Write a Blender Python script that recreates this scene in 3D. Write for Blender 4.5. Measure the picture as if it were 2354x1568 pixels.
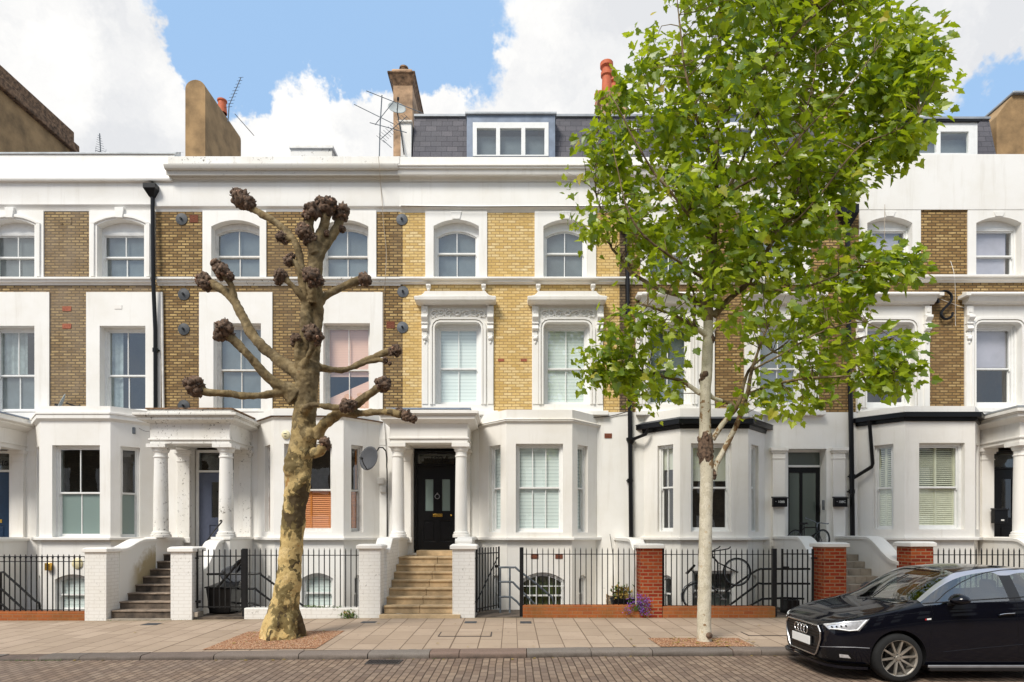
import bpy, bmesh, math, random
from mathutils import Vector, Matrix, noise
from mathutils.geometry import tessellate_polygon
R = math.radians
random.seed(7)
sc = bpy.context.scene
for o in list(bpy.data.objects): bpy.data.objects.remove(o)
COL = sc.collection

# ------------------------------------------------------------------ camera
# metres: X right, Y away from the viewer, Z up, pavement at 0, eye 1.8 m above it
FPX, CX, HY, EYE = 1404.0, 1177.0, 1226.0, 1.8
cam_d = bpy.data.cameras.new('camera'); cam = bpy.data.objects.new('camera', cam_d); COL.objects.link(cam)
cam.location = (0, 0, EYE); cam.rotation_euler = (R(90), 0, 0)
cam_d.sensor_width = 36; cam_d.lens = 36 * FPX / 2354; cam_d.shift_y = (HY - 784) / 2354
cam_d.clip_start = 0.05; cam_d.clip_end = 3000
sc.camera = cam

# ------------------------------------------------------------------ light
SUN_EL, SUN_AZ = 47, 214      # azimuth measured clockwise from +Y
sun_d = bpy.data.lights.new('sun', 'SUN'); sun_d.energy = 2.8; sun_d.angle = R(20); sun_d.color = (1, .945, .85)
sun = bpy.data.objects.new('sun', sun_d); COL.objects.link(sun)
az = R(SUN_AZ); el = R(SUN_EL)
sdir = Vector((math.sin(az) * math.cos(el), math.cos(az) * math.cos(el), math.sin(el)))
sun.rotation_euler = (-sdir).to_track_quat('-Z', 'Y').to_euler()
sc.view_settings.view_transform = 'Standard'; sc.view_settings.look = 'None'
sc.view_settings.exposure = 0.44; sc.view_settings.gamma = 1.0

def world():
    w = bpy.data.worlds.new("World"); sc.world = w; w.use_nodes = True
    nt = w.node_tree; N = nt.nodes; L = nt.links; N.clear()
    out = N.new('ShaderNodeOutputWorld'); bg = N.new('ShaderNodeBackground'); L.new(bg.outputs[0], out.inputs[0])
    bg.inputs[1].default_value = 0.095
    sky = N.new('ShaderNodeTexSky'); sky.sky_type = 'NISHITA'; sky.sun_disc = False
    sky.sun_elevation = el; sky.sun_rotation = az; sky.air_density = 1.0; sky.dust_density = 1.2; sky.ozone_density = 1.4
    tc = N.new('ShaderNodeTexCoord'); nrm = N.new('ShaderNodeVectorMath'); nrm.operation = 'NORMALIZE'
    L.new(tc.outputs['Generated'], nrm.inputs[0])
    def noise_n(scale, det, rough, vec, dist=0.0):
        n = N.new('ShaderNodeTexNoise'); n.inputs['Scale'].default_value = scale; n.inputs['Detail'].default_value = det
        n.inputs['Roughness'].default_value = rough; n.inputs['Distortion'].default_value = dist; L.new(vec, n.inputs['Vector']); return n
    def math_n(op, a, b=None, clamp=False):
        m = N.new('ShaderNodeMath'); m.operation = op; m.use_clamp = clamp
        for i, v in enumerate((a, b)):
            if v is None: continue
            if hasattr(v, 'default_value'): L.new(v, m.inputs[i])
            else: m.inputs[i].default_value = v
        return m.outputs[0]
    wob = noise_n(7, 6, .65, nrm.outputs[0])
    sub = N.new('ShaderNodeVectorMath'); sub.operation = 'SUBTRACT'; L.new(wob.outputs['Color'], sub.inputs[0]); sub.inputs[1].default_value = (.5, .5, .5)
    scl = N.new('ShaderNodeVectorMath'); scl.operation = 'SCALE'; L.new(sub.outputs[0], scl.inputs[0]); scl.inputs['Scale'].default_value = .22
    add = N.new('ShaderNodeVectorMath'); add.operation = 'ADD'; L.new(nrm.outputs[0], add.inputs[0]); L.new(scl.outputs[0], add.inputs[1])
    base = noise_n(2.6, 8, .62, nrm.outputs[0], .4)
    val = math_n('MULTIPLY', math_n('SUBTRACT', base.outputs['Fac'], .44), 2.2)
    # (direction as tangent x, z ; radius ; weight): banks of cloud and the open blue between them
    blobs = [(-.77, .72, .22, 1.5), (-.72, .98, .20, 1.2), (-.60, .76, .11, .9), (-.695, .82, .07, -.55), (-.42, .60, .13, 1.0), (-.29, .64, .105, 1.0), (-.30, .60, .20, 1.1),
             (-.13, .655, .075, .8), (.0, .64, .07, .6), (.08, .60, .2, .9), (.22, .85, .20, 1.5), (.45, .9, .35, 1.3), (.75, .95, .22, 1.4), (.66, .72, .12, .9), (.80, .82, .08, .8),
             (-.42, .88, .19, -1.8), (-.22, .86, .13, -1.5), (-.08, .84, .09, -1.0), (-.46, .74, .07, -1.0), (-.05, .72, .06, -1.0), (-.27, .80, .12, -1.4), (-.12, .79, .09, -1.1), (-.40, 1.0, .12, -.7), (.79, .72, .09, -.9)]
    for (tx, tz, r, wgt) in blobs:
        c = Vector((tx, 1, tz)).normalized(); rr = r / Vector((tx, 1, tz)).length
        d = N.new('ShaderNodeVectorMath'); d.operation = 'DISTANCE'; L.new(add.outputs[0], d.inputs[0]); d.inputs[1].default_value = c
        mr = N.new('ShaderNodeMapRange'); mr.interpolation_type = 'SMOOTHSTEP'; L.new(d.outputs['Value'], mr.inputs[0])
        mr.inputs[1].default_value = rr * 1.25; mr.inputs[2].default_value = rr * .35; mr.inputs[3].default_value = 0; mr.inputs[4].default_value = wgt
        val = math_n('ADD', val, mr.outputs[0])
    mask = N.new('ShaderNodeMapRange'); mask.interpolation_type = 'SMOOTHSTEP'; L.new(val, mask.inputs[0])
    mask.inputs[1].default_value = -.35; mask.inputs[2].default_value = .62; mask.inputs[3].default_value = .02; mask.inputs[4].default_value = 1
    shade = noise_n(4.5, 5, .55, add.outputs[0]); sh = N.new('ShaderNodeMapRange'); L.new(shade.outputs['Fac'], sh.inputs[0])
    sh.inputs[1].default_value = .36; sh.inputs[2].default_value = .60; sh.inputs[3].default_value = 0; sh.inputs[4].default_value = 1
    cc = N.new('ShaderNodeMix'); cc.data_type = 'RGBA'; L.new(sh.outputs[0], cc.inputs[0]); cc.inputs[6].default_value = (6.2, 6.3, 6.5, 1); cc.inputs[7].default_value = (8.3, 8.2, 8.0, 1)
    tint = N.new('ShaderNodeMix'); tint.data_type = 'RGBA'; tint.blend_type = 'MIX'; tint.inputs[0].default_value = .72
    L.new(sky.outputs[0], tint.inputs[6]); tint.inputs[7].default_value = (3.5, 5.6, 8.5, 1)
    mx = N.new('ShaderNodeMix'); mx.data_type = 'RGBA'; L.new(mask.outputs[0], mx.inputs[0]); L.new(tint.outputs[2], mx.inputs[6]); L.new(cc.outputs[2], mx.inputs[7])
    L.new(mx.outputs[2], bg.inputs[0])
world()

# ------------------------------------------------------------------ helpers
def xp(px, Y): return (px - CX) * Y / FPX
def zp(py, Y): return EYE + (HY - py) * Y / FPX
WLOC = {}
def tag(o, label=None, cat=None, group=None, kind=None):
    if label: o['label'] = label
    if cat: o['category'] = cat
    if group: o['group'] = group
    if kind: o['kind'] = kind
    return o
def thing(name, loc, label, cat, group=None):
    o = bpy.data.objects.new(name, None); COL.objects.link(o); o.location = loc; o.empty_display_size = .2
    WLOC[o] = Vector(loc); return tag(o, label, cat, group)
class MB:
    def __init__(s): s.v = []; s.f = []
    def add(s, vs, fs):
        n = len(s.v); s.v += [tuple(v) for v in vs]; s.f += [tuple(i + n for i in f) for f in fs]; return s
    def box(s, x0, x1, y0, y1, z0, z1):
        return s.add([(x0,y0,z0),(x1,y0,z0),(x1,y1,z0),(x0,y1,z0),(x0,y0,z1),(x1,y0,z1),(x1,y1,z1),(x0,y1,z1)],
                     [(0,3,2,1),(4,5,6,7),(0,1,5,4),(1,2,6,5),(2,3,7,6),(3,0,4,7)])
    def fbox(s, F, u0, u1, d0, d1, z0, z1):
        P = [F(u0,z0,d0),F(u1,z0,d0),F(u1,z0,d1),F(u0,z0,d1),F(u0,z1,d0),F(u1,z1,d0),F(u1,z1,d1),F(u0,z1,d1)]
        return s.add(P, [(0,3,2,1),(4,5,6,7),(0,1,5,4),(1,2,6,5),(2,3,7,6),(3,0,4,7)])
    def quad(s, a, b, c, d): return s.add([a,b,c,d], [(0,1,2,3)])
    def prism(s, pts, a, b):
        """pts: 2-D outline; a,b: functions (p)->3D for the two caps"""
        n = len(pts); A = [a(p) for p in pts]; B = [b(p) for p in pts]
        tr = tessellate_polygon([[Vector((p[0], p[1], 0)) for p in pts]])
        s.add(A, tr); s.add(B, [t[::-1] for t in tr])
        s.add(A + B, [(i, (i+1) % n, n + (i+1) % n, n + i) for i in range(n)]); return s
    def extx(s, prof, x0, x1, y=0):      # profile of (projection towards street, z), run along X
        return s.prism(prof, lambda p: (x0, y - p[0], p[1]), lambda p: (x1, y - p[0], p[1]))
    def holed(s, F, outer, holes, d0, d1, back=False):
        loops = [outer] + holes; pts = [p for l in loops for p in l]
        tr = tessellate_polygon([[Vector((p[0], p[1], 0)) for p in l] for l in loops])
        s.add([F(p[0], p[1], d0) for p in pts], tr)
        if back: s.add([F(p[0], p[1], d1) for p in pts], [t[::-1] for t in tr])
        for l in loops:
            n = len(l); s.add([F(p[0],p[1],d0) for p in l] + [F(p[0],p[1],d1) for p in l], [(i,(i+1)%n,n+(i+1)%n,n+i) for i in range(n)])
        return s
    def tube(s, pts, rad, n=8, cap=True, sub=0, wob=0.0):
        pts = [Vector(p) for p in pts]
        if not hasattr(rad, '__len__'): rad = [rad] * len(pts)
        rad = list(rad)
        if sub:
            q, r = [], []
            for i in range(len(pts) - 1):
                p0 = pts[max(i-1,0)]; p1 = pts[i]; p2 = pts[i+1]; p3 = pts[min(i+2,len(pts)-1)]
                for k in range(sub):
                    t = k / sub
                    q.append(.5*((2*p1)+(p2-p0)*t+(2*p0-5*p1+4*p2-p3)*t*t+(3*p1-p0-3*p2+p3)*t**3)); r.append(rad[i]*(1-t)+rad[i+1]*t)
            q.append(pts[-1]); r.append(rad[-1]); pts, rad = q, r
        if wob: pts = [p + Vector((noise.noise(p*1.7), noise.noise(p*1.7+Vector((9,0,0))), 0))*wob for p in pts]
        t0 = (pts[1]-pts[0]).normalized(); up = Vector((0,0,1)) if abs(t0.z) < .9 else Vector((1,0,0))
        a = t0.cross(up).normalized(); V = []
        for i, p in enumerate(pts):
            t = (pts[min(i+1,len(pts)-1)] - pts[max(i-1,0)]).normalized()
            a = (a - t*a.dot(t)).normalized(); b = t.cross(a)
            for k in range(n):
                an = 2*math.pi*k/n; V.append(p + (a*math.cos(an) + b*math.sin(an))*rad[i])
        Fs = [(i*n+k, i*n+(k+1)%n, (i+1)*n+(k+1)%n, (i+1)*n+k) for i in range(len(pts)-1) for k in range(n)]
        if cap: Fs += [tuple(range(n))[::-1], tuple(range((len(pts)-1)*n, len(pts)*n))]
        return s.add(V, Fs)
    def lathe(s, prof, c, axis='Z', n=20, a0=0, a1=360):
        m = len(prof); V = []; full = (a1 - a0) >= 360; k = n if full else n + 1
        for i in range(k):
            an = R(a0 + (a1-a0)*i/n)
            for (r, h) in prof:
                if axis == 'Z': V.append((c[0]+r*math.cos(an), c[1]+r*math.sin(an), c[2]+h))
                elif axis == 'Y': V.append((c[0]+r*math.cos(an), c[1]+h, c[2]+r*math.sin(an)))
                else: V.append((c[0]+h, c[1]+r*math.cos(an), c[2]+r*math.sin(an)))
        Fs = []
        for i in range(n):
            j = (i+1) % k
            for q in range(m-1): Fs.append((i*m+q, j*m+q, j*m+q+1, i*m+q+1))
        return s.add(V, Fs)
    def torus(s, c, Rm, r, axis='Y', n=32, k=8, sq=1.0):
        prof = [(Rm + r*math.cos(2*math.pi*i/k), r*sq*math.sin(2*math.pi*i/k)) for i in range(k+1)]
        return s.lathe(prof, c, axis, n)
    def ball(s, c, r, n=10, sx=1, sy=1, sz=1):
        prof = [(r*math.sin(math.pi*i/n), -r*math.cos(math.pi*i/n)) for i in range(n+1)]
        m0 = len(s.v); s.lathe(prof, (0,0,0), 'Z', n*2)
        s.v[m0:] = [(c[0]+x*sx, c[1]+y*sy, c[2]+z*sz) for x,y,z in s.v[m0:]]; return s
    def build(s, name, mat, parent=None, smooth=False, bevel=0.0, kind=None, label=None, seg=2, merge=True):
        W = WLOC.get(parent, Vector((0,0,0)))
        me = bpy.data.meshes.new(name); me.from_pydata([(x-W.x, y-W.y, z-W.z) for x,y,z in s.v], [], s.f); me.validate()
        if merge:
            bm = bmesh.new(); bm.from_mesh(me); bmesh.ops.remove_doubles(bm, verts=bm.verts, dist=1e-5)
            bmesh.ops.recalc_face_normals(bm, faces=bm.faces); bm.to_mesh(me); bm.free()
        o = bpy.data.objects.new(name, me); COL.objects.link(o); me.materials.append(mat)
        if parent: o.parent = parent
        WLOC[o] = W.copy()
        if smooth: me.shade_smooth()
        if smooth == 'auto' or bevel: 
            me.shade_smooth(); me.set_sharp_from_angle(angle=R(35))
        if bevel:
            b = o.modifiers.new('bevel', 'BEVEL'); b.width = bevel; b.segments = seg; b.limit_method = 'ANGLE'; b.angle_limit = R(40)
        if kind: o['kind'] = kind
        if label: o['label'] = label
        return o
def apply_mods(o):
    dg = bpy.context.evaluated_depsgraph_get(); dg.update()
    me = bpy.data.meshes.new_from_object(o.evaluated_get(dg)); o.modifiers.clear(); o.data = me; return o
def text_part(txt, size, loc, mat, parent, name='lettering', ext=.002, rz=0, align='CENTER'):
    cu = bpy.data.curves.new('t', 'FONT'); cu.body = txt; cu.size = size; cu.extrude = ext; cu.align_x = align; cu.align_y = 'CENTER'
    t = bpy.data.objects.new('t', cu); COL.objects.link(t); dg = bpy.context.evaluated_depsgraph_get(); dg.update()
    me = bpy.data.meshes.new_from_object(t.evaluated_get(dg)); bpy.data.objects.remove(t)
    me.transform(Matrix.Translation(Vector(loc) - WLOC.get(parent, Vector())) @ Matrix.Rotation(rz, 4, 'Z') @ Matrix.Rotation(R(90), 4, 'X'))
    o = bpy.data.objects.new(name, me); COL.objects.link(o); me.materials.clear(); me.materials.append(mat); o.parent = parent; WLOC[o] = WLOC.get(parent, Vector()).copy(); return o
def frame(ox, oy, ux, uy):
    """wall frame: u along the wall, z up, d inward"""
    l = math.hypot(ux, uy); ux /= l; uy /= l; nx, ny = -uy, ux
    return lambda u, z, d=0: (ox + ux*u + nx*d, oy + uy*u + ny*d, z)

# ------------------------------------------------------------------ materials
def newmat(name):
    m = bpy.data.materials.new(name); m.use_nodes = True; nt = m.node_tree; b = nt.nodes['Principled BSDF']; return m, nt.nodes, nt.links, b
def nz(N, L, scale, det=4, rough=.55, vec=None, dist=0):
    n = N.new('ShaderNodeTexNoise'); n.inputs['Scale'].default_value = scale; n.inputs['Detail'].default_value = det; n.inputs['Roughness'].default_value = rough
    n.inputs['Distortion'].default_value = dist
    if vec is not None: L.new(vec, n.inputs['Vector'])
    return n.outputs['Fac']
def ramp(N, L, fac, stops):
    r = N.new('ShaderNodeValToRGB'); e = r.color_ramp.elements
    while len(e) < len(stops): e.new(.5)
    for i, (p, c) in enumerate(stops): e[i].position = p; e[i].color = (*c, 1) if len(c) == 3 else c
    L.new(fac, r.inputs[0]); return r.outputs[0]
def mix(N, L, fac, a, b, mode='MIX'):
    m = N.new('ShaderNodeMix'); m.data_type = 'RGBA'; m.blend_type = mode
    if isinstance(fac, (int, float)): m.inputs[0].default_value = fac
    else: L.new(fac, m.inputs[0])
    for i, v in ((6, a), (7, b)):
        if isinstance(v, tuple): m.inputs[i].default_value = (*v, 1)
        else: L.new(v, m.inputs[i])
    return m.outputs[2]
def bump(N, L, b, h, st=.3, dist=.02):
    bp = N.new('ShaderNodeBump'); bp.inputs['Strength'].default_value = st; bp.inputs['Distance'].default_value = dist; L.new(h, bp.inputs['Height']); L.new(bp.outputs[0], b.inputs['Normal'])
def wpos(N): return N.new('ShaderNodeNewGeometry').outputs['Position']
def mapped(N, L, vec, scale=(1,1,1), rot=(0,0,0), loc=(0,0,0)):
    m = N.new('ShaderNodeMapping'); L.new(vec, m.inputs[0]); m.inputs['Scale'].default_value = scale; m.inputs['Rotation'].default_value = rot; m.inputs['Location'].default_value = loc; return m.outputs[0]
def plain(name, col, rough=.6, metal=0, var=.08, scale=8, bmp=0.0, spec=None, coat=0):
    m, N, L, b = newmat(name); p = wpos(N)
    f = nz(N, L, scale, 5, .6, p); c2 = tuple(max(0, c*(1-var*2)) for c in col); c1 = tuple(min(1, c*(1+var)) for c in col)
    L.new(ramp(N, L, f, [(.3, c2), (.65, c1)]), b.inputs['Base Color']); b.inputs['Roughness'].default_value = rough; b.inputs['Metallic'].default_value = metal
    if spec is not None: b.inputs['Specular IOR Level'].default_value = spec
    if coat: b.inputs['Coat Weight'].default_value = coat;  b.inputs['Coat Roughness'].default_value = .03
    if bmp: bump(N, L, b, nz(N, L, scale*12, 3, .6, p), bmp, .004)
    return m
def stucco(name, col=(.83,.815,.78), stain=.17, speck=0.0, streak=.40, tone=(.62,.57,.47), brickbump=False):
    m, N, L, b = newmat(name); p = wpos(N)
    big = nz(N, L, .9, 5, .6, p); st = nz(N, L, 1.0, 5, .65, mapped(N, L, p, (6, 6, .5)))
    c = mix(N, L, ramp(N, L, big, [(.42, (0,0,0)), (.75, (stain*2,)*3)]), col, tone)
    c = mix(N, L, ramp(N, L, st, [(.55, (0,0,0)), (.85, (streak,)*3)]), c, (tone[0]*.85, tone[1]*.85, tone[2]*.85))
    if speck:
        s1 = nz(N, L, 14, 8, .75, mapped(N, L, p, (1, 1, .8))); s2 = nz(N, L, 1.6, 3, .5, p)
        mm = N.new('ShaderNodeMath'); mm.operation = 'MULTIPLY'; L.new(ramp(N, L, s1, [(.57, (0,0,0)), (.62, (1,1,1))]), mm.inputs[0]); L.new(ramp(N, L, s2, [(.42, (0,0,0)), (.58, (1,1,1))]), mm.inputs[1])
        m3 = N.new('ShaderNodeMath'); m3.operation = 'MULTIPLY'; L.new(mm.outputs[0], m3.inputs[0]); m3.inputs[1].default_value = speck
        c = mix(N, L, m3.outputs[0], c, (.10,.085,.06))
    L.new(c, b.inputs['Base Color']); b.inputs['Roughness'].default_value = .55; b.inputs['Specular IOR Level'].default_value = .35
    if brickbump:
        vec = wallvec(N, L); bt = brick_node(N, L, vec, .225, .075, .008); bump(N, L, b, bt.outputs['Fac'], -.55, .008)
        L.new(mix(N, L, ramp(N, L, bt.outputs['Fac'], [(0,(0,0,0)),(1,(.35,.35,.35))]), c, (.5,.46,.4)), b.inputs['Base Color'])
    else: bump(N, L, b, nz(N, L, 30, 4, .6, p), .12, .01)
    return m
def wallvec(N, L, off=0.0):
    g = N.new('ShaderNodeNewGeometry'); sp = N.new('ShaderNodeSeparateXYZ'); L.new(g.outputs['Position'], sp.inputs[0])
    ns = N.new('ShaderNodeSeparateXYZ'); L.new(g.outputs['True Normal'], ns.inputs[0])
    ab = N.new('ShaderNodeMath'); ab.operation = 'ABSOLUTE'; L.new(ns.outputs[0], ab.inputs[0])
    gt = N.new('ShaderNodeMath'); gt.operation = 'GREATER_THAN'; L.new(ab.outputs[0], gt.inputs[0]); gt.inputs[1].default_value = .7
    mx = N.new('ShaderNodeMix'); mx.data_type = 'FLOAT'; L.new(gt.outputs[0], mx.inputs[0]); L.new(sp.outputs[0], mx.inputs[2]); L.new(sp.outputs[1], mx.inputs[3])
    cb = N.new('ShaderNodeCombineXYZ'); L.new(mx.outputs[0], cb.inputs[0]); L.new(sp.outputs[2], cb.inputs[1]); cb.inputs[2].default_value = off
    wob = N.new('ShaderNodeTexNoise'); wob.inputs['Scale'].default_value = 6; L.new(cb.outputs[0], wob.inputs['Vector'])
    vs = N.new('ShaderNodeVectorMath'); vs.operation = 'MULTIPLY_ADD'; L.new(wob.outputs['Color'], vs.inputs[0]); vs.inputs[1].default_value = (.014, .010, 0); L.new(cb.outputs[0], vs.inputs[2])
    return vs.outputs[0]
def brick_node(N, L, vec, w, h, mortar, c1=(1,1,1), c2=(0,0,0), cm=(.5,.5,.5), bias=0, off=.5, smooth=.2):
    bt = N.new('ShaderNodeTexBrick'); L.new(vec, bt.inputs['Vector']); bt.inputs['Scale'].default_value = 1; bt.inputs['Brick Width'].default_value = w; bt.inputs['Row Height'].default_value = h
    bt.inputs['Mortar Size'].default_value = mortar; bt.inputs['Mortar Smooth'].default_value = smooth; bt.inputs['Bias'].default_value = bias; bt.offset = off
    bt.inputs['Color1'].default_value = (*c1, 1); bt.inputs['Color2'].default_value = (*c2, 1); bt.inputs['Mortar'].default_value = (*cm, 1); return bt
def brick(name, c1, c2, c3, cm, dirt=(.10,.075,.05), dirtamt=.5, w=.215, h=.0745, mortar=.0155, dlo=.45, dhi=.7, rough=.85, dscale=.8):
    m, N, L, b = newmat(name); vec = wallvec(N, L)
    bt = brick_node(N, L, vec, w, h, mortar, (0,0,0), (1,1,1), (.5,.5,.5))
    bc = ramp(N, L, bt.outputs['Color'], [(0, c1), (.5, c2), (1, c3)])
    g = wpos(N); fine = nz(N, L, 22, 6, .7, g)
    bc = mix(N, L, ramp(N, L, fine, [(.35, (0,0,0)), (.75, (.55,.55,.55))]), bc, tuple(x*.45 for x in c2))
    c = mix(N, L, bt.outputs['Fac'], bc, cm)
    big = nz(N, L, dscale, 6, .65, mapped(N, L, g, (1.3, 1.3, .7)))
    c = mix(N, L, ramp(N, L, big, [(dlo, (0,0,0)), (dhi, (dirtamt,)*3)]), c, dirt)
    L.new(c, b.inputs['Base Color']); b.inputs['Roughness'].default_value = rough; b.inputs['Specular IOR Level'].default_value = .2
    inv = N.new('ShaderNodeMath'); inv.operation = 'MULTIPLY_ADD'; L.new(bt.outputs['Fac'], inv.inputs[0]); inv.inputs[1].default_value = -1.0; L.new(fine, inv.inputs[2])
    bump(N, L, b, inv.outputs[0], .6, .012); return m
def glassmat(name, tint=(.9,.95,.95), refl=.12, rough=0.0, opac=0.0, col=(.5,.55,.55)):
    m, N, L, b = newmat(name); N.remove(b); out = [n for n in N if n.type == 'OUTPUT_MATERIAL'][0]
    tr = N.new('ShaderNodeBsdfTransparent'); tr.inputs[0].default_value = (*tint, 1)
    gl = N.new('ShaderNodeBsdfGlossy'); gl.inputs['Roughness'].default_value = rough; gl.inputs[0].default_value = (1,1,1,1)
    bp = N.new('ShaderNodeBump'); bp.inputs['Strength'].default_value = .03; bp.inputs['Distance'].default_value = .05
    L.new(nz(N, L, 1.7, 2, .5, wpos(N)), bp.inputs['Height']); L.new(bp.outputs[0], gl.inputs['Normal'])
    gm = N.new('ShaderNodeNewGeometry'); dt = N.new('ShaderNodeVectorMath'); dt.operation = 'DOT_PRODUCT'; L.new(gm.outputs['Incoming'], dt.inputs[0]); L.new(gm.outputs['Normal'], dt.inputs[1])
    ab = N.new('ShaderNodeMath'); ab.operation = 'ABSOLUTE'; L.new(dt.outputs['Value'], ab.inputs[0]); om = N.new('ShaderNodeMath'); om.operation = 'SUBTRACT'; om.inputs[0].default_value = 1; L.new(ab.outputs[0], om.inputs[1])
    pw = N.new('ShaderNodeMath'); pw.operation = 'POWER'; L.new(om.outputs[0], pw.inputs[0]); pw.inputs[1].default_value = 5
    ad = N.new('ShaderNodeMath'); ad.operation = 'ADD'; ad.use_clamp = True; L.new(pw.outputs[0], ad.inputs[0]); ad.inputs[1].default_value = refl+.04
    base = tr.outputs[0]
    if opac:
        df = N.new('ShaderNodeBsdfDiffuse'); df.inputs[0].default_value = (*col, 1); m0 = N.new('ShaderNodeMixShader'); m0.inputs[0].default_value = opac
        L.new(tr.outputs[0], m0.inputs[1]); L.new(df.outputs[0], m0.inputs[2]); base = m0.outputs[0]
    mx = N.new('ShaderNodeMixShader'); L.new(ad.outputs[0], mx.inputs[0]); L.new(base, mx.inputs[1]); L.new(gl.outputs[0], mx.inputs[2]); L.new(mx.outputs[0], out.inputs[0]); return m
def slats(name, col, dark, pitch=.06, duty=.7, gapx=None):
    m, N, L, b = newmat(name); sp = N.new('ShaderNodeSeparateXYZ'); L.new(wpos(N), sp.inputs[0])
    md = N.new('ShaderNodeMath'); md.operation = 'FRACT'; mu = N.new('ShaderNodeMath'); mu.operation = 'MULTIPLY'; L.new(sp.outputs[2], mu.inputs[0]); mu.inputs[1].default_value = 1/pitch; L.new(mu.outputs[0], md.inputs[0])
    L.new(ramp(N, L, md.outputs[0], [(0, dark), (.08, col), (duty, tuple(c*.88 for c in col)), (min(.99, duty+.08), dark)]), b.inputs['Base Color']); b.inputs['Roughness'].default_value = .5; return m

M = {}
M['stucco'] = stucco('white_stucco'); M['stucco_warm'] = stucco('warm_white_stucco', (.82,.795,.75), .18, 0, .4)
M['stucco_dirty'] = stucco('peeling_white_stucco', (.77,.755,.72), .28, 1.0, .6)
M['stucco_grey'] = stucco('greyed_stucco', (.60,.58,.54), .3, .25, .5)
M['whitebrick'] = stucco('whitewashed_brick', (.78,.765,.73), .18, .55, .35, brickbump=True)
M['paint'] = plain('white_gloss_paint', (.80,.80,.78), .35, var=.03)
M['paint_old'] = plain('aged_white_paint', (.72,.70,.66), .45, var=.10, scale=5)
M['brick_brown'] = brick('weathered_stock_brick', (.21,.125,.05), (.39,.255,.105), (.60,.42,.18), (.11,.075,.04), (.18,.13,.08), .65)
M['brick_grey'] = brick('sooty_stock_brick', (.23,.15,.07), (.37,.255,.12), (.54,.385,.18), (.11,.08,.05), (.27,.215,.155), .6, dlo=.38, dhi=.62)
M['brick_tan'] = brick('tan_stock_brick', (.23,.13,.05), (.41,.26,.10), (.60,.42,.19), (.12,.08,.04), (.18,.115,.06), .6)
M['brick_yellow'] = brick('cleaned_yellow_brick', (.64,.43,.15), (.79,.57,.24), (.86,.69,.38), (.40,.26,.12), (.60,.39,.12), .45, mortar=.011)
M['brick_dark'] = brick('dark_soot_brick', (.12,.085,.05), (.20,.14,.08), (.32,.23,.13), (.07,.05,.035), (.09,.07,.05), .6)
M['brick_red'] = brick('red_garden_brick', (.22,.022,.010), (.36,.045,.014), (.44,.10,.025), (.34,.20,.11), (.16,.035,.015), .5, mortar=.011)
M['brick_orange'] = brick('orange_plinth_brick', (.36,.10,.03), (.40,.13,.04), (.34,.09,.03), (.30,.17,.09), (.17,.10,.03), .7, mortar=.006)
M['render'] = plain('brown_cement_render', (.34,.215,.10), .9, var=.25, scale=1.6, bmp=.5)
M['render_pale'] = plain('pale_chimney_render', (.42,.27,.16), .9, var=.3, scale=3, bmp=.5)
M['slate'] = brick('roof_slate', (.105,.10,.115), (.13,.125,.14), (.16,.15,.165), (.035,.033,.04), (.09,.09,.10), .4, w=.30, h=.165, mortar=.005, rough=.6)
M['lead'] = plain('lead_sheet', (.20,.24,.31), .5, .2, .15, 3)
M['zinc'] = plain('zinc_coping', (.34,.36,.38), .45, .3, .12, 3)
M['black'] = plain('black_gloss_paint', (.005,.005,.006), .3, var=.1, spec=.3)
M['iron'] = plain('black_iron', (.008,.008,.009), .45, var=.2, spec=.35)
M['greyiron'] = plain('grey_painted_steel', (.12,.14,.16), .45, var=.2)
M['plate'] = plain('grey_wall_plate', (.050,.055,.062), .6, var=.2)
M['plate2'] = plain('blue_grey_wall_plate', (.09,.10,.115), .6, var=.2)
M['terracotta'] = plain('terracotta', (.34,.10,.05), .8, var=.2, scale=20)
M['airbrick'] = brick('perforated_air_brick', (.32,.11,.06), (.36,.14,.08), (.32,.11,.06), (.10,.03,.02), (.2,.08,.05), .3, w=.035, h=.03, mortar=.006)
M['pot'] = plain('clay_pot', (.55,.13,.05), .7, var=.1)
M['moss'] = plain('mossy_cap', (.21,.125,.07), .95, var=.42, scale=9, bmp=.6)
M['stone'] = plain('buff_step_stone', (.52,.38,.22), .8, var=.22, scale=2.4, bmp=.4)
M['stone_dark'] = plain('dark_step_stone', (.10,.075,.055), .75, var=.5, scale=3.2, bmp=.4)
M['stone_nose'] = plain('worn_step_nosing', (.26,.20,.15), .75, var=.3, scale=6)
M['stone_grey'] = plain('grey_step_stone', (.33,.28,.22), .8, var=.2, scale=3, bmp=.4)
M['coping'] = stucco('coping_stone', (.70,.665,.60), .3, .5, .4)
M['brass'] = plain('brass', (.75,.46,.10), .25, 1, .05)
M['steel'] = plain('bright_steel', (.6,.6,.62), .3, 1, .05)
M['ali'] = plain('dull_aluminium', (.30,.30,.31), .5, .6, .1)
M['cream'] = plain('cream_plastic', (.72,.64,.40), .5, var=.08)
M['cable'] = plain('cable_buff', (.40,.33,.25), .7)
M['cabledark'] = plain('cable_dark', (.06,.05,.045), .7)
M['door_navy'] = plain('navy_door_paint', (.008,.035,.085), .3, var=.08)
M['door_grey'] = plain('slate_blue_door_paint', (.085,.10,.15), .35, var=.06)
M['glass'] = glassmat('window_glass', (.96,.99,.99), refl=.09)
M['glass_sky'] = glassmat('reflective_window_glass', refl=.11)
M['glass_dark'] = glassmat('dark_window_glass', (.55,.6,.6), .05)
M['glass_frost'] = glassmat('frosted_glass', (.5,.6,.58), .04, .25, .65, (.30,.40,.37))
M['glass_obsc'] = glassmat('obscured_door_glass', (.4,.5,.45), .06, .2, .7, (.12,.15,.13))
M['room'] = plain('dim_room', (.055,.048,.042), .9, var=.3, scale=2)
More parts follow.
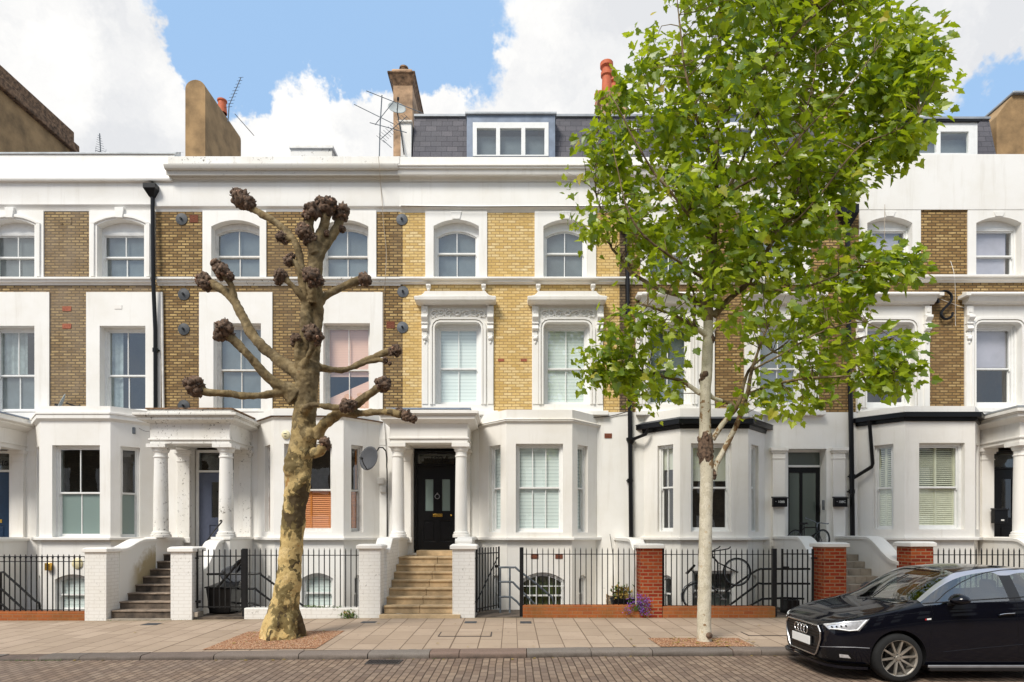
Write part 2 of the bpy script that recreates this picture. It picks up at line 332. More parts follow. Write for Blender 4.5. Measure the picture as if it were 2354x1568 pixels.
M['net'] = plain('grey_net_curtain', (.15,.17,.18), .9, var=.12, scale=2)
M['net_light'] = plain('pale_lilac_blind', (.42,.40,.46), .9, var=.08, scale=2)
M['pink'] = slats('salmon_blind', (.80,.50,.38), (.70,.41,.31), .045, .8)
M['roman'] = plain('ivory_roman_blind', (.62,.62,.52), .9, var=.06, scale=1)
M['blind'] = slats('white_venetian_blind', (.80,.86,.83), (.50,.58,.56), .09, .86)
M['curtain'] = plain('pale_blue_curtain', (.36,.40,.40), .9, var=.15, scale=6)
M['shutter_o'] = slats('orange_louvred_wood', (.78,.26,.03), (.34,.09,.01), .035, .7)
M['shutter_g'] = plain('pale_green_louvre', (.74,.73,.57), .5, var=.05)
M['greencurt'] = plain('olive_curtain', (.16,.20,.07), .9, var=.2, scale=9)
M['plant'] = plain('small_green_leaves', (.10,.17,.03), .6, var=.3, scale=20)
M['dry'] = plain('dry_yellow_leaves', (.35,.24,.05), .7, var=.3, scale=20)
M['purple'] = plain('purple_petals', (.22,.08,.42), .6, var=.3, scale=30)
M['wood'] = plain('planter_timber', (.42,.30,.18), .8, var=.25, scale=7)
M['white_letter'] = plain('white_lettering', (.75,.75,.72), .5, var=.02)
# ================================================================== terrace houses
YW, YB, YP = 16.1, 15.3, 14.8          # main wall, bay front, porch front
FM = frame(0, YW, 1, 0)
def Wz(py, proj=0.0): return EYE + (HY - py) * (YW - proj) / FPX
def Wx(px): return xp(px, YW)
def rect(u0, u1, z0, z1): return [(u0,z0),(u1,z0),(u1,z1),(u0,z1)]
def arch(u0, u1, zs, rise, n=10):      # from right spring to left spring
    return [(u1 + (u0-u1)*i/n, zs + rise*(1-(2*i/n-1)**2)) for i in range(n+1)]
def oloop(u0, u1, z0, zs, rise=0, n=10):
    return rect(u0, u1, z0, zs) if not rise else [(u0,z0),(u1,z0)] + arch(u0, u1, zs, rise, n)
def loopbox(mb, F, loop, d): mb.add([F(p[0],p[1],d) for p in loop], tessellate_polygon([[Vector((p[0],p[1],0)) for p in loop]]))

def sash(parent, u0, u1, z0, zs, F=FM, rise=0, dep=.17, cols=2, zm=None, head=None, fr=.045, mat='paint', glass='glass', lower=None,
         inside=(), room=True, sill=True, sillmat='stucco', secondary=False, name='window', horns=True, lowcols=None):
    """double-hung sash window; head = z of a flat head under an arched opening"""
    ztop = head if head else zs; rr = 0 if head else rise
    zm = zm or (z0+ztop)/2; lowcols = lowcols or cols
    mb = MB(); out = oloop(u0, u1, z0, ztop, rr); a, b = u0+fr, u1-fr
    mb.holed(F, out, [oloop(a, b, z0+fr*.6, ztop-fr, rr*.93)], dep-.035, dep+.12)
    def sash_leaf(lo, hi, r_, d, c, tw=.035, rail_lo=.045, rail_hi=.03):
        holes = []; w = (b-a-2*tw-(c-1)*.02)/c
        for k in range(c):
            x0 = a+tw+k*(w+.02); x1 = x0+w
            if r_:
                f = lambda x: hi-rail_hi + r_*(1-((x-a)/(b-a)*2-1)**2)
                holes.append([(x0,lo+rail_lo),(x1,lo+rail_lo)] + [(x1+(x0-x1)*i/6, f(x1+(x0-x1)*i/6)) for i in range(7)])
            else: holes.append(rect(x0, x1, lo+rail_lo, hi-rail_hi))
        mb.holed(F, oloop(a, b, lo, hi, r_), holes, d, d+.035, back=True)
    sash_leaf(zm, ztop-fr, rr*.93, dep, cols, rail_lo=.04, rail_hi=.035)
    sash_leaf(z0+fr*.6, zm+.02, 0, dep+.045, lowcols, rail_lo=.07, rail_hi=.03)
    if head and rise:
        mb.holed(F, [(u0,head),(u1,head)] + arch(u0, u1, zs, rise), [], dep-.02, dep+.1)
        mb.fbox(F, u0, u1, dep-.04, dep-.02, head-.01, head+.03)
    if horns:
        for x in (a+.003, b-.028): mb.fbox(F, x, x+.025, dep, dep+.034, zm-.05, zm)
    w = mb.build(name, M[mat], parent)
    for (lo, hi, r_, d, gm, nm) in ((zm+.02, ztop-fr-.02, rr*.93, dep+.018, glass, 'pane'), (z0+fr, zm, 0, dep+.062, lower or glass, 'pane')):
        g = MB(); loopbox(g, F, oloop(a+.02, b-.02, lo, hi, r_), d); g.build(nm, M[gm], w)
    if secondary:
        g = MB(); g.fbox(F, (u0+u1)/2+.03, (u0+u1)/2+.055, dep+.10, dep+.12, z0+.05, ztop); g.build('secondary_glazing', M['paint'], w)
    for it in inside:
        kind, p0, p1, q0, q1, m_, nm = it; g = MB()     # fractions of width and height
        ua, ub = u0+(u1-u0)*p0, u0+(u1-u0)*p1; za, zb = z0+(ztop+rr-z0)*q0, z0+(ztop+rr-z0)*q1
        ua, ub = max(ua, a+.004), min(ub, b-.004); D_ = dep-.062
        if kind == 'flat': g.fbox(F, ua, ub, D_+.155, D_+.17, za, zb)
        elif kind == 'fold':
            n = max(4, int((ub-ua)/.05)); V = []
            for i in range(n+1):
                for z in (za, zb): V.append(F(ua+(ub-ua)*i/n, z, dep+.125+.022*math.sin(i*1.9)))
            g.add(V, [(2*i,2*i+2,2*i+3,2*i+1) for i in range(n)])
        elif kind == 'louvre':
            n = int((zb-za)/.05)
            for i in range(n): z = za+(zb-za)*i/n; g.prism([(0,0),(.008,0),(.038,.034),(.030,.034)], lambda p: F(ua+.04, z+p[1], D_+.15+p[0]), lambda p: F(ub-.04, z+p[1], D_+.15+p[0]))
            for x in (ua, ub-.045, (ua+ub)/2-.02): g.fbox(F, x, x+.045, D_+.145, D_+.195, za, zb)
            g.fbox(F, ua+.045, ub-.045, D_+.147, D_+.193, zb-.04, zb-.001)
        elif kind == 'closed':
            g.fbox(F, ua, ub, D_+.17, D_+.18, za, zb); n = int((zb-za)/.05)
            for i in range(n): z = za+(zb-za)*i/n; g.prism([(0,0),(-.018,.006),(0,.04)], lambda p: F(ua+.04, z+p[1], D_+.17+p[0]), lambda p: F(ub-.04, z+p[1], D_+.17+p[0]))
            for x in (ua, ub-.045, (ua+ub)/2-.02): g.fbox(F, x, x+.045, D_+.148, D_+.17, za+.001, zb-.001)
        elif kind == 'drape':     # blind hanging crooked
            g.add([F(ua, za, dep+.10), F(ub, za, dep+.10), F(ub, zb, dep+.10), F(ua, za+(zb-za)*.45, dep+.10)], [(0,1,2,3)])
        g.build(nm, M[m_], w)
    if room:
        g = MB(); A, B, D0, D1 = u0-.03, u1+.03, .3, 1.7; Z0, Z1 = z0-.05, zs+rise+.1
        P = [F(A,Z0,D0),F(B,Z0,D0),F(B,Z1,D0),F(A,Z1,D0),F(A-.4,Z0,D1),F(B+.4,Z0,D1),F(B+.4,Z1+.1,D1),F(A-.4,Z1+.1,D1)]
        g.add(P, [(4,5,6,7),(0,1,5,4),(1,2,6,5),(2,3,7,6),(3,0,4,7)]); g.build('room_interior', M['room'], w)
    if sill:
        g = MB(); g.fbox(F, u0-.04 if sill == 'wide' else u0+.001, u1+.04 if sill == 'wide' else u1-.001, -.07, dep+.03, z0-.07, z0+.0); g.build('sill', M[sillmat], w, bevel=.01)
    return w

def planpts(xf0, xf1, e=0.0, ex=.75):
    return [(xf0-ex-e*1.35, YW+.0), (xf0-e*.42, YB-e), (xf1+e*.42, YB-e), (xf1+ex+e*1.35, YW+.0)]
def planprism(mb, xf0, xf1, e, z0, z1, e2=None):
    a = planpts(xf0, xf1, e); b = planpts(xf0, xf1, e if e2 is None else e2); n = 4
    V = [(p[0],p[1],z0) for p in a] + [(p[0],p[1],z1) for p in b]
    return mb.add(V, [(0,1,2,3)[::-1],(4,5,6,7)] + [(i,(i+1)%4,4+(i+1)%4,4+i) for i in range(4)])
LC = math.hypot(.75, .8)
def bay(root, xf0, xf1, ztop, fw, sides, wz, mat='stucco', corn=None, base=None, niche=True, ledge='stucco_warm'):
    """canted bay; fw: kwargs of the front window (u0,u1), sides: (left kwargs, right kwargs)"""
    FR = frame(xf1, YB, .75, .8); FL = frame(xf0-.75, YW, .75, -.8); FF = frame(0, YB, 1, 0)
    z0, z1 = wz; wins = []
    w0, w1 = sides.get('t', (.2, .62)); zb = zp(1242, YB)
    b0 = base.get('u') if base else None
    for F, L0, L1, ho in ((FF, xf0, xf1, [(fw['u'][0], fw['u'][1])]), (FR, 0, LC, [(w0*LC, w1*LC)]), (FL, 0, LC, [((1-w1)*LC, (1-w0)*LC)])):
        mb = MB(); mb.holed(F, rect(L0, L1, zb, ztop), [rect(a, b, z0, z1) for a, b in ho], 0, .22, back=True)
        holes = []
        if base and F is FF: holes = [oloop(b0[0], b0[1], base['z'][0], base['z'][1], base.get('rise', .12))]
        elif niche: holes = [oloop(ho[0][0]+.1, ho[0][1]-.05, -.2, .66, .07)]
        wins.append(holes)
        wall = mb.build('bay_wall', M[mat], root)
        g = MB(); g.holed(F, rect(L0 if F is FF else L0, L1, -1.3, zb), holes, .03, .22, back=True); g.build('basement_wall', M[mat], wall)
    bw = wall
    common = dict(rise=0, dep=.12, room=False, sill=False)
    sash(root, fw['u'][0], fw['u'][1], z0, z1, F=FF, **{**common, **fw['kw']})
    for F, h in ((FR, (w0*LC, w1*LC)), (FL, ((1-w1)*LC, (1-w0)*LC))):
        sash(root, h[0], h[1], z0, z1, F=F, **{**common, **sides['kw']})
    if base: sash(root, b0[0], b0[1], base['z'][0], base['z'][1], F=FF, rise=base.get('rise', .12), room=True, sill=True, dep=.14, **base['kw'])
    if niche:
        for F, h in ((FR, (w0*LC+.1, w1*LC-.05)), (FL, ((1-w1)*LC+.1, (1-w0)*LC-.05))):
            sash(root, h[0], h[1], -.2, .66, F=F, rise=.07, dep=.12, cols=1, room=False, sill=False, glass='glass_dark', horns=False, name='basement_window')
    # dark room behind and closed floor / ceiling
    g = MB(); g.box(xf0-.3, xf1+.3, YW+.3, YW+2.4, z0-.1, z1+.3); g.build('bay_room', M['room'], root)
    g = MB(); planprism(g, xf0+.05, xf1-.05, -.05, zb-.25, zb-.05); g.build('bay_floor', M['room'], root)
    # ledge under the windows
    g = MB(); planprism(g, xf0, xf1, .09, zp(1242,YB-.09), zp(1235,YB-.09)); g.build('bay_ledge', M[ledge], root, bevel=.012)
    for k, (e, e2, a, b, m_) in enumerate(corn):
        g = MB(); planprism(g, xf0, xf1, e, zp(a, YB-e), zp(b, YB-e), e2); g.build('bay_cornice' if k < 9 else 'gutter', M[m_], root, bevel=.008)

def surround(root, u0, u1, z0, z1, hole, mat='stucco', d=.035, name='window_surround'):
    g = MB(); g.holed(FM, rect(u0, u1, z0, z1), [hole], -d, .3); return g.build(name, M[mat], root)
def profz(l): return [(p, Wz(y, p)) for y, p in l]

def plate(root, px, py, r, mat, Y=YW):
    X, Z = xp(px, Y), zp(py, Y); g = MB(); rr = r*Y/FPX
    g.lathe([(0,-.05),(.025,-.05),(.03,-.035),(rr*.5,-.03),(rr,-.018),(rr,0.0)], (X, Y, Z), 'Y', 24); g.build('wall_tie_plate', M[mat], root)
    n = MB(); n.lathe([(0,-.075),(.03,-.075),(.03,-.045)], (X, Y, Z), 'Y', 6); n.build('tie_bolt', M['black'], root)
def airbrick(root, px, py, w=17, h=11, Y=YW, mat='airbrick'):
    X, Z = xp(px, Y), zp(py, Y); a = w*Y/FPX/2; b = h*Y/FPX/2
    g = MB(); g.box(X-a, X+a, Y-.012, Y+.01, Z-b, Z+b); g.build('air_brick', M[mat], root)
def downpipe(root, pts, r=.055, mat='black', collars=(), hopper=None, name='downpipe'):
    g = MB(); g.tube(pts, r, 10); o = g.build(name, M[mat], root, smooth='auto')
    for (x, y, z) in collars: c = MB(); c.lathe([(r,-.05),(r+.018,-.05),(r+.018,.05),(r,.05)], (x,y,z), 'Z', 12); c.box(x-.09, x+.09, y+.02, y+.06, z-.02, z+.02); c.build('pipe_collar', M[mat], o)
    if hopper:
        x, y, z, w, h = hopper; c = MB()
        c.add([(x-w,y-.16,z),(x+w,y-.16,z),(x+w,y+.04,z),(x-w,y+.04,z),(x-w,y-.16,z-h*.4),(x+w,y-.16,z-h*.4),(x+w,y+.04,z-h*.4),(x-w,y+.04,z-h*.4),
               (x-.06,y-.06,z-h),(x+.06,y-.06,z-h),(x+.06,y+.04,z-h),(x-.06,y+.04,z-h)],
              [(0,1,5,4),(1,2,6,5),(2,3,7,6),(3,0,4,7),(4,5,9,8),(5,6,10,9),(6,7,11,10),(7,4,8,11),(3,2,1,0)]); c.build('hopper', M[mat], o)
    return o
def shell(root, x0, x1, ztop, mat='render'):
    g = MB(); g.box(x0+.01, x1-.01, YW+.32, YW+9.0, -1.3, ztop)
    # leave the front open towards the rooms: drop the front face
    g.f = [f for f in g.f if f != (0,1,5,4)]; g.build('side_and_rear_wall', M[mat], root)
def column(parent, X, Y, z0, z1, r=.165, mat='stucco', n=28):
    h = z1-z0; g = MB()
    prof = [(0,z0),(r*1.35,z0),(r*1.35,z0+.07),(r*1.2,z0+.08),(r*1.22,z0+.12),(r*1.02,z0+.15)]
    for i in range(9): t = i/8; prof.append((r*(1-.13*t**1.6), z0+.16+(h-.50)*t))
    q = r*.87; zt = z1-.33
    prof += [(q,zt),(q*1.12,zt+.01),(q*1.12,zt+.04),(q,zt+.05),(q,zt+.13),(q*1.2,zt+.15),(q*1.35,zt+.22),(q*1.38,zt+.24),(0,zt+.24)]
    g.lathe([(a,b) for a,b in prof], (X, Y, 0), 'Z', n); g.box(X-r*1.38, X+r*1.38, Y-r*1.38, Y+r*1.38, zt+.24, z1)
    return g.build('column', M[mat], parent, smooth='auto')
def pilaster(parent, x0, x1, z0, z1, mat='stucco', y0=None, proj=.10):
    y1 = YW; y = (y0 or YW)-proj; g = MB(); g.box(x0, x1, y, y1, z0, z1)
    g.box(x0-.02, x1+.02, y-.02, y1, z0, z0+.14)
    g.box(x0-.015, x1+.015, y-.015, y1, z1-.30, z1-.27)
    g.box(x0-.03, x1+.03, y-.03, y1, z1-.14, z1-.09); g.box(x0-.06, x1+.06, y-.06, y1, z1-.09, z1)
    return g.build('pilaster', M[mat], parent, bevel=.008)
def portico(root, x0, x1, zz, mat, roofmat, cols, rad, pil=True, side=('L','R'), zb=1.30, flooredge=None):
    """zz = (underside, architrave top, frieze top, cornice mid, cornice top, blocking top)"""
    u, a, f, c1, c2, tp = zz; g = MB(); Y0 = YP
    def ring(e, za, zb_): g.box(x0-e, x1+e, Y0-e, YW, za, zb_)
    g.box(x0, x1, Y0, Y0+.32, u, a); g.box(x0, x0+.32, Y0+.32, YW, u, a); g.box(x1-.32, x1, Y0+.32, YW, u, a)
    ring(.025, u+(a-u)*.45, u+(a-u)*.72) if False else None
    g.box(x0-.03, x1+.03, Y0-.03, YW-.001, a-.045, a); ring(0, a, f)
    V = [(x0,Y0,f),(x1,Y0,f),(x1,YW,f),(x0,YW,f)]; e = .17
    g.add(V + [(x0-e,Y0-e,c1),(x1+e,Y0-e,c1),(x1+e,YW,c1),(x0-e,YW,c1)], [(0,1,5,4),(1,2,6,5),(3,0,4,7)])
    ring(e+.02, c1, c1+(c2-c1)*.45); ring(e+.06, c1+(c2-c1)*.45, c1+(c2-c1)*.62); ring(e+.10, c1+(c2-c1)*.62, c2)
    g.box(x0-.05, x1+.05, Y0-.02, YW, c2, tp)
    o = g.build('portico', M[mat], root, bevel=.008)
    g = MB(); g.box(x0-.08, x1+.08, Y0-.05, YW-.002, tp+.001, tp+.035); g.build('portico_roof', M[roofmat], o)
    for cx in cols: column(o, cx, 14.98, 1.70, u, rad, mat)
    if pil:
        for cx in cols: pilaster(o, cx-rad*.95, cx+rad*.95, zb+.25, u, mat)
    return o
def door(root, x0, x1, z0, z1, zt, mat, Y=16.3, style='panels', frame_m='paint', name='front_door', handle='steel', glass='glass_dark'):
    """leaf x0..x1, z0..z1, fanlight up to zt"""
    F = frame(0, Y, 1, 0); w = x1-x0; g = MB(); st = .12*w
    if style == 'twopane': holes = [rect(x0+w*.05, x0+w*.42, z0+.62, z1-.12), rect(x0+w*.50, x1-w*.05, z0+.62, z1-.12)]; lowh = [rect(x0+w*.07, x0+w*.43, z0+.15, z0+.50), rect(x0+w*.53, x1-w*.07, z0+.15, z0+.50)]
    elif style == 'glass2': holes = [rect(x0+w*.05, x0+w*.37, z0+.10, z1-.14), rect(x0+w*.46, x0+w*.88, z0+.10, z1-.14)]; lowh = []
    elif style == 'h3': holes = [rect(x0+w*.20, x0+w*.41, z0+1.04, z1-.36), rect(x0+w*.64, x0+w*.85, z0+1.04, z1-.36)]; lowh = [rect(x0+w*.16, x0+w*.46, z0+.22, z0+.78), rect(x0+w*.58, x0+w*.90, z0+.22, z0+.78)]
    else: holes = [rect(x0+w*.36, x0+w*.64, z0+.92, z1-.25)]; lowh = [rect(x0+w*.30, x0+w*.80, z0+.12, z0+.72)]
    g.holed(F, rect(x0, x1, z0, z1), holes+lowh, 0, .045, back=True)
    for l in lowh: g.holed(F, l, [], .022, .04); (a,b),(c,_),(_,d) = l[0],l[1],l[2]; g.fbox(F, a+.05, c-.05, .008, .025, b+.05, d-.05)
    d = g.build(name, M[mat], root, bevel=.004)
    for l in holes: q = MB(); q.holed(F, l, [], .02, .03); q.build('glass_panel', M['glass_obsc' if style == 'glass2' else ('glass_frost' if style=='h3' else glass)], d)
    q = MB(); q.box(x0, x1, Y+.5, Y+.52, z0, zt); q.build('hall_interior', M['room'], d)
    if style == 'h3':
        q = MB(); q.torus(((x0+x1)/2+.02, Y-.03, z0+1.42), .06, .010, 'Y', 20); q.ball(((x0+x1)/2+.02, Y-.02, z0+1.50), .025, 8); q.build('knocker', M['ali'], d, smooth=True)
        q = MB(); q.box(x0+w*.40, x0+w*.65, Y-.012, Y+.0, z0+.88, z0+.96); q.build('letter_plate', M['brass'], d, bevel=.004)
        q = MB(); q.ball((x1-.12, Y-.04, z0+.92), .03, 8); q.build('door_knob', M['brass'], d, smooth=True)
    elif style == 'panels':
        q = MB(); q.box(x1-.12-.02, x1-.12+.02, Y-.05, Y, z0+1.02, z0+1.05) if handle == 'steel' else q.box(x0+w*.35, x0+w*.72, Y-.012, Y, z0+.78, z0+.87)
        q.build('letter_plate' if handle == 'brass' else 'door_handle', M[handle], d)
        if handle == 'brass': q = MB(); q.ball((x0+w*.55, Y-.04, z0+.96), .035, 8); q.build('door_knob', M['brass'], d, smooth=True)
    elif style == 'glass2':
        q = MB(); q.box(x1-.07, x1-.03, Y-.05, Y, z0+1.0, z0+1.2); q.build('door_handle', M['iron'], d)
    g = MB(); fw = .07
    g.box(x0-fw, x0, Y-.03, Y+.1, z0, zt+fw); g.box(x1, x1+fw, Y-.03, Y+.1, z0, zt+fw); g.box(x0, x1, Y-.03, Y+.1, zt, zt+fw); g.box(x0, x1, Y-.03, Y+.1, z1+.004, z1+.06)
    g.build('door_frame', M[frame_m], d, bevel=.004)
    g = MB(); g.box(x0, x1, Y+.02, Y+.028, z1+.06, zt); g.build('fanlight', M[glass], d)
    return d
def dooropen(x0, x1, z0, zt): return rect(x0-.10, x1+.10, z0-.02, zt+.09)

def house(idx, px0, px1, label, brickmat, upper, surr2, surr1, stucco_m='stucco', ground_holes=(), brick_x=None, brick_top=487, loc=None):
    x0, x1 = Wx(px0), Wx(px1)
    root = thing('terraced_house', ((x0+x1)/2, YW, 0), label, 'terraced house', 'terraced houses in the row')
    bx0, bx1 = (Wx(brick_x[0]), Wx(brick_x[1])) if brick_x else (x0, x1)
    ZB, ZT = Wz(949), Wz(brick_top)
    holes = [rect(max(a+.01, bx0+.004), min(b-.01, bx1-.004), max(c+.01, ZB+.006), min(d-.01, ZT-.012)) for a,b,c,d in surr2+surr1]
    g = MB(); g.holed(FM, rect(bx0, bx1, ZB, ZT), holes, 0, .3); g.build('brick_wall', M[brickmat], root)
    g = MB(); g.holed(FM, rect(x0, x1, -1.3, Wz(948)), [list(h) for h in ground_holes], -.02, .3); g.build('stucco_wall', M[stucco_m], root)
    shell(root, x0, x1, Wz(372))
    g = MB(); g.box(x0, x1, YW+.01, YW+9, Wz(372), Wz(372)+.08); g.build('roof', M['lead'], root)
    for name, prof, mat, xa, xb in upper:
        g = MB(); g.extx(profz(prof)+[], Wx(xa), Wx(xb), YW); g.build(name, M[mat], root, bevel=.006)
    return root

def headband(root, u0, u1, zs, rise, drop, dep, mat='paint'):
    A = arch(u0, u1, zs, rise); B = arch(u0, u1, zs-drop, rise); g = MB()
    for i in range(len(A)-1):
        q = [A[i], A[i+1], B[i+1], B[i]]
        for d in (dep-.04, dep+.1): g.add([FM(p[0],p[1],d) for p in q], [(0,1,2,3)])
        g.add([FM(B[i][0],B[i][1],dep-.04), FM(B[i+1][0],B[i+1][1],dep-.04), FM(B[i+1][0],B[i+1][1],dep+.1), FM(B[i][0],B[i][1],dep+.1)], [(0,1,2,3)])
    g.build('arch_head', M[mat], root)
def S2(px0, px1): return (Wx(px0), Wx(px1), Wz(639), Wz(485.5))
def S1(px0, px1, y0=947, y1=672.5): return (Wx(px0), Wx(px1), Wz(y0), Wz(y1))
NET = [('flat', 0, 1, 0, 1, 'net', 'net_curtain')]
XF = {1: (-11.82, -10.06), 2: (-5.97, -4.22), 3: (-.14, 1.51), 4: (4.21, 5.92), 5: (9.83, 11.6)}
def bayhole(i): a, b = XF[i]; return rect(a-.2, b+.2, 1.72, 4.3)

# ---------------- house at the far left
back = [(0.0,.0)]
up1 = [('parapet', [(350,-.3),(350,.03),(396,.03),(399,.06),(404,.15),(410,.19),(415,.17),(418,.09),(421,.075),(470,.075),(476,.03),(486,.0),(486,-.3)], 'stucco', -172, 402),
       ('zinc_coping', [(349.7,-.32),(349.7,.06),(353.5,.06),(353.5,.032),(350.3,.032),(350.3,-.32)], 'zinc', -172, 407),
       ('string_course', [(636.5,0),(636.5,.14),(641,.14),(643,.10),(648,.09),(651,.04),(656,.02),(656,0)], 'stucco', -172, 352)]
s2 = [S2(-45, 102), S2(207, 357)]; s1 = [S1(-120, 115), S1(200, 371)]
dH1 = (-14.28, -13.34)
h1 = house(1, -172, 360, 'white and grey-brick terraced house at the far left with a navy front door', 'brick_grey', up1, s2, s1,
           ground_holes=[bayhole(1), dooropen(*dH1, 1.30, 3.95)])
for (a, b, s, o) in ((-26, 81.5, s2[0], 0), (225, 333, s2[1], 0)):
    u0, u1 = Wx(a), Wx(b); zs, zz = Wz(519), Wz(637.5)
    surround(h1, *s, oloop(u0, u1, zz, zs, .16))
    g = MB(); A = arch(u0-.06, u1+.06, zs+.03, .17); B = arch(u0-.16, u1+.16, zs+.04, .24)
    g.prism(A + B[::-1], lambda p: FM(p[0], p[1], -.075), lambda p: FM(p[0], p[1], -.03))
    g.fbox(FM, u0-.16, u0-.06, -.07, -.03, zz, zs+.05); g.fbox(FM, u1+.06, u1+.16, -.07, -.03, zz, zs+.05)
    c = (u0+u1)/2; g.prism([(c-.085,zs+.17),(c+.085,zs+.17),(c+.12,zs+.44),(c-.12,zs+.44)], lambda p: FM(p[0],p[1],-.10), lambda p: FM(p[0],p[1],-.03))
    g.build('arch_moulding', M['stucco'], h1, bevel=.008)
    sash(h1, u0, u1, zz, zs, rise=.16, head=Wz(530.5), zm=Wz(586), dep=.2, inside=NET, glass='glass_sky', sill=False)
for (a, b, s, ins) in ((-23, 81.5, s1[0], [('fold', 0, .62, 0, 1, 'curtain', 'curtain'), ('flat', 0, 1, 0, .47, 'net', 'half_blind')]), (231, 336, s1[1], [('fold', .02, .34, 0, 1, 'curtain', 'curtain')])):
    u0, u1 = Wx(a), Wx(b); surround(h1, *s, rect(u0, u1, Wz(946), Wz(750)))
    sash(h1, u0, u1, Wz(946), Wz(750), zm=Wz(861), dep=.2, head=None, fr=.075, inside=ins, glass='glass_sky', sill=False)
airbrick(h1, 152, 508, 26, 14, mat='brick_grey'); airbrick(h1, 154, 710, 20, 11, mat='terracotta'); airbrick(h1, 154, 750, 20, 11, mat='terracotta')
airbrick(h1, 272, 706, 17, 9, YW-.035, 'stucco_warm')
bay(h1, *XF[1], Wz(948), dict(u=(xp(120,YB), xp(229.5,YB)), kw=dict(cols=2, zm=zp(1134,YB), fr=.06, glass='glass_dark', lower='glass_frost', dep=.16)),
    dict(t=(.2,.60), kw=dict(cols=1, zm=zp(1134,YB), glass='glass_dark', lower='glass_frost')), (zp(1237,YB), zp(1023.4,YB)),
    corn=[(.0,.07,969,962,'stucco'),(.08,.08,962,952,'stucco'),(.10,.10,952,947,'stucco_warm'),(.0,-.2,947,944,'zinc')],
    base=dict(u=(xp(124,YB), xp(208,YB)), z=(-.18,.64), rise=.13, kw=dict(cols=1, glass='glass', inside=[('flat',0,1,0,1,'blind','white_blind')])))
p1 = portico(h1, -14.75, -12.79, (3.97,4.12,4.45,4.55,4.66,4.80), 'stucco_warm', 'lead', (-14.58,-12.96), .165)
door(h1, *dH1, 1.30, 3.43, 3.93, 'door_navy', style='panels', handle='brass')
text_part('106', .2, (-13.55, 16.29, 3.66), M['iron'], h1, 'house_number')
# big party-wall chimney behind
g = MB(); g.box(-17.5, -15.4, 17.6, 21.3, Wz(372), 15.15); c = g.build('chimney', M['render'], h1)
g = MB(); g.box(-17.7, -15.25, 17.4, 21.55, 15.15, 15.45); g.box(-17.6, -15.33, 17.5, 21.4, 15.45, 15.85); g.build('chimney_cap', M['moss'], c, bevel=.03)
g = MB(); g.add([(-15.6,21.3,11.6),(-15.2,21.3,11.6),(-15.2,23.0,11.6),(-15.6,23.0,11.6),(-15.6,21.3,14.3),(-15.2,21.3,14.3)], [(0,3,2,1),(0,1,5,4),(1,2,5),(3,0,4),(2,3,4,5)]); g.build('roof_upstand', M['brick_brown'], c)

# ---------------- second house: sooty brick, peeling portico
up2 = [('parapet', [(359.5,-.3),(359.5,.16),(376,.16),(376,-.3)], 'stucco_dirty', 394, 921),
       ('cornice', [(376,-.3),(376,.42),(379,.42),(387,.38),(391,.33),(391.5,.30),(403,.28),(404,.18),(409,.16),(413,.11),(418.5,.10),(419,-.3)], 'stucco_grey', 396, 921),
       ('frieze', [(419,-.3),(419,.09),(468,.09),(474,.08),(480,.02),(487,.0),(487,-.3)], 'stucco', 356, 921),
       ('string_course', [(636.5,0),(636.5,.14),(641,.14),(644,.09),(649,.08),(652,.04),(657,.02),(657,0)], 'stucco_dirty', 364, 921)]
s2 = [S2(467, 613), S2(720, 865.5)]; s1 = [S1(459, 627), S1(736, 880)]
dH2 = (-8.35, -7.42)
h2 = house(2, 358, 921, 'sooty brown-brick terraced house with a peeling white portico behind the pollarded tree', 'brick_brown', up2, s2, s1, brick_x=(360, 926),
           ground_holes=[bayhole(2), dooropen(*dH2, 1.30, 4.0)])
for (a, b, s) in ((487, 598, s2[0]), (741, 847.5, s2[1])):
    u0, u1 = Wx(a), Wx(b); zs, zz = Wz(522), Wz(637.5); surround(h2, *s, oloop(u0, u1, zz, zs, .17))
    sash(h2, u0, u1, zz, zs-.08, rise=.16, zm=Wz(584), dep=.2, mat='paint_old', inside=NET, glass='glass_sky', secondary=True, sill=False)
    headband(h2, u0, u1, zs, .165, .085, .2, 'paint_old')
for (a, b, s, ins) in ((492, 601, s1[0], [('flat',.0,1,0,1,'net','net_curtain')]),
                       (744, 851, s1[1], [('flat',0,1,.42,1,'pink','salmon_blind'),('drape',0,1,0,.38,'pink','sagging_blind')])):
    u0, u1 = Wx(a), Wx(b); surround(h2, *s, rect(u0, u1, Wz(944), Wz(744)))
    sash(h2, u0, u1, Wz(944), Wz(744), zm=Wz(848), dep=.2, fr=.06, inside=ins, mat='paint_old', glass='glass_sky' if a < 600 else 'glass', sill=False)
for (x, y) in ((418,504),(423,677),(423,757),(423,933)): plate(h2, x, y, 13.5, 'plate')
for (x, y) in ((924,505),(926.5,671),(925.5,753)): plate(h2, x, y, 13, 'plate2')
airbrick(h2, 446, 503, 19, 17); airbrick(h2, 898, 747, 19, 16)
bay(h2, *XF[2], Wz(953), dict(u=(xp(653,YB), xp(763,YB)), kw=dict(cols=1, zm=zp(1127,YB), fr=.05, glass='glass', dep=.16, mat='paint_old',
        inside=[('closed',0,1,0,.48,'shutter_o','wooden_shutter')])),
    dict(t=(.2,.52), kw=dict(cols=1, zm=zp(1127,YB), glass='glass', mat='paint_old', inside=[('closed',0,1,0,.48,'shutter_o','wooden_shutter'),('flat',.72,1,.5,1,'shutter_o','folded_shutter')])), (zp(1223,YB), zp(1020,YB)),
    corn=[(.0,.05,965,958,'stucco_warm'),(.07,.07,958,955,'moss'),(.09,-.25,955,951,'slate')],
    base=dict(u=(xp(692,YB), xp(765,YB)), z=(-.12,.66), rise=.14, kw=dict(cols=1, glass='glass', inside=[('flat',0,1,0,1,'blind','white_blind')])))
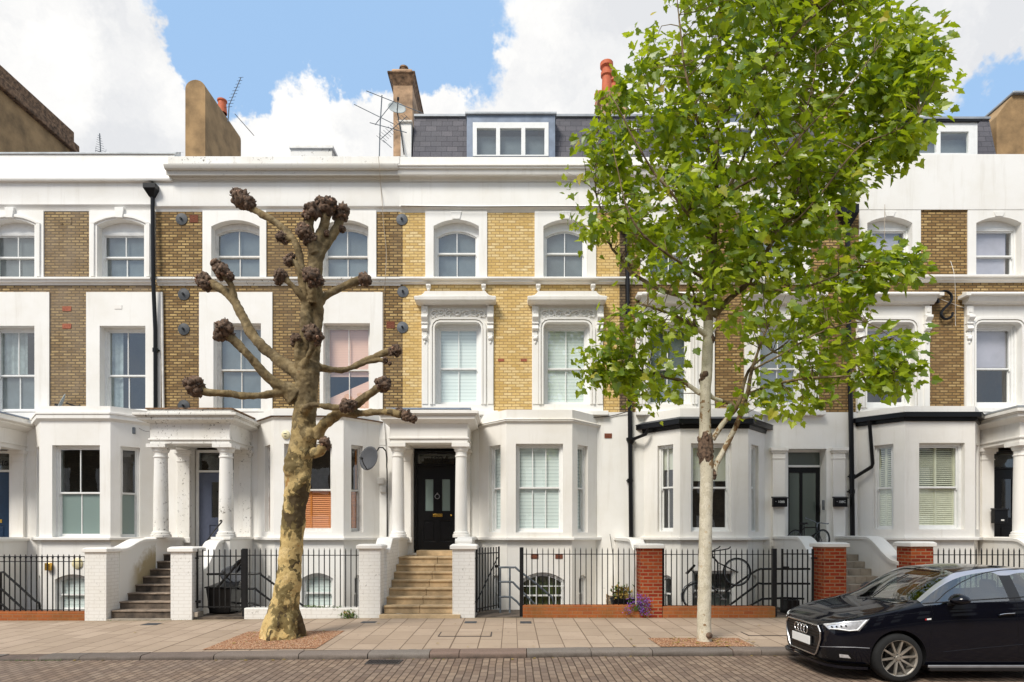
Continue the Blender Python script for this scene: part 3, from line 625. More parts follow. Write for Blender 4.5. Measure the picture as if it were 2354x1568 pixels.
portico(h2, -8.78, -6.84, (3.97,4.10,4.46,4.52,4.68,4.80), 'stucco_dirty', 'moss', (-8.61,-7.01), .17)
door(h2, *dH2, 1.30, 3.42, 3.95, 'door_grey', style='panels', handle='steel')
# chimney behind, rounded top and flank
g = MB(); zt = 15.05
pr = [(-9.74, Wz(372)), (-9.14, Wz(372)), (-9.14, zt)] + [(-9.44+.30*math.cos(R(a)), zt+.27*math.sin(R(a))) for a in range(15, 180, 15)] + [(-9.74, zt)]
g.prism(pr, lambda p: (p[0], 18.2, p[1]), lambda p: (p[0], 20.6, p[1])); c = g.build('chimney', M['render'], h2, bevel=.02)
g = MB(); g.lathe([(.13,0),(.15,.0),(.12,.35),(.15,.38),(.15,.42),(.0,.43)], (-9.3, 19.6, zt+.22), 'Z', 14); g.build('chimney_pot', M['pot'], c, smooth='auto')
g = MB(); g.add([(-9.5,20.6,11.5),(-9.1,20.6,11.5),(-9.1,21.3,11.5),(-9.5,21.3,11.5),(-9.5,20.6,13.0),(-9.1,20.6,13.0)], [(0,3,2,1),(0,1,5,4),(1,2,5),(3,0,4),(2,3,4,5)]); g.build('roof_upstand', M['brick_tan'], c)
g = MB(); g.box(xp(668,17.4), xp(763,17.4), 17.4, 19.2, Wz(372), zp(343,17.4)); c = g.build('roof_hatch', M['stucco_dirty'], h2)
g = MB(); g.box(xp(666,17.4), xp(765,17.4)+.02, 17.35, 19.3, zp(343,17.4), zp(336,17.4)); g.build('hatch_cover', M['paint_old'], c, bevel=.01)

# ---------------- third house: cleaned yellow brick
def mansard(root, pxa, pxb, dpx0, dpx1, panes, ztop_px=270, dtop=264.5, style='lead', wy=(282, 360)):
    Y0, Y1 = 16.75, 17.15; xa, xb = xp(pxa, 16.9), xp(pxb, 16.9); zt = zp(ztop_px, Y1); zb = Wz(372)
    dx0, dx1 = xp(dpx0, 16.7), xp(dpx1, 16.7)
    for a, b in ((xa, dx0), (dx1, xb)):
        if b <= a: continue
        g = MB(); g.add([(a,Y0,zb),(b,Y0,zb),(b,Y1,zt),(a,Y1,zt),(a,YW+9,zb),(b,YW+9,zb),(b,YW+9,zt),(a,YW+9,zt)], [(0,1,2,3),(3,2,6,7),(0,3,7,4),(2,1,5,6),(4,7,6,5)])
        g.build('mansard_slope', M['slate'], root)
    g = MB(); g.box(xa, xb, Y1-.06, YW+9, zt, zt+.06); g.build('mansard_coping', M['zinc'], root)
    F = frame(0, 16.7, 1, 0); zd = zp(dtop, 16.7)
    wx0, wx1 = xp(panes[0], 16.7), xp(panes[1], 16.7); wz0, wz1 = zp(wy[1], 16.7), zp(wy[0], 16.7)
    g = MB(); g.holed(F, rect(dx0, dx1, zb, zd), [rect(wx0, wx1, wz0, wz1)], 0, .1)
    g.box(dx0, dx0+.05, 16.8, 18.3, zb, zd); g.box(dx1-.05, dx1, 16.8, 18.3, zb, zd); g.box(dx0+.05, dx1-.05, 16.8, 18.3, zd-.1, zd)
    d = g.build('dormer', M['lead'] if style == 'lead' else M['paint'], root)
    g = MB(); g.box(dx0-.04, dx1+.04, 16.64, 18.4, zd+.002, zd+.05); g.build('dormer_roof', M['zinc' if style == 'lead' else 'black'], d)
    n = panes[2]; w = (wx1-wx0)/n; g = MB()
    holes = [rect(wx0+i*w+(.11 if i == 0 else .055), wx0+(i+1)*w-(.11 if i == n-1 else .055), wz0+.04, wz1-.16) for i in range(n)]
    g.holed(F, rect(wx0, wx1, wz0, wz1), holes, -.02, .08, back=True); fr_ = g.build('dormer_window', M['paint'], d, bevel=.004)
    for h in holes: q = MB(); loopbox(q, F, h, .03); q.build('pane', M['glass_sky'], fr_)
    q = MB(); q.fbox(F, wx0, wx1, .2, .21, wz0, wz1-.25); q.build('net_curtain', M['net'], fr_)
    return d
up3 = [('parapet', [(361,-.3),(361,.14),(378,.14),(378,-.3)], 'stucco_warm', 917, 1440),
       ('cornice', [(378,-.3),(378,.40),(380,.40),(383,.36),(387,.36),(387.5,.32),(400,.30),(402,.29),(405,.16),(412,.11),(418,.10),(419,-.3)], 'stucco_warm', 919, 1440),
       ('frieze', [(419,-.3),(419,.09),(472,.09),(473,.11),(475,.11),(475.5,.08),(484,.02),(489,.0),(489,-.3)], 'stucco', 920, 1440),
       ('string_course', [(636,0),(636,.15),(640,.15),(643,.10),(648,.09),(650,.05),(654,.02),(654,0)], 'stucco', 921, 1443)]
s2 = [S2(978, 1120), S2(1229, 1370)]
s1 = [(Wx(970), Wx(1135), Wz(947), Wz(700)), (Wx(1223), Wx(1386), Wz(947), Wz(700))]
dH3 = (-2.52, -1.50)
h3 = house(3, 921, 1440, 'clean yellow-brick terraced house with carved window hoods and a black front door', 'brick_yellow', up3, s2, s1, brick_x=(926, 1424), ground_holes=[bayhole(3), dooropen(*dH3, 1.30, 3.98)], brick_top=489)
g = MB(); g.holed(FM, rect(Wx(1424), Wx(1440), Wz(948), Wz(489)), [], 0, .3); g.build('party_brick_strip', M['brick_dark'], h3)
def keystone(root, c, za, zb_, w=.10):
    g = MB(); g.prism([(c-w,za),(c+w,za),(c+w*1.45,zb_),(c-w*1.45,zb_)], lambda p: FM(p[0],p[1],-.055), lambda p: FM(p[0],p[1],-.02)); g.build('keystone', M['stucco'], root, bevel=.006)
def arched_window(root, a, b, s, ins=NET, head=None, glass='glass_sky', brackets=False, key=True, dep=.2, yz=637.5, ys=521, rise=.17):
    u0, u1 = Wx(a), Wx(b); zs, zz = Wz(ys), Wz(yz); surround(root, *s, oloop(u0, u1, zz, zs, rise))
    if head: sash(root, u0, u1, zz, zs, rise=rise, head=head, zm=Wz(583), dep=dep, cols=1, inside=ins, glass=glass, sill=False)
    else: sash(root, u0, u1, zz, zs-.13, rise=rise, zm=Wz(577), dep=dep, inside=ins, glass=glass, sill=False, fr=.07)
    if not head: headband(root, u0, u1, zs, rise, .135, dep)
    if key: keystone(root, (u0+u1)/2, zs+rise+.01, Wz(488))
    if brackets:
        g = MB(); g.box(s[0]-.05, s[1]+.05, YW-.21, YW, Wz(641,.2), Wz(637,.2)); sl = g.build('window_sill', M['stucco'], root, bevel=.01)
        for x in (s[0]+.09, s[1]-.09):
            g = MB(); g.prism([(0,0),(.13,0),(.14,-.05),(.09,-.10),(.0,-.10)], lambda p: (x-.06, YW-p[0], Wz(653,.1)+p[1]), lambda p: (x+.06, YW-p[0], Wz(653,.1)+p[1]))
            g.ball((x, YW-.06, Wz(653,.1)-.12), .045, 7, 1, 1, 1.2) if True else (0); g.build('sill_bracket', M['stucco'], sl, bevel=.008)
NETH = [('flat',0,1,0,1,'net','net_curtain')]
arched_window(h3, 997, 1101, s2[0], brackets=True); arched_window(h3, 1249, 1350, s2[1], brackets=True)
def corbel(root, x, zt, mat='stucco'):
    """scrolled bracket with a drop, top at zt"""
    g = MB(); g.box(x-.085, x+.085, YW-.12, YW-.02, zt-.25, zt); g.box(x-.045, x+.045, YW-.135, YW-.12, zt-.17, zt-.07)
    g.prism([(.03,-.25),(.19,-.25),(.20,-.31),(.17,-.36),(.12,-.40),(.11,-.5),(.14,-.56),(.15,-.60),(.10,-.64),(.03,-.66)], lambda p: (x-.08, YW-p[0], zt+p[1]), lambda p: (x+.08, YW-p[0], zt+p[1]))
    g.box(x-.09, x+.09, YW-.14, YW-.02, zt-.47, zt-.44); g.box(x-.055, x+.055, YW-.08, YW-.02, zt-.80, zt-.66)
    g.ball((x, YW-.08, zt-.84), .055, 7, 1.25, 1, 1); g.ball((x-.045, YW-.08, zt-.79), .03, 6); g.ball((x+.045, YW-.08, zt-.79), .03, 6); g.ball((x, YW-.07, zt-.94), .03, 6, 1, 1, 1.6)
    return g.build('scroll_bracket', M[mat], root, bevel=.006)
def ornate(root, a, b, hood, s, ins, ytop=742.5, ybot=930, carved=True, cols=2, glass='glass', zm=845, sillb=True):
    u0, u1 = Wx(a), Wx(b); zt, zb_ = Wz(ytop), Wz(ybot); rc = .14
    hole = [(u0,zb_),(u1,zb_),(u1,zt-rc)] + [(u1-rc+rc*math.cos(R(t)), zt-rc+rc*math.sin(R(t))) for t in (30,60,90)] + [(u0+rc-rc*math.sin(R(t)), zt-rc+rc*math.cos(R(t))) for t in (0,30,60,90)]
    g = MB(); g.holed(FM, rect(*s), [hole], -.04, .3); sr = g.build('window_surround', M['stucco'], root)
    def off(e): return [(u0-e,zb_),(u1+e,zb_),(u1+e,zt-rc)] + [(u1-rc+(rc+e)*math.cos(R(t)), zt-rc+(rc+e)*math.sin(R(t))) for t in (30,60,90)] + [(u0+rc-(rc+e)*math.sin(R(t)), zt-rc+(rc+e)*math.cos(R(t))) for t in (0,30,60,90)]
    for e0, e1, d in ((.0,.045,.075),(.07,.13,.09)):
        o, i = off(e1), off(e0+.001); i[0] = (i[0][0], zb_+.001); i[1] = (i[1][0], zb_+.001)
        g = MB(); g.prism([o[k] for k in range(1, len(o))] + [o[0]] + [i[0]] + i[:0:-1], lambda p: FM(p[0],p[1],-d), lambda p: FM(p[0],p[1],-.03)); g.build('architrave', M['stucco'], sr)
    # pilaster strips
    xa, xb = s[0]+.085, s[1]-.085; ztb = Wz(702, .15)
    for x in (xa, xb): g = MB(); g.box(x-.075, x+.075, YW-.065, YW-.03, zb_, ztb-.7); g.build('pilaster_strip', M['stucco'], sr, bevel=.006); corbel(sr, x, ztb)
    # hood
    h0, h1_ = Wx(hood[0]), Wx(hood[1])
    if carved:
        g = MB(); P = profz([(702,0),(702,.14),(699,.16),(695,.26),(691,.31),(689,.345),(681,.36),(680,.33),(680,0)])
        g.extx(P, h0+.25, h1_-.25, YW)
        # mitred ends
        for sx, xe in ((-1, h0+.25), (1, h1_-.25)):
            pts = P[1:-1]; V = []
            mx_ = max(p[0] for p in pts)
            for p in pts: V.append((xe, YW-p[0], p[1]))
            for p in pts: V.append((xe+sx*(p[0]-.10 if p[0] > .1 else 0)*.9, YW-p[0], p[1]))
            for p in pts: V.append((xe+sx*(p[0]-.10)*.9, YW, p[1]))
            n = len(pts); Fs = []
            for i in range(n-1): Fs += [(i,i+1,n+i+1,n+i),(n+i,n+i+1,2*n+i+1,2*n+i)]
            Fs += [tuple([0,n,2*n]), tuple([n-1,2*n-1,3*n-1])]; g.add(V, Fs)
        za_, zb2 = Wz(680,.3), Wz(669,.3); hx0, hx1_ = h0+.10, h1_-.10; cv = [(0,0),(.10,.02),(.16,.06),(.19,.10)]; hh_ = zb2-za_
        pts = [(hx0+dx, za_+dz*hh_/.10) for dx, dz in cv] + [(hx1_-dx, za_+dz*hh_/.10) for dx, dz in cv[::-1]]
        g.prism(pts, lambda p: (p[0], YW-.30, p[1]), lambda p: (p[0], YW, p[1]))
        g.build('hood', M['stucco_warm'], sr, bevel=.006)
        # carved frieze: scrolls either side of a shell
        g = MB(); fz0, fz1 = Wz(737), Wz(707); cx = (s[0]+s[1])/2; hw = (xb-xa)/2-.12; cz = (fz0+fz1)/2; rnd = random.Random(3)
        for sd in (-1, 1):
            for k, (fx, fr_) in enumerate(((.32,.10),(.58,.105),(.84,.10))):
                X = cx+sd*hw*fx; pts = []
                for t in range(15): an = t*.62+(k%2)*math.pi; r = .015+fr_*t/15; pts.append((X+sd*r*math.cos(an), YW-.055, cz+(.03 if k%2 else -.02)+r*math.sin(an)))
                g.tube(pts, [.014+.012*(i/14) for i in range(15)], 6)
                for q in range(5): an = rnd.uniform(0,6.28); g.ball((X+.11*math.cos(an), YW-.05, cz+.11*math.sin(an)), rnd.uniform(.02,.035), 5, 1.3, .8, 1)
        for k in range(7): an = R(20+k*23.3); g.ball((cx+.07*math.cos(an), YW-.06, cz-.03+.10*math.sin(an)), .028, 5, 1, .8, 1.6)
        g.ball((cx, YW-.06, cz-.05), .05, 6, 1.4, .8, .7)
        for k in range(9): g.ball((cx+(k-4)*.055, YW-.055, fz0+.03+abs(k-4)*.012), .026, 5, 1.2, .8, .8)
        g.build('carved_frieze', M['stucco'], sr, smooth=True)
    else:
        g = MB(); P = profz([(700,0),(700,.12),(696,.14),(693,.20),(687,.24),(680,.27),(677,.33),(673,.34),(671,.30),(671,0)])
        g.extx(P, h0+.12, h1_-.12, YW); g.box(h0, h0+.12, YW-.33, YW, Wz(680,.3), Wz(672,.3)); g.box(h1_-.12, h1_, YW-.33, YW, Wz(680,.3), Wz(672,.3)); g.build('hood', M['stucco'], sr, bevel=.008)
    sash(root, u0+.05, u1-.05, Wz(929), zt-.06, zm=Wz(zm), dep=.2, cols=cols, fr=.05, inside=ins, glass=glass, sill=False)
    g = MB(); g.holed(FM, [(u0+.001,zb_),(u1-.001,zb_),(u1-.001,zt),(u0+.001,zt)], [rect(u0+.05,u1-.05,Wz(929)+.001,zt-.06)], .12, .28); g.build('box_frame', M['paint'], root)
    if sillb: g = MB(); g.box(s[0]+.0, s[1]+.12, YW-.17, YW, Wz(954,.16), Wz(944,.16)); g.build('sill_course', M['stucco'], sr, bevel=.01)
BL = [('flat',0,1,0,1,'blind','white_shutter_blind')]
ornate(h3, 1000, 1106, (955, 1142.5), s1[0], BL); ornate(h3, 1249, 1356, (1210.5, 1392.5), s1[1], BL)
for (x, y) in ((1152,828),(1204,828)): airbrick(h3, x, y, 14, 6, mat='terracotta')
bay(h3, *XF[3], Wz(956), dict(u=(xp(1185.8,YB), xp(1294.5,YB)), kw=dict(cols=3, zm=zp(1122,YB), fr=.06, dep=.16, inside=BL)),
    dict(t=(.2,.60), kw=dict(cols=1, zm=zp(1122,YB), inside=BL)), (zp(1224,YB), zp(1020,YB)), mat='stucco_warm',
    corn=[(.0,.05,972,968,'stucco_warm'),(.06,.06,968,964,'stucco_warm'),(.08,.02,964,960,'coping'),(.0,-.2,960,957,'coping')],
    base=dict(u=(xp(1196,YB), xp(1298,YB)), z=(-.2,.62), rise=.20, kw=dict(cols=1, glass='glass_dark', inside=[('fold',0,1,0,1,'greencurt','green_curtain')])))
portico(h3, -2.96, -1.075, (3.99,4.13,4.46,4.53,4.73,4.80), 'stucco_warm', 'lead', (-2.795,-1.246), .155)
door(h3, *dH3, 1.36, 3.60, 3.93, 'black', style='h3', frame_m='black', glass='glass_dark')
text_part('102A', .25, (-1.93, 16.29, 3.77), M['black'], h3, 'house_number')
mansard(h3, 949, 1438, 1073, 1276, (1087, 1261, 3))
# basement window guard
wg = MB()
for i in range(7): x = xp(1203+i*15, YB); wg.tube([(x, YB+.05, -.25), (x, YB+.05, .72)], .011, 5)
for z in (-.02, .47): wg.tube([(xp(1196,YB), YB+.05, z), (xp(1298,YB), YB+.05, z)], .011, 5)
wg.build('window_guard', M['paint'], h3)
# stack of house 2/3
g = MB(); X0, X1, Y0 = -3.50, -2.93, 18.0
g.box(X0, X1, Y0, 20.0, Wz(372), 15.0); c = g.build('chimney', M['render_pale'], h3, bevel=.01)
g = MB(); g.add([(X0,Y0,15.0),(X1,Y0,15.0),(X1,20,15.0),(X0,20,15.0),(X0-.13,Y0-.12,15.28),(X1+.07,Y0-.12,15.28),(X1+.07,20.1,15.28),(X0-.13,20.1,15.28)], [(0,1,5,4),(1,2,6,5),(2,3,7,6),(3,0,4,7)])
g.box(X0-.15, X1+.09, Y0-.14, 20.12, 15.28, 15.33); g.build('chimney_cap', M['moss'], c, bevel=.01)
g = MB(); g.box(X0-.05, X1, Y0-.05, 19.9, 15.33, 15.47); g.build('flaunching', M['render_pale'], c, bevel=.05)
for i in range(3): g = MB(); g.lathe([(.11,0),(.13,.0),(.12,.14),(.14,.15),(.13,.2),(0,.21)], (-3.22, 18.2+i*.7, 15.47), 'Z', 14); g.build('chimney_pot', M['moss'], c, smooth='auto')
g = MB(); g.box(xp(922.5,17), xp(947,17), 16.9, 17.9, Wz(372), zp(283,16.9)); c2 = g.build('party_upstand', M['stucco_warm'], h3, bevel=.01)
g = MB(); g.box(xp(919,17), xp(949,17), 16.85, 18.0, zp(283,16.9), zp(278,16.9)); g.build('upstand_cap', M['coping'], c2, bevel=.015)

# ---------------- fourth house, behind the leafy tree
up4 = [(n, p, m_, 1440, 1957) for (n, p, m_, a, b) in up3]
s2 = [S2(1472, 1612), S2(1720, 1862)]
s1 = [(Wx(1461), Wx(1642), Wz(947), Wz(700)), (Wx(1710), Wx(1881), Wz(947), Wz(700))]
dH4 = (xp(1811,16.42), xp(1885,16.42))
h4 = house(4, 1440, 1957, 'brown-brick terraced house behind the leafy street tree with a flush glazed black door', 'brick_tan', up4, s2, s1, brick_x=(1440, 1957),
           ground_holes=[bayhole(4), rect(Wx(1809.5), Wx(1899), 1.3, Wz(1032))], brick_top=489)
h4['group'] = 'terraced houses in the row'
arched_window(h4, 1490, 1594, s2[0]); arched_window(h4, 1740, 1844, s2[1])
for a, b, hd, s in ((1488, 1590, (1460,1643), s1[0]), (1744, 1846, (1708,1889), s1[1])): ornate(h4, a, b, hd, s, [('flat',0,1,.0,1,'net','net_curtain')], carved=False, glass='glass_sky')
bay(h4, *XF[4], Wz(953), dict(u=(xp(1588.5,YB), xp(1682,YB)), kw=dict(cols=1, zm=zp(1122,YB), fr=.06, dep=.14, inside=[('flat',0,1,.58,1,'roman','roman_blind')])),
    dict(t=(.18,.60), kw=dict(cols=2, zm=zp(1120,YB), inside=[('flat',0,1,.72,1,'roman','roman_blind')])), (zp(1222,YB), zp(1019,YB)), mat='stucco_warm',
    corn=[(.03,.05,985,974,'black'),(.16,.16,974,962,'black'),(.18,.02,962,955,'plate')],
    base=dict(u=(xp(1592,YB), xp(1692,YB)), z=(-.2,.86), rise=0, kw=dict(cols=1, glass='glass_dark')))
door(h4, dH4[0], dH4[1], 1.36, zp(1074.7,16.42), zp(1040,16.42), 'black', Y=16.42, style='glass2', glass='glass_obsc')
for a, b in ((1773, 1802), (1911, 1939)): pilaster(h4, Wx(a), Wx(b), 1.45, Wz(1030), 'stucco_warm')
g = MB(); g.box(Wx(1809.5)-.0, Wx(1899), YW+.3, YW+.31, 1.3, 1.36); g.build('threshold', M['stone_grey'], h4)
mansard(h4, 1441, 1948, 1600, 1802, (1616, 1787, 3))
g = MB(); g.box(2.58, 3.3, 17.6, 20.2, Wz(372), 14.3); c = g.build('chimney', M['render_pale'], h4, bevel=.01)
g = MB(); g.box(2.48, 3.40, 17.5, 20.3, 14.3, 14.5); g.build('chimney_cap', M['render'], c, bevel=.02)
for i in range(4): g = MB(); g.lathe([(.15,0),(.13,.55),(.17,.58),(.17,.68),(.13,.69),(.13,.80),(.19,.84),(.19,.95),(0,.97)], (2.75 if i % 2 == 0 else 3.08, 17.75+i*.62, 14.5), 'Z', 16); g.build('chimney_pot', M['pot'], c, smooth='auto')
g = MB(); g.box(xp(1441,17), xp(1462,17), 16.9, 17.9, Wz(372), zp(281,16.9)); g.build('party_upstand', M['stucco_warm'], h4, bevel=.01)
g = MB(); g.box(8.6, 9.0, 17.0, 19.9, Wz(372), 13.9); c = g.build('chimney', M['render_pale'], h4, bevel=.01)
g = MB(); g.box(8.5, 9.1, 16.9, 20.0, 13.9, 14.05); g.build('chimney_cap', M['render'], c, bevel=.02)

# ---------------- fifth house, far right
up5 = [('parapet', [(354.5,-.3),(354.5,.05),(470,.05),(482,.045),(483,.0),(483,-.3)], 'stucco', 1957, 2500),
       ('string_course', [(631,0),(631,.15),(636,.15),(638,.10),(643,.09),(646,.04),(650,.02),(650,0)], 'stucco_warm', 1957, 2500)]
s2 = [(Wx(1974), Wx(2115), Wz(633), Wz(482)), (Wx(2223), Wx(2365), Wz(633), Wz(482))]
s1 = [(Wx(1967), Wx(2135), Wz(947), Wz(697)), (Wx(2216), Wx(2381), Wz(947), Wz(697))]
dH5 = (12.72, 13.7)
h5 = house(5, 1957, 2500, 'tall plain white and brown-brick terraced house at the far right with green shutters', 'brick_tan', up5, s2, s1, brick_x=(1957, 2500),
           ground_holes=[bayhole(5), dooropen(*dH5, 1.30, 4.0)], brick_top=483)
LV = [('flat',0,.86,.0,1,'net_light','roller_blind')]
for (a, b, s) in ((1992, 2095.5, s2[0]), (2242, 2346, s2[1])): arched_window(h5, a, b, s, ins=LV, head=Wz(520), yz=632, ys=514, rise=.16, glass='glass')
for a, b, hd, s, q in ((1990, 2099, (1950,2151), s1[0], .55), (2240, 2345, (2201,2400), s1[1], .55)): ornate(h5, a, b, hd, s, [('flat',0,.92,.5,1,'net_light','roller_blind')], carved=False, cols=1, ybot=938, sillb=False)
bay(h5, *XF[5], Wz(948), dict(u=(xp(2113,YB), xp(2218,YB)), kw=dict(cols=1, zm=zp(1121,YB), fr=.07, dep=.16, inside=[('louvre',0,1,.50,1,'shutter_g','louvred_shutter'),('closed',0,1,0,.5,'shutter_g','closed_shutter')])),
    dict(t=(.22,.62), kw=dict(cols=1, zm=zp(1121,YB), inside=[('louvre',0,1,.50,1,'shutter_g','louvred_shutter'),('closed',0,1,0,.5,'shutter_g','closed_shutter')])), (zp(1217,YB), zp(1018,YB)), mat='stucco_warm',
    corn=[(.04,.05,968,958,'black'),(.14,.14,958,947,'black'),(.16,-.1,947,941,'iron')],
    base=dict(u=(xp(2120,YB), xp(2210,YB)), z=(-.2,.62), rise=.15, kw=dict(cols=1, glass='glass_dark')))
portico(h5, 12.30, 14.25, (4.02,4.16,4.5,4.6,4.78,4.86), 'stucco_warm', 'zinc', (12.48,14.07), .165)
door(h5, *dH5, 1.30, 3.5, 3.95, 'black', style='panels', frame_m='black')
mansard(h5, 1948, 2290, 1990, 2247, (2000, 2235, 3), ztop_px=276, dtop=282, style='white', wy=(290, 356))
g = MB(); xa = xp(2291,17.3)
g.add([(xa,17.3,Wz(372)),(xa+3.2,17.3,Wz(372)),(xa+3.2,17.3,zp(219,17.3)),(xa+.45,17.3,zp(219,17.3)),(xa,17.3,zp(268,17.3)),
       (xa,20.5,Wz(372)),(xa+3.2,20.5,Wz(372)),(xa+3.2,20.5,zp(219,17.3)),(xa+.45,20.5,zp(219,17.3)),(xa,20.5,zp(268,17.3))], [(0,1,2,3,4),(9,8,7,6,5),(2,7,8,3),(3,8,9,4),(4,9,5,0),(1,6,7,2)])
c = g.build('chimney', M['render'], h5)
g = MB(); g.box(xa+.40, xa+3.3, 17.2, 20.6, zp(219,17.3), zp(219,17.3)+.07); g.build('chimney_cap', M['zinc'], c, bevel=.02)

# ---------------- pipes
def WP(px, py, d=.09): return (xp(px, YW-d), YW-d, zp(py, YW-d))
pp = downpipe(h1, [WP(350.5,430,.12), WP(352,640,.19), WP(357,760,.10), WP(357.5,945,.10)], .05, 'black', collars=[WP(357,805,.10)], hopper=(*WP(350.5,425,.12)[:2], zp(424,YW-.2), .16, .30))
g = MB(); g.tube([WP(350,424,.1), WP(352,417,.0)], .05, 8); g.build('outlet', M['black'], pp)
downpipe(h2, [WP(372,672,.05), WP(375.5,945,.05)], .03, 'paint_old')
p = downpipe(h4, [WP(1441,510,.12), WP(1443,700,.12), WP(1448,940,.12), WP(1451,1240,.12)], .06, 'black', collars=[WP(1448.5,1105,.12), WP(1446,790,.12)], hopper=(*WP(1440,505,.12)[:2], zp(503,YW-.2), .22, .35))
g = MB(); g.tube([WP(1490,986,.35), WP(1485,998,.30), WP(1455,1010,.14)], .045, 8); g.build('branch_pipe', M['black'], p)
g = MB(); x, y, z = WP(1450, 1012, .12); g.lathe([(.05,-.12),(.12,0),(.12,.06),(.05,.06)], (x,y,z), 'Z', 12); g.build('hopper', M['black'], p)
p = downpipe(h5, [WP(1948,500,.12), WP(1949,640,.16), WP(1952,800,.12), WP(1957,1000,.12), WP(1960,1232,.12)], .06, 'black', collars=[WP(1958,1130,.12), WP(1959,1095,.12)], hopper=(*WP(1947,478,.12)[:2], zp(472,YW-.2), .23, .55))
g = MB(); g.tube([WP(1998,966,.42), WP(2000,985,.38), WP(2006,1066,.42), WP(2004,1073,.40), WP(1962,1099,.13)], .045, 10); g.build('branch_pipe', M['black'], p, smooth='auto')
# ================================================================== street
def gz(x, y=13.0):                       # ground falls slightly to the left and towards the kerb
    l = -.06*min(1, max(0, (-x-2.5)/6)); t = min(1, max(0, (13.0-y)/3.5)); return l - .035*t
def kerbY(x):
    K_ = [(-60,8.9),(-8,9.24),(-2,9.37),(0,9.44),(1.3,9.56),(3.6,9.62),(60,9.72)]
    for (a,p),(b,q) in zip(K_[:-1],K_[1:]):
        if x <= b: return p+(q-p)*max(0,(x-a)/(b-a))
    return 9.72
def paving():
    m, N, L, b = newmat('concrete_paving_slabs'); p = wpos(N); sp = N.new('ShaderNodeSeparateXYZ'); L.new(p, sp.inputs[0])
    wn = N.new('ShaderNodeTexNoise'); wn.inputs['Scale'].default_value = .8; wn.noise_dimensions = '1D'; L.new(sp.outputs[0], wn.inputs['W'])
    ma = N.new('ShaderNodeMath'); ma.operation = 'MULTIPLY_ADD'; L.new(wn.outputs['Fac'], ma.inputs[0]); ma.inputs[1].default_value = .5; L.new(sp.outputs[0], ma.inputs[2])
    cb = N.new('ShaderNodeCombineXYZ'); L.new(sp.outputs[1], cb.inputs[0]); L.new(ma.outputs[0], cb.inputs[1])
    bt = brick_node(N, L, cb.outputs[0], .75, .385, .010, (0,0,0), (1,1,1), (.5,.5,.5), smooth=.3)
    base = ramp(N, L, bt.outputs['Color'], [(0, (.36,.27,.195)), (.5, (.41,.31,.225)), (1, (.46,.35,.26))])
    n1 = nz(N, L, 1.1, 6, .65, p); base = mix(N, L, ramp(N, L, n1, [(.40, (.0,.0,.0)), (.72, (.5,.5,.5))]), base, (.29,.21,.15))
    n2 = nz(N, L, 40, 4, .7, p); base = mix(N, L, ramp(N, L, n2, [(.3, (.35,.35,.35)), (.6, (0,0,0))]), base, (.30,.24,.18))
    n3 = nz(N, L, 7, 8, .8, p); base = mix(N, L, ramp(N, L, n3, [(.60, (0,0,0)), (.68, (.6,.6,.6))]), base, (.22,.165,.12)); vg = N.new('ShaderNodeTexVoronoi'); vg.inputs['Scale'].default_value = 3.3; L.new(p, vg.inputs['Vector']); base = mix(N, L, ramp(N, L, vg.outputs['Distance'], [(.055, (.7,.7,.7)), (.075, (0,0,0))]), base, (.13,.10,.08))
    # darker brown where the path meets the garden walls
    mr = N.new('ShaderNodeMapRange'); L.new(sp.outputs[1], mr.inputs[0]); mr.inputs[1].default_value = 12.75; mr.inputs[2].default_value = 13.0; mr.inputs[3].default_value = 0; mr.inputs[4].default_value = .55
    base = mix(N, L, mr.outputs[0], base, (.20,.16,.09))
    c = mix(N, L, bt.outputs['Fac'], base, (.15,.105,.07)); L.new(c, b.inputs['Base Color']); b.inputs['Roughness'].default_value = .8; b.inputs['Specular IOR Level'].default_value = .3
    inv = N.new('ShaderNodeMath'); inv.operation = 'MULTIPLY_ADD'; L.new(bt.outputs['Fac'], inv.inputs[0]); inv.inputs[1].default_value = -1; L.new(n2, inv.inputs[2]); bump(N, L, b, inv.outputs[0], .35, .008); return m
def setts():
    m, N, L, b = newmat('clay_block_paving'); p = wpos(N); wn = N.new('ShaderNodeTexNoise'); wn.inputs['Scale'].default_value = 1.2; L.new(p, wn.inputs['Vector'])
    vs = N.new('ShaderNodeVectorMath'); vs.operation = 'MULTIPLY_ADD'; L.new(wn.outputs['Color'], vs.inputs[0]); vs.inputs[1].default_value = (.05,.05,0); L.new(p, vs.inputs[2])
    sq = N.new('ShaderNodeSeparateXYZ'); L.new(vs.outputs[0], sq.inputs[0]); cq = N.new('ShaderNodeCombineXYZ'); L.new(sq.outputs[1], cq.inputs[0]); L.new(sq.outputs[0], cq.inputs[1])
    bt = brick_node(N, L, cq.outputs[0], .215, .106, .010, (0,0,0), (1,1,1), (.5,.5,.5), smooth=.4)
    base = ramp(N, L, bt.outputs['Color'], [(0, (.18,.12,.085)), (.5, (.26,.18,.125)), (1, (.33,.24,.17))])
    n1 = nz(N, L, .9, 6, .65, p); base = mix(N, L, ramp(N, L, n1, [(.38, (0,0,0)), (.7, (.6,.6,.6))]), base, (.19,.145,.12))
    n2 = nz(N, L, 60, 4, .7, p); base = mix(N, L, ramp(N, L, n2, [(.3, (.5,.5,.5)), (.62, (0,0,0))]), base, (.13,.10,.08))
    c = mix(N, L, bt.outputs['Fac'], base, (.065,.043,.028)); L.new(c, b.inputs['Base Color']); b.inputs['Roughness'].default_value = .75; b.inputs['Specular IOR Level'].default_value = .3
    inv = N.new('ShaderNodeMath'); inv.operation = 'MULTIPLY_ADD'; L.new(bt.outputs['Fac'], inv.inputs[0]); inv.inputs[1].default_value = -1; L.new(n2, inv.inputs[2]); bump(N, L, b, inv.outputs[0], .6, .01); return m
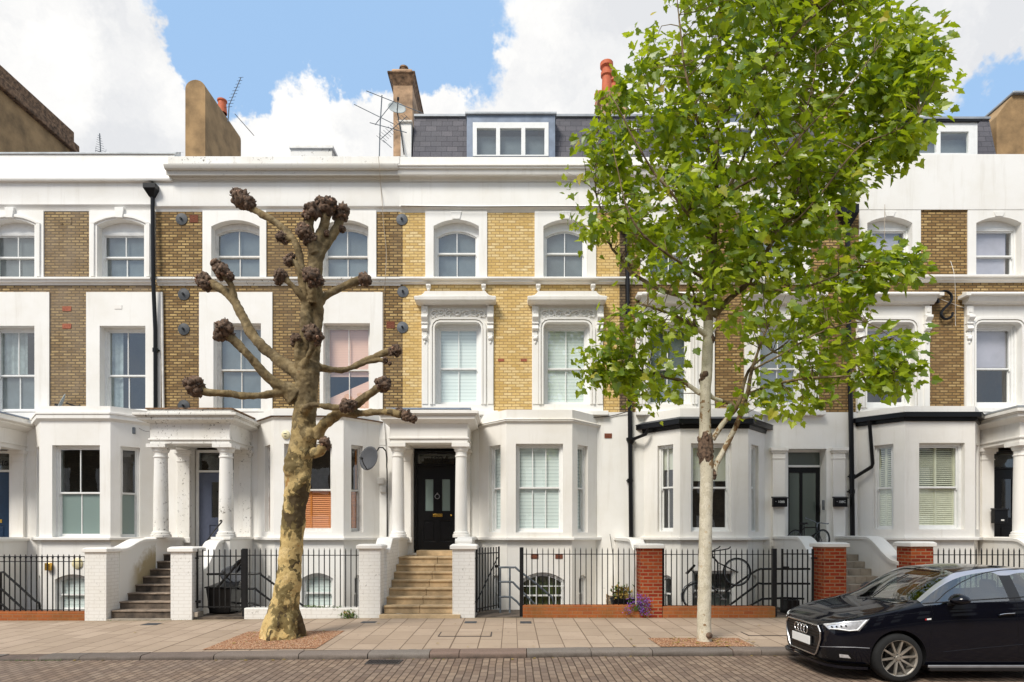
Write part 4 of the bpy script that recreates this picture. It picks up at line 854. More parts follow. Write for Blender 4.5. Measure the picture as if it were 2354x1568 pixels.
def gravel(name, a, b_, c_):
    m, N, L, b = newmat(name); p = wpos(N); v = N.new('ShaderNodeTexVoronoi'); v.inputs['Scale'].default_value = 55; L.new(p, v.inputs['Vector'])
    sp = N.new('ShaderNodeSeparateColor'); L.new(v.outputs['Color'], sp.inputs[0]); c = ramp(N, L, sp.outputs[0], [(0, a), (.45, b_), (1, c_)])
    c = mix(N, L, ramp(N, L, v.outputs['Distance'], [(.3, (0,0,0)), (.7, (.8,.8,.8))]), c, tuple(x*.3 for x in a)); L.new(c, b.inputs['Base Color']); b.inputs['Roughness'].default_value = .9
    inv = N.new('ShaderNodeMath'); inv.operation = 'MULTIPLY'; L.new(v.outputs['Distance'], inv.inputs[0]); inv.inputs[1].default_value = -1; bump(N, L, b, inv.outputs[0], .8, .02); return m
M['paving'] = paving(); M['setts'] = setts(); M['gravel'] = gravel('orange_tree_pit_gravel', (.30,.12,.045), (.56,.25,.11), (.85,.60,.40)); M['earth'] = plain('dark_yard_ground', (.12,.10,.085), .9, var=.3)
def sheet(name, xs, yf, zf, mat, kind='structure'):
    mb = MB(); n = len(xs); rows = len(yf)
    for r in range(rows):
        for x in xs: mb.v.append((x, yf[r](x), zf[r](x)))
    mb.f = [(r*n+i, r*n+i+1, (r+1)*n+i+1, (r+1)*n+i) for r in range(rows-1) for i in range(n-1)]
    o = mb.build(name, M[mat], None, kind=kind); return o
xs = [-60,-30,-20,-14] + [x*.5 for x in range(-24, 25)] + [14,20,30,60]
g = MB(); g.add([(-1500,-1500,-1.32),(1500,-1500,-1.32),(1500,1500,-1.32),(-1500,1500,-1.32)], [(0,1,2,3)]); g.build('ground', M['earth'], kind='structure')
sheet('road', xs, [lambda x: -6.0, lambda x: kerbY(x)+.1], [lambda x: -.13]*2, 'setts')
KW = .30
sheet('pavement', xs, [lambda x: kerbY(x)+KW-.02, lambda x: 11.2, lambda x: 13.06], [lambda x: gz(x,9.5)-.002, lambda x: gz(x,11.2), lambda x: gz(x,13)], 'paving')
sheet('opposite_pavement', [-60, 60], [lambda x: -10.2, lambda x: -6.0], [lambda x: 0.0]*2, 'paving')
# kerb stones, one mesh: blocks with open joints and a worn rounded arris
kb = MB(); joints_px = [-400,-250,-90,5,103,195,332,497,689,846,987,1055,1211,1362,1507,1697,1765,1900,2040,2190,2330,2480,2600]
kx = [xp(p, 9.4) for p in joints_px]; rnd = random.Random(5)
for a, b in zip(kx[:-1], kx[1:]):
    a += .006; b -= .006; dz = rnd.uniform(-.006, .006); dy = rnd.uniform(-.008, .008); n = 6
    prof = [(0,-.30),(-.005,-.10),(.0,-.045),(.012,-.018),(.035,-.004),(.07,.0),(KW,.0),(KW,-.30)]; V = []
    for i in range(n+1):
        x = a+(b-a)*i/n
        for (dy_, dz_) in prof: V.append((x, kerbY(x)+dy+dy_+.006*noise.noise(Vector((x*5,dz_*9,0))), gz(x,9.5)+dz+dz_+.004*noise.noise(Vector((x*7,dy_*9,3)))))
    m_ = len(prof); kb.add(V, [(i*m_+k, (i+1)*m_+k, (i+1)*m_+k+1, i*m_+k+1) for i in range(n) for k in range(m_-1)] + [tuple(range(m_)), tuple(range(n*m_, (n+1)*m_))[::-1]])
def kerbmat():
    m, N, L, b = newmat('granite_kerb'); p = wpos(N); g = N.new('ShaderNodeNewGeometry')
    c = ramp(N, L, g.outputs['Random Per Island'], [(0, (.17,.13,.105)), (.35, (.23,.20,.17)), (.6, (.26,.145,.095)), (.8, (.18,.16,.14)), (1, (.23,.145,.105))])
    sp = nz(N, L, 70, 4, .8, p); c = mix(N, L, ramp(N, L, sp, [(.35, (.6,.6,.6)), (.62, (0,0,0))]), c, (.10,.08,.07))
    st = nz(N, L, 3.5, 5, .7, p); sx = N.new('ShaderNodeSeparateXYZ'); L.new(p, sx.inputs[0]); mr = N.new('ShaderNodeMapRange'); L.new(sx.outputs[2], mr.inputs[0])
    mr.inputs[1].default_value = -.045; mr.inputs[2].default_value = -.12; mr.inputs[3].default_value = .1; mr.inputs[4].default_value = 1.0
    mm = N.new('ShaderNodeMath'); mm.operation = 'MULTIPLY'; L.new(mr.outputs[0], mm.inputs[0]); L.new(ramp(N, L, st, [(.35, (.4,.4,.4)), (.6, (1,1,1))]), mm.inputs[1])
    c = mix(N, L, mm.outputs[0], c, (.055,.04,.028)); L.new(c, b.inputs['Base Color']); b.inputs['Roughness'].default_value = .7; bump(N, L, b, sp, .4, .01); return m
M['kerb'] = kerbmat(); kb.build('kerb', M['kerb'], kind='structure', merge=False, smooth='auto')
g = MB(); g.box(-60, 60, -6.15, -6.0, -.13, 0); g.build('opposite_kerb', M['stone_grey'], kind='structure')
def pit(pts, name='tree_pit'):
    g = MB(); g.add([(x, y, gz(x,y)+.006) for x, y in pts], [(0,1,2,3)]); return g.build(name, M['gravel'], kind='structure')
pit([(-4.93,9.72),(-3.12,9.72),(-3.12,11.4),(-4.93,11.4)]); pit([(2.40,9.84),(3.93,9.86),(3.93,10.62),(2.36,10.62)])
def cover(px0, px1, py0, py1, label, split=1, loc=None):
    Yf, Yb = FPX*(EYE+.02)/(py1-HY), FPX*(EYE+.02)/(py0-HY); Xa, Xb = xp(px0, Yf), xp(px1, Yf); r = thing('access_cover', ((Xa+Xb)/2, (Yf+Yb)/2, gz(Xa, Yf)), label, 'access cover', 'access covers in the pavement')
    g = MB(); z = gz((Xa+Xb)/2, (Yf+Yb)/2)+.006
    for i in range(split): w = (Xb-Xa)/split; g.box(Xa+i*w+.012, Xa+(i+1)*w-.012, Yf+.012, Yb-.012, z-.01, z+.003)
    g.build('lid', M['paving'], r); g = MB(); F2 = [(Xa-.01,Yf-.01),(Xb+.01,Yf-.01),(Xb+.01,Yb+.01),(Xa-.01,Yb+.01)]
    g.box(Xa-.012, Xb+.012, Yf-.012, Yf+.004, z-.01, z+.001); g.box(Xa-.012, Xb+.012, Yb-.004, Yb+.012, z-.01, z+.001); g.box(Xa-.012, Xa+.004, Yf+.004, Yb-.004, z-.01, z+.001); g.box(Xb-.004, Xb+.012, Yf+.004, Yb-.004, z-.01, z+.001)
    g.build('frame', M['cabledark'], r)
cover(1008, 1128, 1453.5, 1463, 'wide recessed slab cover in the pavement near the centre', 1)
cover(1722, 1870, 1453.5, 1461.5, 'recessed slab cover in the pavement just behind the leafy tree', 1)
for (a, b, y0, y1, lab) in ((1067,1095,1428,1432,'small dark iron cover in front of the centre gate pier'), (1196,1222,1428,1432.5,'small dark iron cover in front of the centre railing post'), (828,862,1427.5,1431,'small grey stopcock cover below the white-piered steps'), (322,358,1426.5,1431,'small grey stopcock cover in front of the dark steps')):
    Yf, Yb = FPX*EYE/(y1-HY), FPX*EYE/(y0-HY); r = thing('stopcock_cover', (xp((a+b)/2,Yf), Yf, 0), lab, 'utility cover', 'small utility covers')
    g = MB(); X0, X1 = xp(a,Yf), xp(b,Yf); z = gz(X0, Yf); g.box(X0, X1, Yf, Yb, z-.01, z+.006); g.box(X0+.03, X1-.03, Yf+.02, Yb-.02, z+.006, z+.009); g.build('lid', M['plate'], r)
# drain
r = thing('gutter_drain', (xp(880,9.2), 9.1, -.13), 'dark slotted iron drain grate in the road at the foot of the kerb', 'drain')
g = MB(); X0, X1 = xp(842,9.1), xp(920,9.1); g.box(X0, X1, 8.98, 9.0, -.14, -.118); g.box(X0, X1, 9.27, 9.29, -.14, -.118); g.box(X0, X0+.02, 9.0, 9.27, -.14, -.118); g.box(X1-.02, X1, 9.0, 9.27, -.14, -.118)
n = 11
for i in range(n): x = X0+.03+(X1-X0-.06)*i/(n-1); g.prism([(x-.009,9.0),(x+.009,9.0),(x+.049,9.27),(x+.031,9.27)], lambda p: (p[0],p[1],-.138), lambda p: (p[0],p[1],-.119))
g.build('grating', M['cabledark'], r); g = MB(); g.box(X0+.01, X1-.01, 8.99, 9.28, -.132, -.1285); g.build('sump', M['black'], r)

# ================================================================== garden walls, piers, steps
def pier(x0, x1, mat, label, z1=1.40, cap=.10, capmat='coping', y0=13.0, y1=13.45, over=.05, dark=None):
    r = thing('gate_pier', ((x0+x1)/2, y0, gz(x0)), label, 'gate pier', 'gate piers along the front')
    zb = gz(x0)-.05; g = MB(); g.box(x0, x1, y0, y1, zb, z1); g.build('shaft', M[mat], r, bevel=.008)
    g = MB(); g.box(x0-over, x1+over, y0-over, y1+over, z1, z1+cap*.7)
    a, b, c, d = x0-over, x1+over, y0-over, y1+over; t = z1+cap*.7
    g.add([(a,c,t),(b,c,t),(b,d,t),(a,d,t),(a+.05,c+.05,t+cap*.3),(b-.05,c+.05,t+cap*.3),(b-.05,d-.05,t+cap*.3),(a+.05,d-.05,t+cap*.3)], [(4,5,6,7),(0,1,5,4),(1,2,6,5),(2,3,7,6),(3,0,4,7)])
    g.build('cap', M[capmat], r, bevel=.012); return r
zc = lambda py: zp(py, 12.95)
pier(-9.10,-8.635,'whitebrick','white painted brick pier left of the dark steps', zc(1270), .10, 'stucco_warm', over=.04)
pier(-7.27,-6.81,'whitebrick','white painted brick pier right of the dark steps', zc(1269), .11, 'stucco_warm')
pier(-3.26,-2.80,'whitebrick','white painted brick pier left of the buff steps', zc(1262), .10, 'stucco_warm')
pier(-1.27,-.79,'whitebrick','white painted brick pier right of the buff steps', zc(1263), .11, 'stucco_warm')
pier(2.74,3.20,'brick_red','red brick pier with white cap beside the purple flowers', zc(1261), .10, 'stucco_warm', y1=13.48)
pier(6.64,7.12,'brick_red','red brick pier with white cap right of the ajar iron gate', zc(1258), .10, 'stucco_warm', y1=13.5)
pier(8.50,8.97,'brick_red','red brick pier with white cap behind the car roof', zc(1257), .11, 'stucco_warm', y1=13.5)

def plinth(x0, x1, ztop, mat, label, y0=13.02, y1=13.30):
    r = thing('plinth_wall', ((x0+x1)/2, y0, gz(x0)), label, 'low wall', 'low walls under the railings')
    g = MB(); g.box(x0, x1, y0, y1, -1.3, ztop); g.build('brickwork', M[mat], r, bevel=.012); return r
plinth(-14.0, -9.11, .12, 'brick_orange', 'low orange brick wall under the spear-topped railing at far left')
plinth(xp(561,13.02), -3.27, .205, 'whitebrick', 'low whitewashed brick wall under the railing behind the pollarded tree')
plinth(xp(1202,13.02), 2.73, .255, 'brick_orange', 'low orange brick wall under the centre railing with purple flowers')
plinth(3.21, xp(1783,13.02), .235, 'brick_orange', 'low orange brick wall under the railing with the hanging bicycle')
plinth(8.98, 14.0, .235, 'brick_orange', 'low orange brick wall under the railing behind the car')
for (a, b, l) in ((-6.80, xp(561,13.02), 'dark sill'), ):
    pass
g = MB(); g.box(-6.80, xp(561,13.02)-.001, 13.04, 14.0, -1.3, .01); g.box(-.78, xp(1202,13.02)-.001, 13.04, 14.3, -1.3, .01); g.box(xp(1783,13.02)+.001, 6.63, 13.04, 14.3, -1.3, .01); g.build('area_landing', M['stone_dark'], kind='structure')

def cheek(r, x0, x1, prof, mat, cop=True, zbase=-.1, copmat='stucco_warm', over=.04):
    """wall across x0..x1 whose top follows prof (y, z)"""
    g = MB(); pts = [(prof[0][0], zbase), (prof[-1][0], zbase)] + prof[::-1]; g.prism(pts, lambda p: (x0, p[0], p[1]), lambda p: (x1, p[0], p[1])); w = g.build('stair_wall', M[mat], r)
    g = MB(); n = len(prof); V = []
    for (y, z) in prof: V += [(x0-over,y,z-.005),(x1+over,y,z-.005),(x1+over,y,z+.06),(x1+over*.3,y,z+.075),(x0-over*.3,y,z+.075),(x0-over,y,z+.06)]
    g.add(V, [(6*i+k, 6*i+(k+1)%6, 6*(i+1)+(k+1)%6, 6*(i+1)+k) for i in range(n-1) for k in range(6)] + [(0,1,2,3,4,5),tuple(range(6*(n-1),6*n))[::-1]])
    g.build('coping', M[copmat], w, smooth='auto'); return w
def scurve(y0, z0, y1, z1, n=10): return [(y0+(y1-y0)*i/n, z0+(z1-z0)*(3*(i/n)**2-2*(i/n)**3)) for i in range(n+1)]
def pedestal(r, x0, x1, mat, top=1.70, y0=14.78): g = MB(); g.box(x0-.006, x1+.006, y0, 16.073, -.1, top-.07); g.box(x0-.03, x1+.03, y0-.03, 16.074, top-.07, top); g.build('pedestal', M[mat], r, bevel=.01)

# dark steps of the second house
r = thing('front_steps', (-7.95, 13.15, 0), 'dark worn stone steps between whitewashed stair walls left of the pollarded tree', 'front steps', 'flights of front steps')
tops = [.14,.30,.46,.625,.79,.95,1.12,1.285]
sg, ng = MB(), MB()
for i, t in enumerate(tops):
    y0 = 13.15+.28*i; y1 = 16.25 if i == 7 else y0+.28+.02
    sg.box(-8.62, -7.25, y0, y1 if i == 7 else y0+.30, -.1 if i == 0 else tops[i-1]-.02, t-.03); ng.box(-8.625, -7.245, y0-.025, y1, t-.03, t)
sg.build('risers', M['stone_dark'], r); ng.build('treads', M['stone_nose'], r, bevel=.008)
g = MB(); g.box(-8.62, -7.25, 12.98, 13.16, -.2, gz(-8)+.025); g.build('base_slab', M['stone_grey'], r)
def stainmat():
    m, N, L, b = newmat('algae_stained_stucco'); p = wpos(N); sp = N.new('ShaderNodeSeparateXYZ'); L.new(p, sp.inputs[0])
    a = N.new('ShaderNodeMath'); a.operation = 'MULTIPLY_ADD'; L.new(sp.outputs[1], a.inputs[0]); a.inputs[1].default_value = -.58; a.inputs[2].default_value = .58*13.1
    d = N.new('ShaderNodeMath'); d.operation = 'ADD'; L.new(sp.outputs[2], d.inputs[0]); L.new(a.outputs[0], d.inputs[1])
    n = nz(N, L, 3.2, 6, .7, p); e = N.new('ShaderNodeMath'); e.operation = 'MULTIPLY_ADD'; L.new(n, e.inputs[0]); e.inputs[1].default_value = -.9; L.new(d.outputs[0], e.inputs[2])
    mr = N.new('ShaderNodeMapRange'); L.new(e.outputs[0], mr.inputs[0]); mr.inputs[1].default_value = .22; mr.inputs[2].default_value = -.10; mr.inputs[3].default_value = 0; mr.inputs[4].default_value = .85
    my = N.new('ShaderNodeMapRange'); L.new(sp.outputs[1], my.inputs[0]); my.inputs[1].default_value = 13.7; my.inputs[2].default_value = 14.1
    mm = N.new('ShaderNodeMath'); mm.operation = 'MULTIPLY'; L.new(mr.outputs[0], mm.inputs[0]); L.new(my.outputs[0], mm.inputs[1])
    c = mix(N, L, mm.outputs[0], (.76,.745,.70), (.34,.25,.10)); L.new(c, b.inputs['Base Color']); b.inputs['Roughness'].default_value = .7; bump(N, L, b, nz(N, L, 30, 4, .6, p), .15, .01); return m
M['stained'] = stainmat()
cheek(r, -8.90, -8.62, [(13.42,1.40)] + scurve(13.5, 1.40, 14.35, 1.60, 12) + [(14.85,1.61),(16.05,1.62)], 'stained')
cheek(r, -7.25, -6.99, [(13.42,.72),(13.7,.86)] + scurve(13.8, .93, 14.6, 1.56, 10) + [(14.85,1.615),(16.05,1.62)], 'stucco_warm')
pedestal(r, -8.86, -8.62, 'stucco_warm'); pedestal(r, -7.25, -6.83, 'stucco_warm', 1.71)
# buff steps of the third house
r = thing('front_steps', (-2.0, 13.1, 0), 'buff stone steps rising to the black front door', 'front steps', 'flights of front steps')
tops = [.25,.41,.575,.735,.90,1.06,1.23]; g = MB(); nose = MB()
for i, t in enumerate(tops):
    y0 = 13.10+.28*i; y1 = 16.25 if i == 6 else y0+.30; xl = -2.75; zb_ = .08 if i == 0 else tops[i-1]-.01; xs_ = -1.98+.03*i
    for a, b in ((xl, xs_-.004), (xs_+.004, -1.21)):
        g.box(a, b, y0+.02, y1, zb_, t-.045); nose.box(a, b, y0-.012, y1, t-.045, t)
g.box(-2.95+.14, -1.1, 12.93, 13.14, -.1, .075); g.box(-2.45, -1.45, 15.65, 16.28, 1.23, 1.355)
g.build('steps', M['stone'], r, bevel=.006); nose.build('nosings', M['stone'], r, bevel=.012)
cheek(r, -3.02, -2.75, [(13.42,1.38)] + scurve(13.5, 1.38, 13.95, 1.63, 10) + [(14.8,1.64),(16.05,1.64)], 'whitebrick', copmat='stucco_warm')
cheek(r, -1.21, -.96, [(13.42,1.38)] + scurve(13.5, 1.38, 13.95, 1.64, 10) + [(14.8,1.64),(16.05,1.64)], 'stucco_warm')
g = MB(); g.tube([(-1.28,13.8,1.60),(-.9,13.8,1.60)], .085, 14); g.build('scroll_end', M['stucco_warm'], r, smooth='auto')
pedestal(r, -3.0, -2.75, 'stucco_warm', 1.70, 14.78); pedestal(r, -1.21, -1.05, 'stucco_warm', 1.70, 14.78)
# grey steps of the fourth house
r = thing('front_steps', (7.85, 13.1, 0), 'grey block steps between two red brick piers at right', 'front steps', 'flights of front steps')
g = MB()
for i, t in enumerate([.14,.30,.47,.63,.80,.96,1.12,1.28]):
    y0 = 13.1+.27*i; y1 = 16.35 if i == 7 else y0+.29
    for k in range(5): w = 1.36/5; g.box(7.15+w*k+.003, 7.15+w*(k+1)-.003, y0, y1, -.1 if i == 0 else t-.17, t)
g.build('steps', M['stone_grey'], r, bevel=.006)
cheek(r, 8.51, 8.78, [(13.42,1.10)] + scurve(13.5, 1.12, 14.7, 1.66, 12) + [(14.9,1.66),(16.05,1.66)], 'stucco_warm')
cheek(r, 6.86, 7.14, [(13.45,.95)] + scurve(13.5, .98, 14.7, 1.66, 12) + [(14.9,1.66),(16.05,1.66)], 'stucco_warm')
# far left and far right: porch floors and stair walls
r = thing('front_steps', (-13.7, 13.1, 0), 'white porch base and steps below the navy door at the left edge', 'front steps', 'flights of front steps')
g = MB(); [g.box(-14.5, -13.0, 13.2+.28*i, 16.25, -.1, .16*(i+1)) for i in range(8)]; g.build('steps', M['stone_grey'], r)
cheek(r, -13.0, -12.75, scurve(13.5, 1.3, 14.4, 1.6) + [(16.07,1.61)], 'stucco_warm', zbase=-1.2)
pedestal(r, -13.1, -12.78, 'stucco_warm')
r = thing('front_steps', (13.2, 13.1, 0), 'white curved stair wall and porch steps at the right edge', 'front steps', 'flights of front steps')
g = MB(); [g.box(12.5, 14.0, 13.2+.28*i, 16.25, -.1, .16*(i+1)) for i in range(8)]; g.build('steps', M['stone_grey'], r)
cheek(r, 12.25, 12.5, scurve(13.6, .9, 14.9, 1.62) + [(16.07,1.63)], 'stucco_warm', zbase=-1.2); pedestal(r, 12.32, 12.5, 'stucco_warm', 1.71)
# boundary wall between the middle gardens
r = thing('boundary_wall', (2.83, 14.8, 0), 'white boundary wall with scrolled end behind the red pier by the purple flowers', 'boundary wall')
cheek(r, 2.72, 2.95, [(13.46,1.36)] + scurve(13.5, 1.38, 13.95, 1.60, 8) + [(14.2,1.62),(16.07,1.63)], 'stucco_warm', zbase=-1.3)

# ================================================================== railings
def railing(x0, x1, label, zt, zrail, zlow, spear=False, sp=.117, y=13.16, posts=(), r2=None, extra=None):
    r = thing('iron_railing', ((x0+x1)/2, y, zlow), label, 'railing', 'iron railings along the front')
    g = MB(); b = .0125
    n = int(round((x1-x0)/sp))
    for i in range(1, n):
        x = x0+(x1-x0)*i/n; t = zt
        g.box(x-b*.72, x+b*.72, y-b*.72, y+b*.72, zlow-.12, t-.06)
        if not spear: g.add([(x-b*.72,y-b*.72,t-.06),(x+b*.72,y-b*.72,t-.06),(x+b*.72,y+b*.72,t-.06),(x-b*.72,y+b*.72,t-.06),(x,y,t)], [(0,1,4),(1,2,4),(2,3,4),(3,0,4)])
    g.build('bars', M['iron'], r)
    g = MB()
    for z in [zrail, zlow] + ([r2] if r2 else []): g.box(x0, x1, y-.018, y+.018, z-.008, z+.008)
    g.build('rails', M['iron'], r)
    if spear:
        g = MB()
        for i in range(1, n):
            x = x0+(x1-x0)*i/n; g.lathe([(.009,-.06),(.013,-.045),(.009,-.04),(.023,-.015),(.019,.01),(.0,.075)], (x, y, zt-.02), 'Z', 6)
        g.build('spearheads', M['iron'], r)
    for (x, w, z1, z0) in posts: g = MB(); g.box(x-w, x+w, y-w, y+w, z0, z1); g.build('post', M['iron'], r, bevel=.006)
    return r
zr = lambda py: zp(py, 13.16)
railing(-14.2, -9.08, 'black railing with spearhead tops at the far left', zr(1279), zr(1279.5), zr(1402), spear=True, r2=zr(1291))
railing(xp(562,13.16), -3.24, 'plain black railing on the whitewashed wall, behind the pollarded trunk', zr(1259), zr(1276.5), zr(1397), posts=((xp(563,13.16), .045, zr(1261), -.05),))
railing(xp(1198,13.16), 2.76, 'plain black railing on the orange wall left of the flowery red pier', zr(1258), zr(1274), zr(1394), posts=((xp(1199,13.16), .042, zr(1258), -.02),))
railing(3.20, xp(1780,13.16), 'plain black railing carrying the hanging bicycle, right of the red pier', zr(1260), zr(1274.5), zr(1393.5), posts=((3.24, .035, zr(1260), -.02), (xp(1779.5,13.16), .045, zr(1261), -.02)))
railing(8.95, 14.2, 'plain black railing behind the parked car at far right', zr(1259), zr(1275.5), zr(1394), r2=None)
def gate(hx, hy, ang, w, n, zt, zlo, rails, label, mirror=1, posts=True, diag=None):
    r = thing('iron_gate', (hx, hy, 0), label, 'gate', 'iron gates in the railings'); ca, sa = math.cos(ang), math.sin(ang)
    F = lambda u, z, d=0: (hx+mirror*(u*ca)-d*sa, hy+u*sa+d*ca, z)
    g = MB()
    for i in range(n+1):
        u = w*i/n; b = .016 if i in (0, n) else .0095; g.fbox(F, u-b, u+b, -b, b, zlo, zt if i in (0, n) else zt-.01)
    g.build('bars', M['iron'], r)
    g = MB()
    for z in rails: g.fbox(F, 0, w, -.014, .014, z-.012, z+.012)
    if diag: g.tube([F(diag[0][0], diag[0][1]), F(diag[1][0], diag[1][1])], .013, 6)
    g.build('rails', M['iron'], r)
    g = MB(); g.fbox(F, w-.12, w-.02, -.04, .04, 1.02, 1.08) if posts else g.fbox(F, .0, .06, -.03, .03, .3, .36); g.build('latch', M['iron'], r)
    for z in (.32, 1.25): g = MB(); g.fbox(F, -.09, .03, -.012, .012, z, z+.03); g.build('hinge', M['iron'], r)
    return r
gate(-6.77, 13.14, 0, 1.07, 9, zr(1262), zr(1398), (zr(1278.5), zr(1395)), 'black iron gate standing in front of the wheelie bin', posts=False)
gate(-.76, 13.14, R(60), .92, 8, zr(1258), zr(1408), (zr(1273), zr(1400)), 'black iron gate swung open beside the centre white pier', diag=((.03, .35), (.86, 1.25)))
gate(6.50, 13.2, R(10), .62, 6, zr(1262), zr(1402), (zr(1274), ), 'short black gate left of the red brick pier near the car', mirror=-1)
def handrail(lines, mat, label, posts=()):
    r = thing('handrail', lines[0][0], label, 'handrail', 'handrails down to the basements')
    g = MB()
    for l in lines: g.tube(l, .024, 8, sub=2)
    g.build('rail', M[mat], r, smooth='auto')
    for (x, y, z0, z1) in posts: q = MB(); q.tube([(x,y,z0),(x,y,z1)], .022, 8); q.build('post', M[mat], r, smooth='auto')
def HP(px, py, Y=13.75): return (xp(px,Y), Y, zp(py,Y))
handrail([[HP(-60,1316), HP(2,1316), HP(14,1321), HP(82,1382), HP(91,1390), HP(92,1440)], [HP(-10,1341), HP(4,1355), HP(70,1415)], [HP(-10,1378),HP(5,1390),HP(40,1420)]], 'iron', 'black curved handrail behind the spear-topped railing', posts=[(xp(2,13.75),13.75,-1.1,zp(1318,13.75))])
handrail([[HP(476,1320), HP(590,1319), HP(601,1322), HP(650,1358), HP(720,1410)], [HP(520,1353.5), HP(584,1353.5), HP(592,1358), HP(690,1432)], [HP(520,1388), HP(582,1387), HP(600,1398)]], 'iron', 'black handrail to the basement behind the bin and pollarded trunk')
handrail([[HP(1147,1304.5), HP(1182,1304.5), HP(1192,1311), HP(1270,1374), HP(1268,1400)], [HP(1147,1338), HP(1176,1338), HP(1186,1346), HP(1240,1400)], [HP(1147,1373), HP(1176,1373), HP(1196,1392)]], 'greyiron', 'grey handrail to the basement behind the open gate', posts=[(xp(1172,13.75),13.75,-.2,zp(1304,13.75)), (xp(1150,13.75),13.75,-.2,zp(1304,13.75))])
handrail([[HP(1862,1308), HP(1760,1308), HP(1746,1309), HP(1728,1318), HP(1667,1361)], [HP(1862,1342), HP(1752,1342), HP(1735,1348), HP(1640,1420)], [HP(1848,1376.5), HP(1752,1377), HP(1700,1412)]], 'iron', 'black handrail to the basement behind the bicycle and right of the leafy trunk', posts=[(xp(1754,13.75),13.75,-.2,zp(1309,13.75))])
r = thing('step_handrail', (-7.1, 13.9, 1.2), 'slim black handrail with curled end in front of the grey-blue door', 'handrail')
g = MB(); Y = 14.3; Q = lambda px, py, Y=14.3: (xp(px,Y), Y, zp(py,Y))
g.tube([Q(466,1255,14.9), Q(474,1246,14.8), Q(490,1224,14.5), Q(503,1208,14.3), Q(510,1199,14.2), Q(508,1196,14.2), Q(505,1199,14.2)], .016, 8, sub=2); g.tube([Q(474,1246,14.6), Q(475,1290,14.6)], .02, 8); g.build('rail', M['iron'], r, smooth='auto')
# ================================================================== things on walls and roofs
def PT(px, py, Y): return Vector((xp(px,Y), Y, zp(py,Y)))
def dish(c, rx, rz, face, label, mat='ali', arm=None, pole=None):
    """offset dish: centre c, half sizes, facing direction"""
    r = thing('satellite_dish', tuple(c), label, 'satellite dish', 'satellite dishes')
    g = MB(); n = 28; f = Vector(face).normalized(); s = f.cross(Vector((0,0,1))).normalized(); u = s.cross(f); V = []
    rings = 7
    for k in range(rings+1):
        q = k/rings
        for i in range(n): an = 2*math.pi*i/n; p = Vector(c)+s*(math.cos(an)*rx*q)+u*(math.sin(an)*rz*q)+f*(.16*max(rx,rz)*(q*q)); V.append(p)
    Fs = [(k*n+i, k*n+(i+1)%n, (k+1)*n+(i+1)%n, (k+1)*n+i) for k in range(rings) for i in range(n)]
    g.add(V, Fs); d = g.build('reflector', M[mat], r, smooth=True); md = d.modifiers.new('s', 'SOLIDIFY'); md.thickness = .012
    g = MB(); b = Vector(c)-u*rz*.95+f*.05; e = Vector(c)+f*rx*1.35-u*rz*.35
    g.tube([b, b*.4+e*.6-u*.03, e], .012, 6); g.tube([e-f*.03, e+f*.05], .03, 8); g.build('feed_arm', M['iron' if mat != 'glassy' else 'iron'], r)
    if pole: g = MB(); g.tube(pole, .018, 8, sub=2); g.build('bracket', M['ali' if mat == 'ali' else 'iron'], r, smooth='auto')
    return r
M['dish'] = plain('perforated_grey_dish', (.055,.058,.066), .7, 0, .1, 40); M['dish_l'] = plain('pale_grey_dish', (.40,.43,.42), .6, 0, .1, 6)
c = PT(850, 1055, 15.5); dish(c, .26, .32, (-.35,-1,.25), 'dark grey satellite dish with curved arm left of the centre porch', 'dish', pole=[c+Vector((.05,.12,.0)), c+Vector((.22,.08,.30)), c+Vector((.38,.15,.22)), PT(889,1072,15.95), PT(890,1100,16.0), PT(890,1235,16.06)])
c = PT(912, 251, 17.0); dish(c, .25, .20, (.3,-1,.35), 'pale round satellite dish high on the centre chimney', 'dish_l', pole=[c, PT(921,300,16.85), PT(929,355,16.8)])
c = PT(144, 928, 15.85); dish(c, .07, .26, (-1,-.30,.45), 'small edge-on satellite dish on the bay roof at left', 'dish_l', pole=[c+Vector((.08,.0,.02)), PT(175,934,15.95), PT(184,932,16.08)])
c = PT(541, 1321, 14.05); dish(c, .34, .21, (-.1,-1,.35), 'discarded grey satellite dish behind the iron gate and bin', 'dish', pole=[c, PT(552,1300,14.0), PT(558,1282,13.7)])

def aerial(label, mast, booms, mat='ali'):
    r = thing('tv_aerial', tuple(mast[-1]), label, 'aerial', 'rooftop aerials'); g = MB(); g.tube(mast, .016, 6); g.build('mast', M['iron' if mat=='iron' else 'greyiron'], r)
    for (a, b, n, l0, l1, ax) in booms:
        g = MB(); g.tube([a, b], .010, 5)
        for i in range(n):
            t = i/(n-1) if n > 1 else .5; p = a.lerp(b, t); l = l0+(l1-l0)*t; w = Vector(ax).normalized()*l/2; g.tube([p-w, p+w], .006, 4)
        g.build('boom', M[mat], r)
Y = 18.0
aerial('spiky aerial leaning beside the left rendered chimney', [PT(524,280,Y), PT(527,238,Y)], [(PT(525,246,Y), PT(554,178,Y), 10, .22, .14, (1,.3,.35)), (PT(540,262,Y), PT(584,312,Y), 1, .01, .01, (0,0,1))], 'cabledark')
aerial('small ladder-like aerial above the far left parapet', [PT(232,365,20), PT(229,307,20)], [(PT(231,350,20), PT(228,312,20), 8, .38, .12, (1,0,-.35)), (PT(220,346,20), PT(243,352,20), 2, .25, .25, (.1,0,1))], 'greyiron')
Y = 16.4
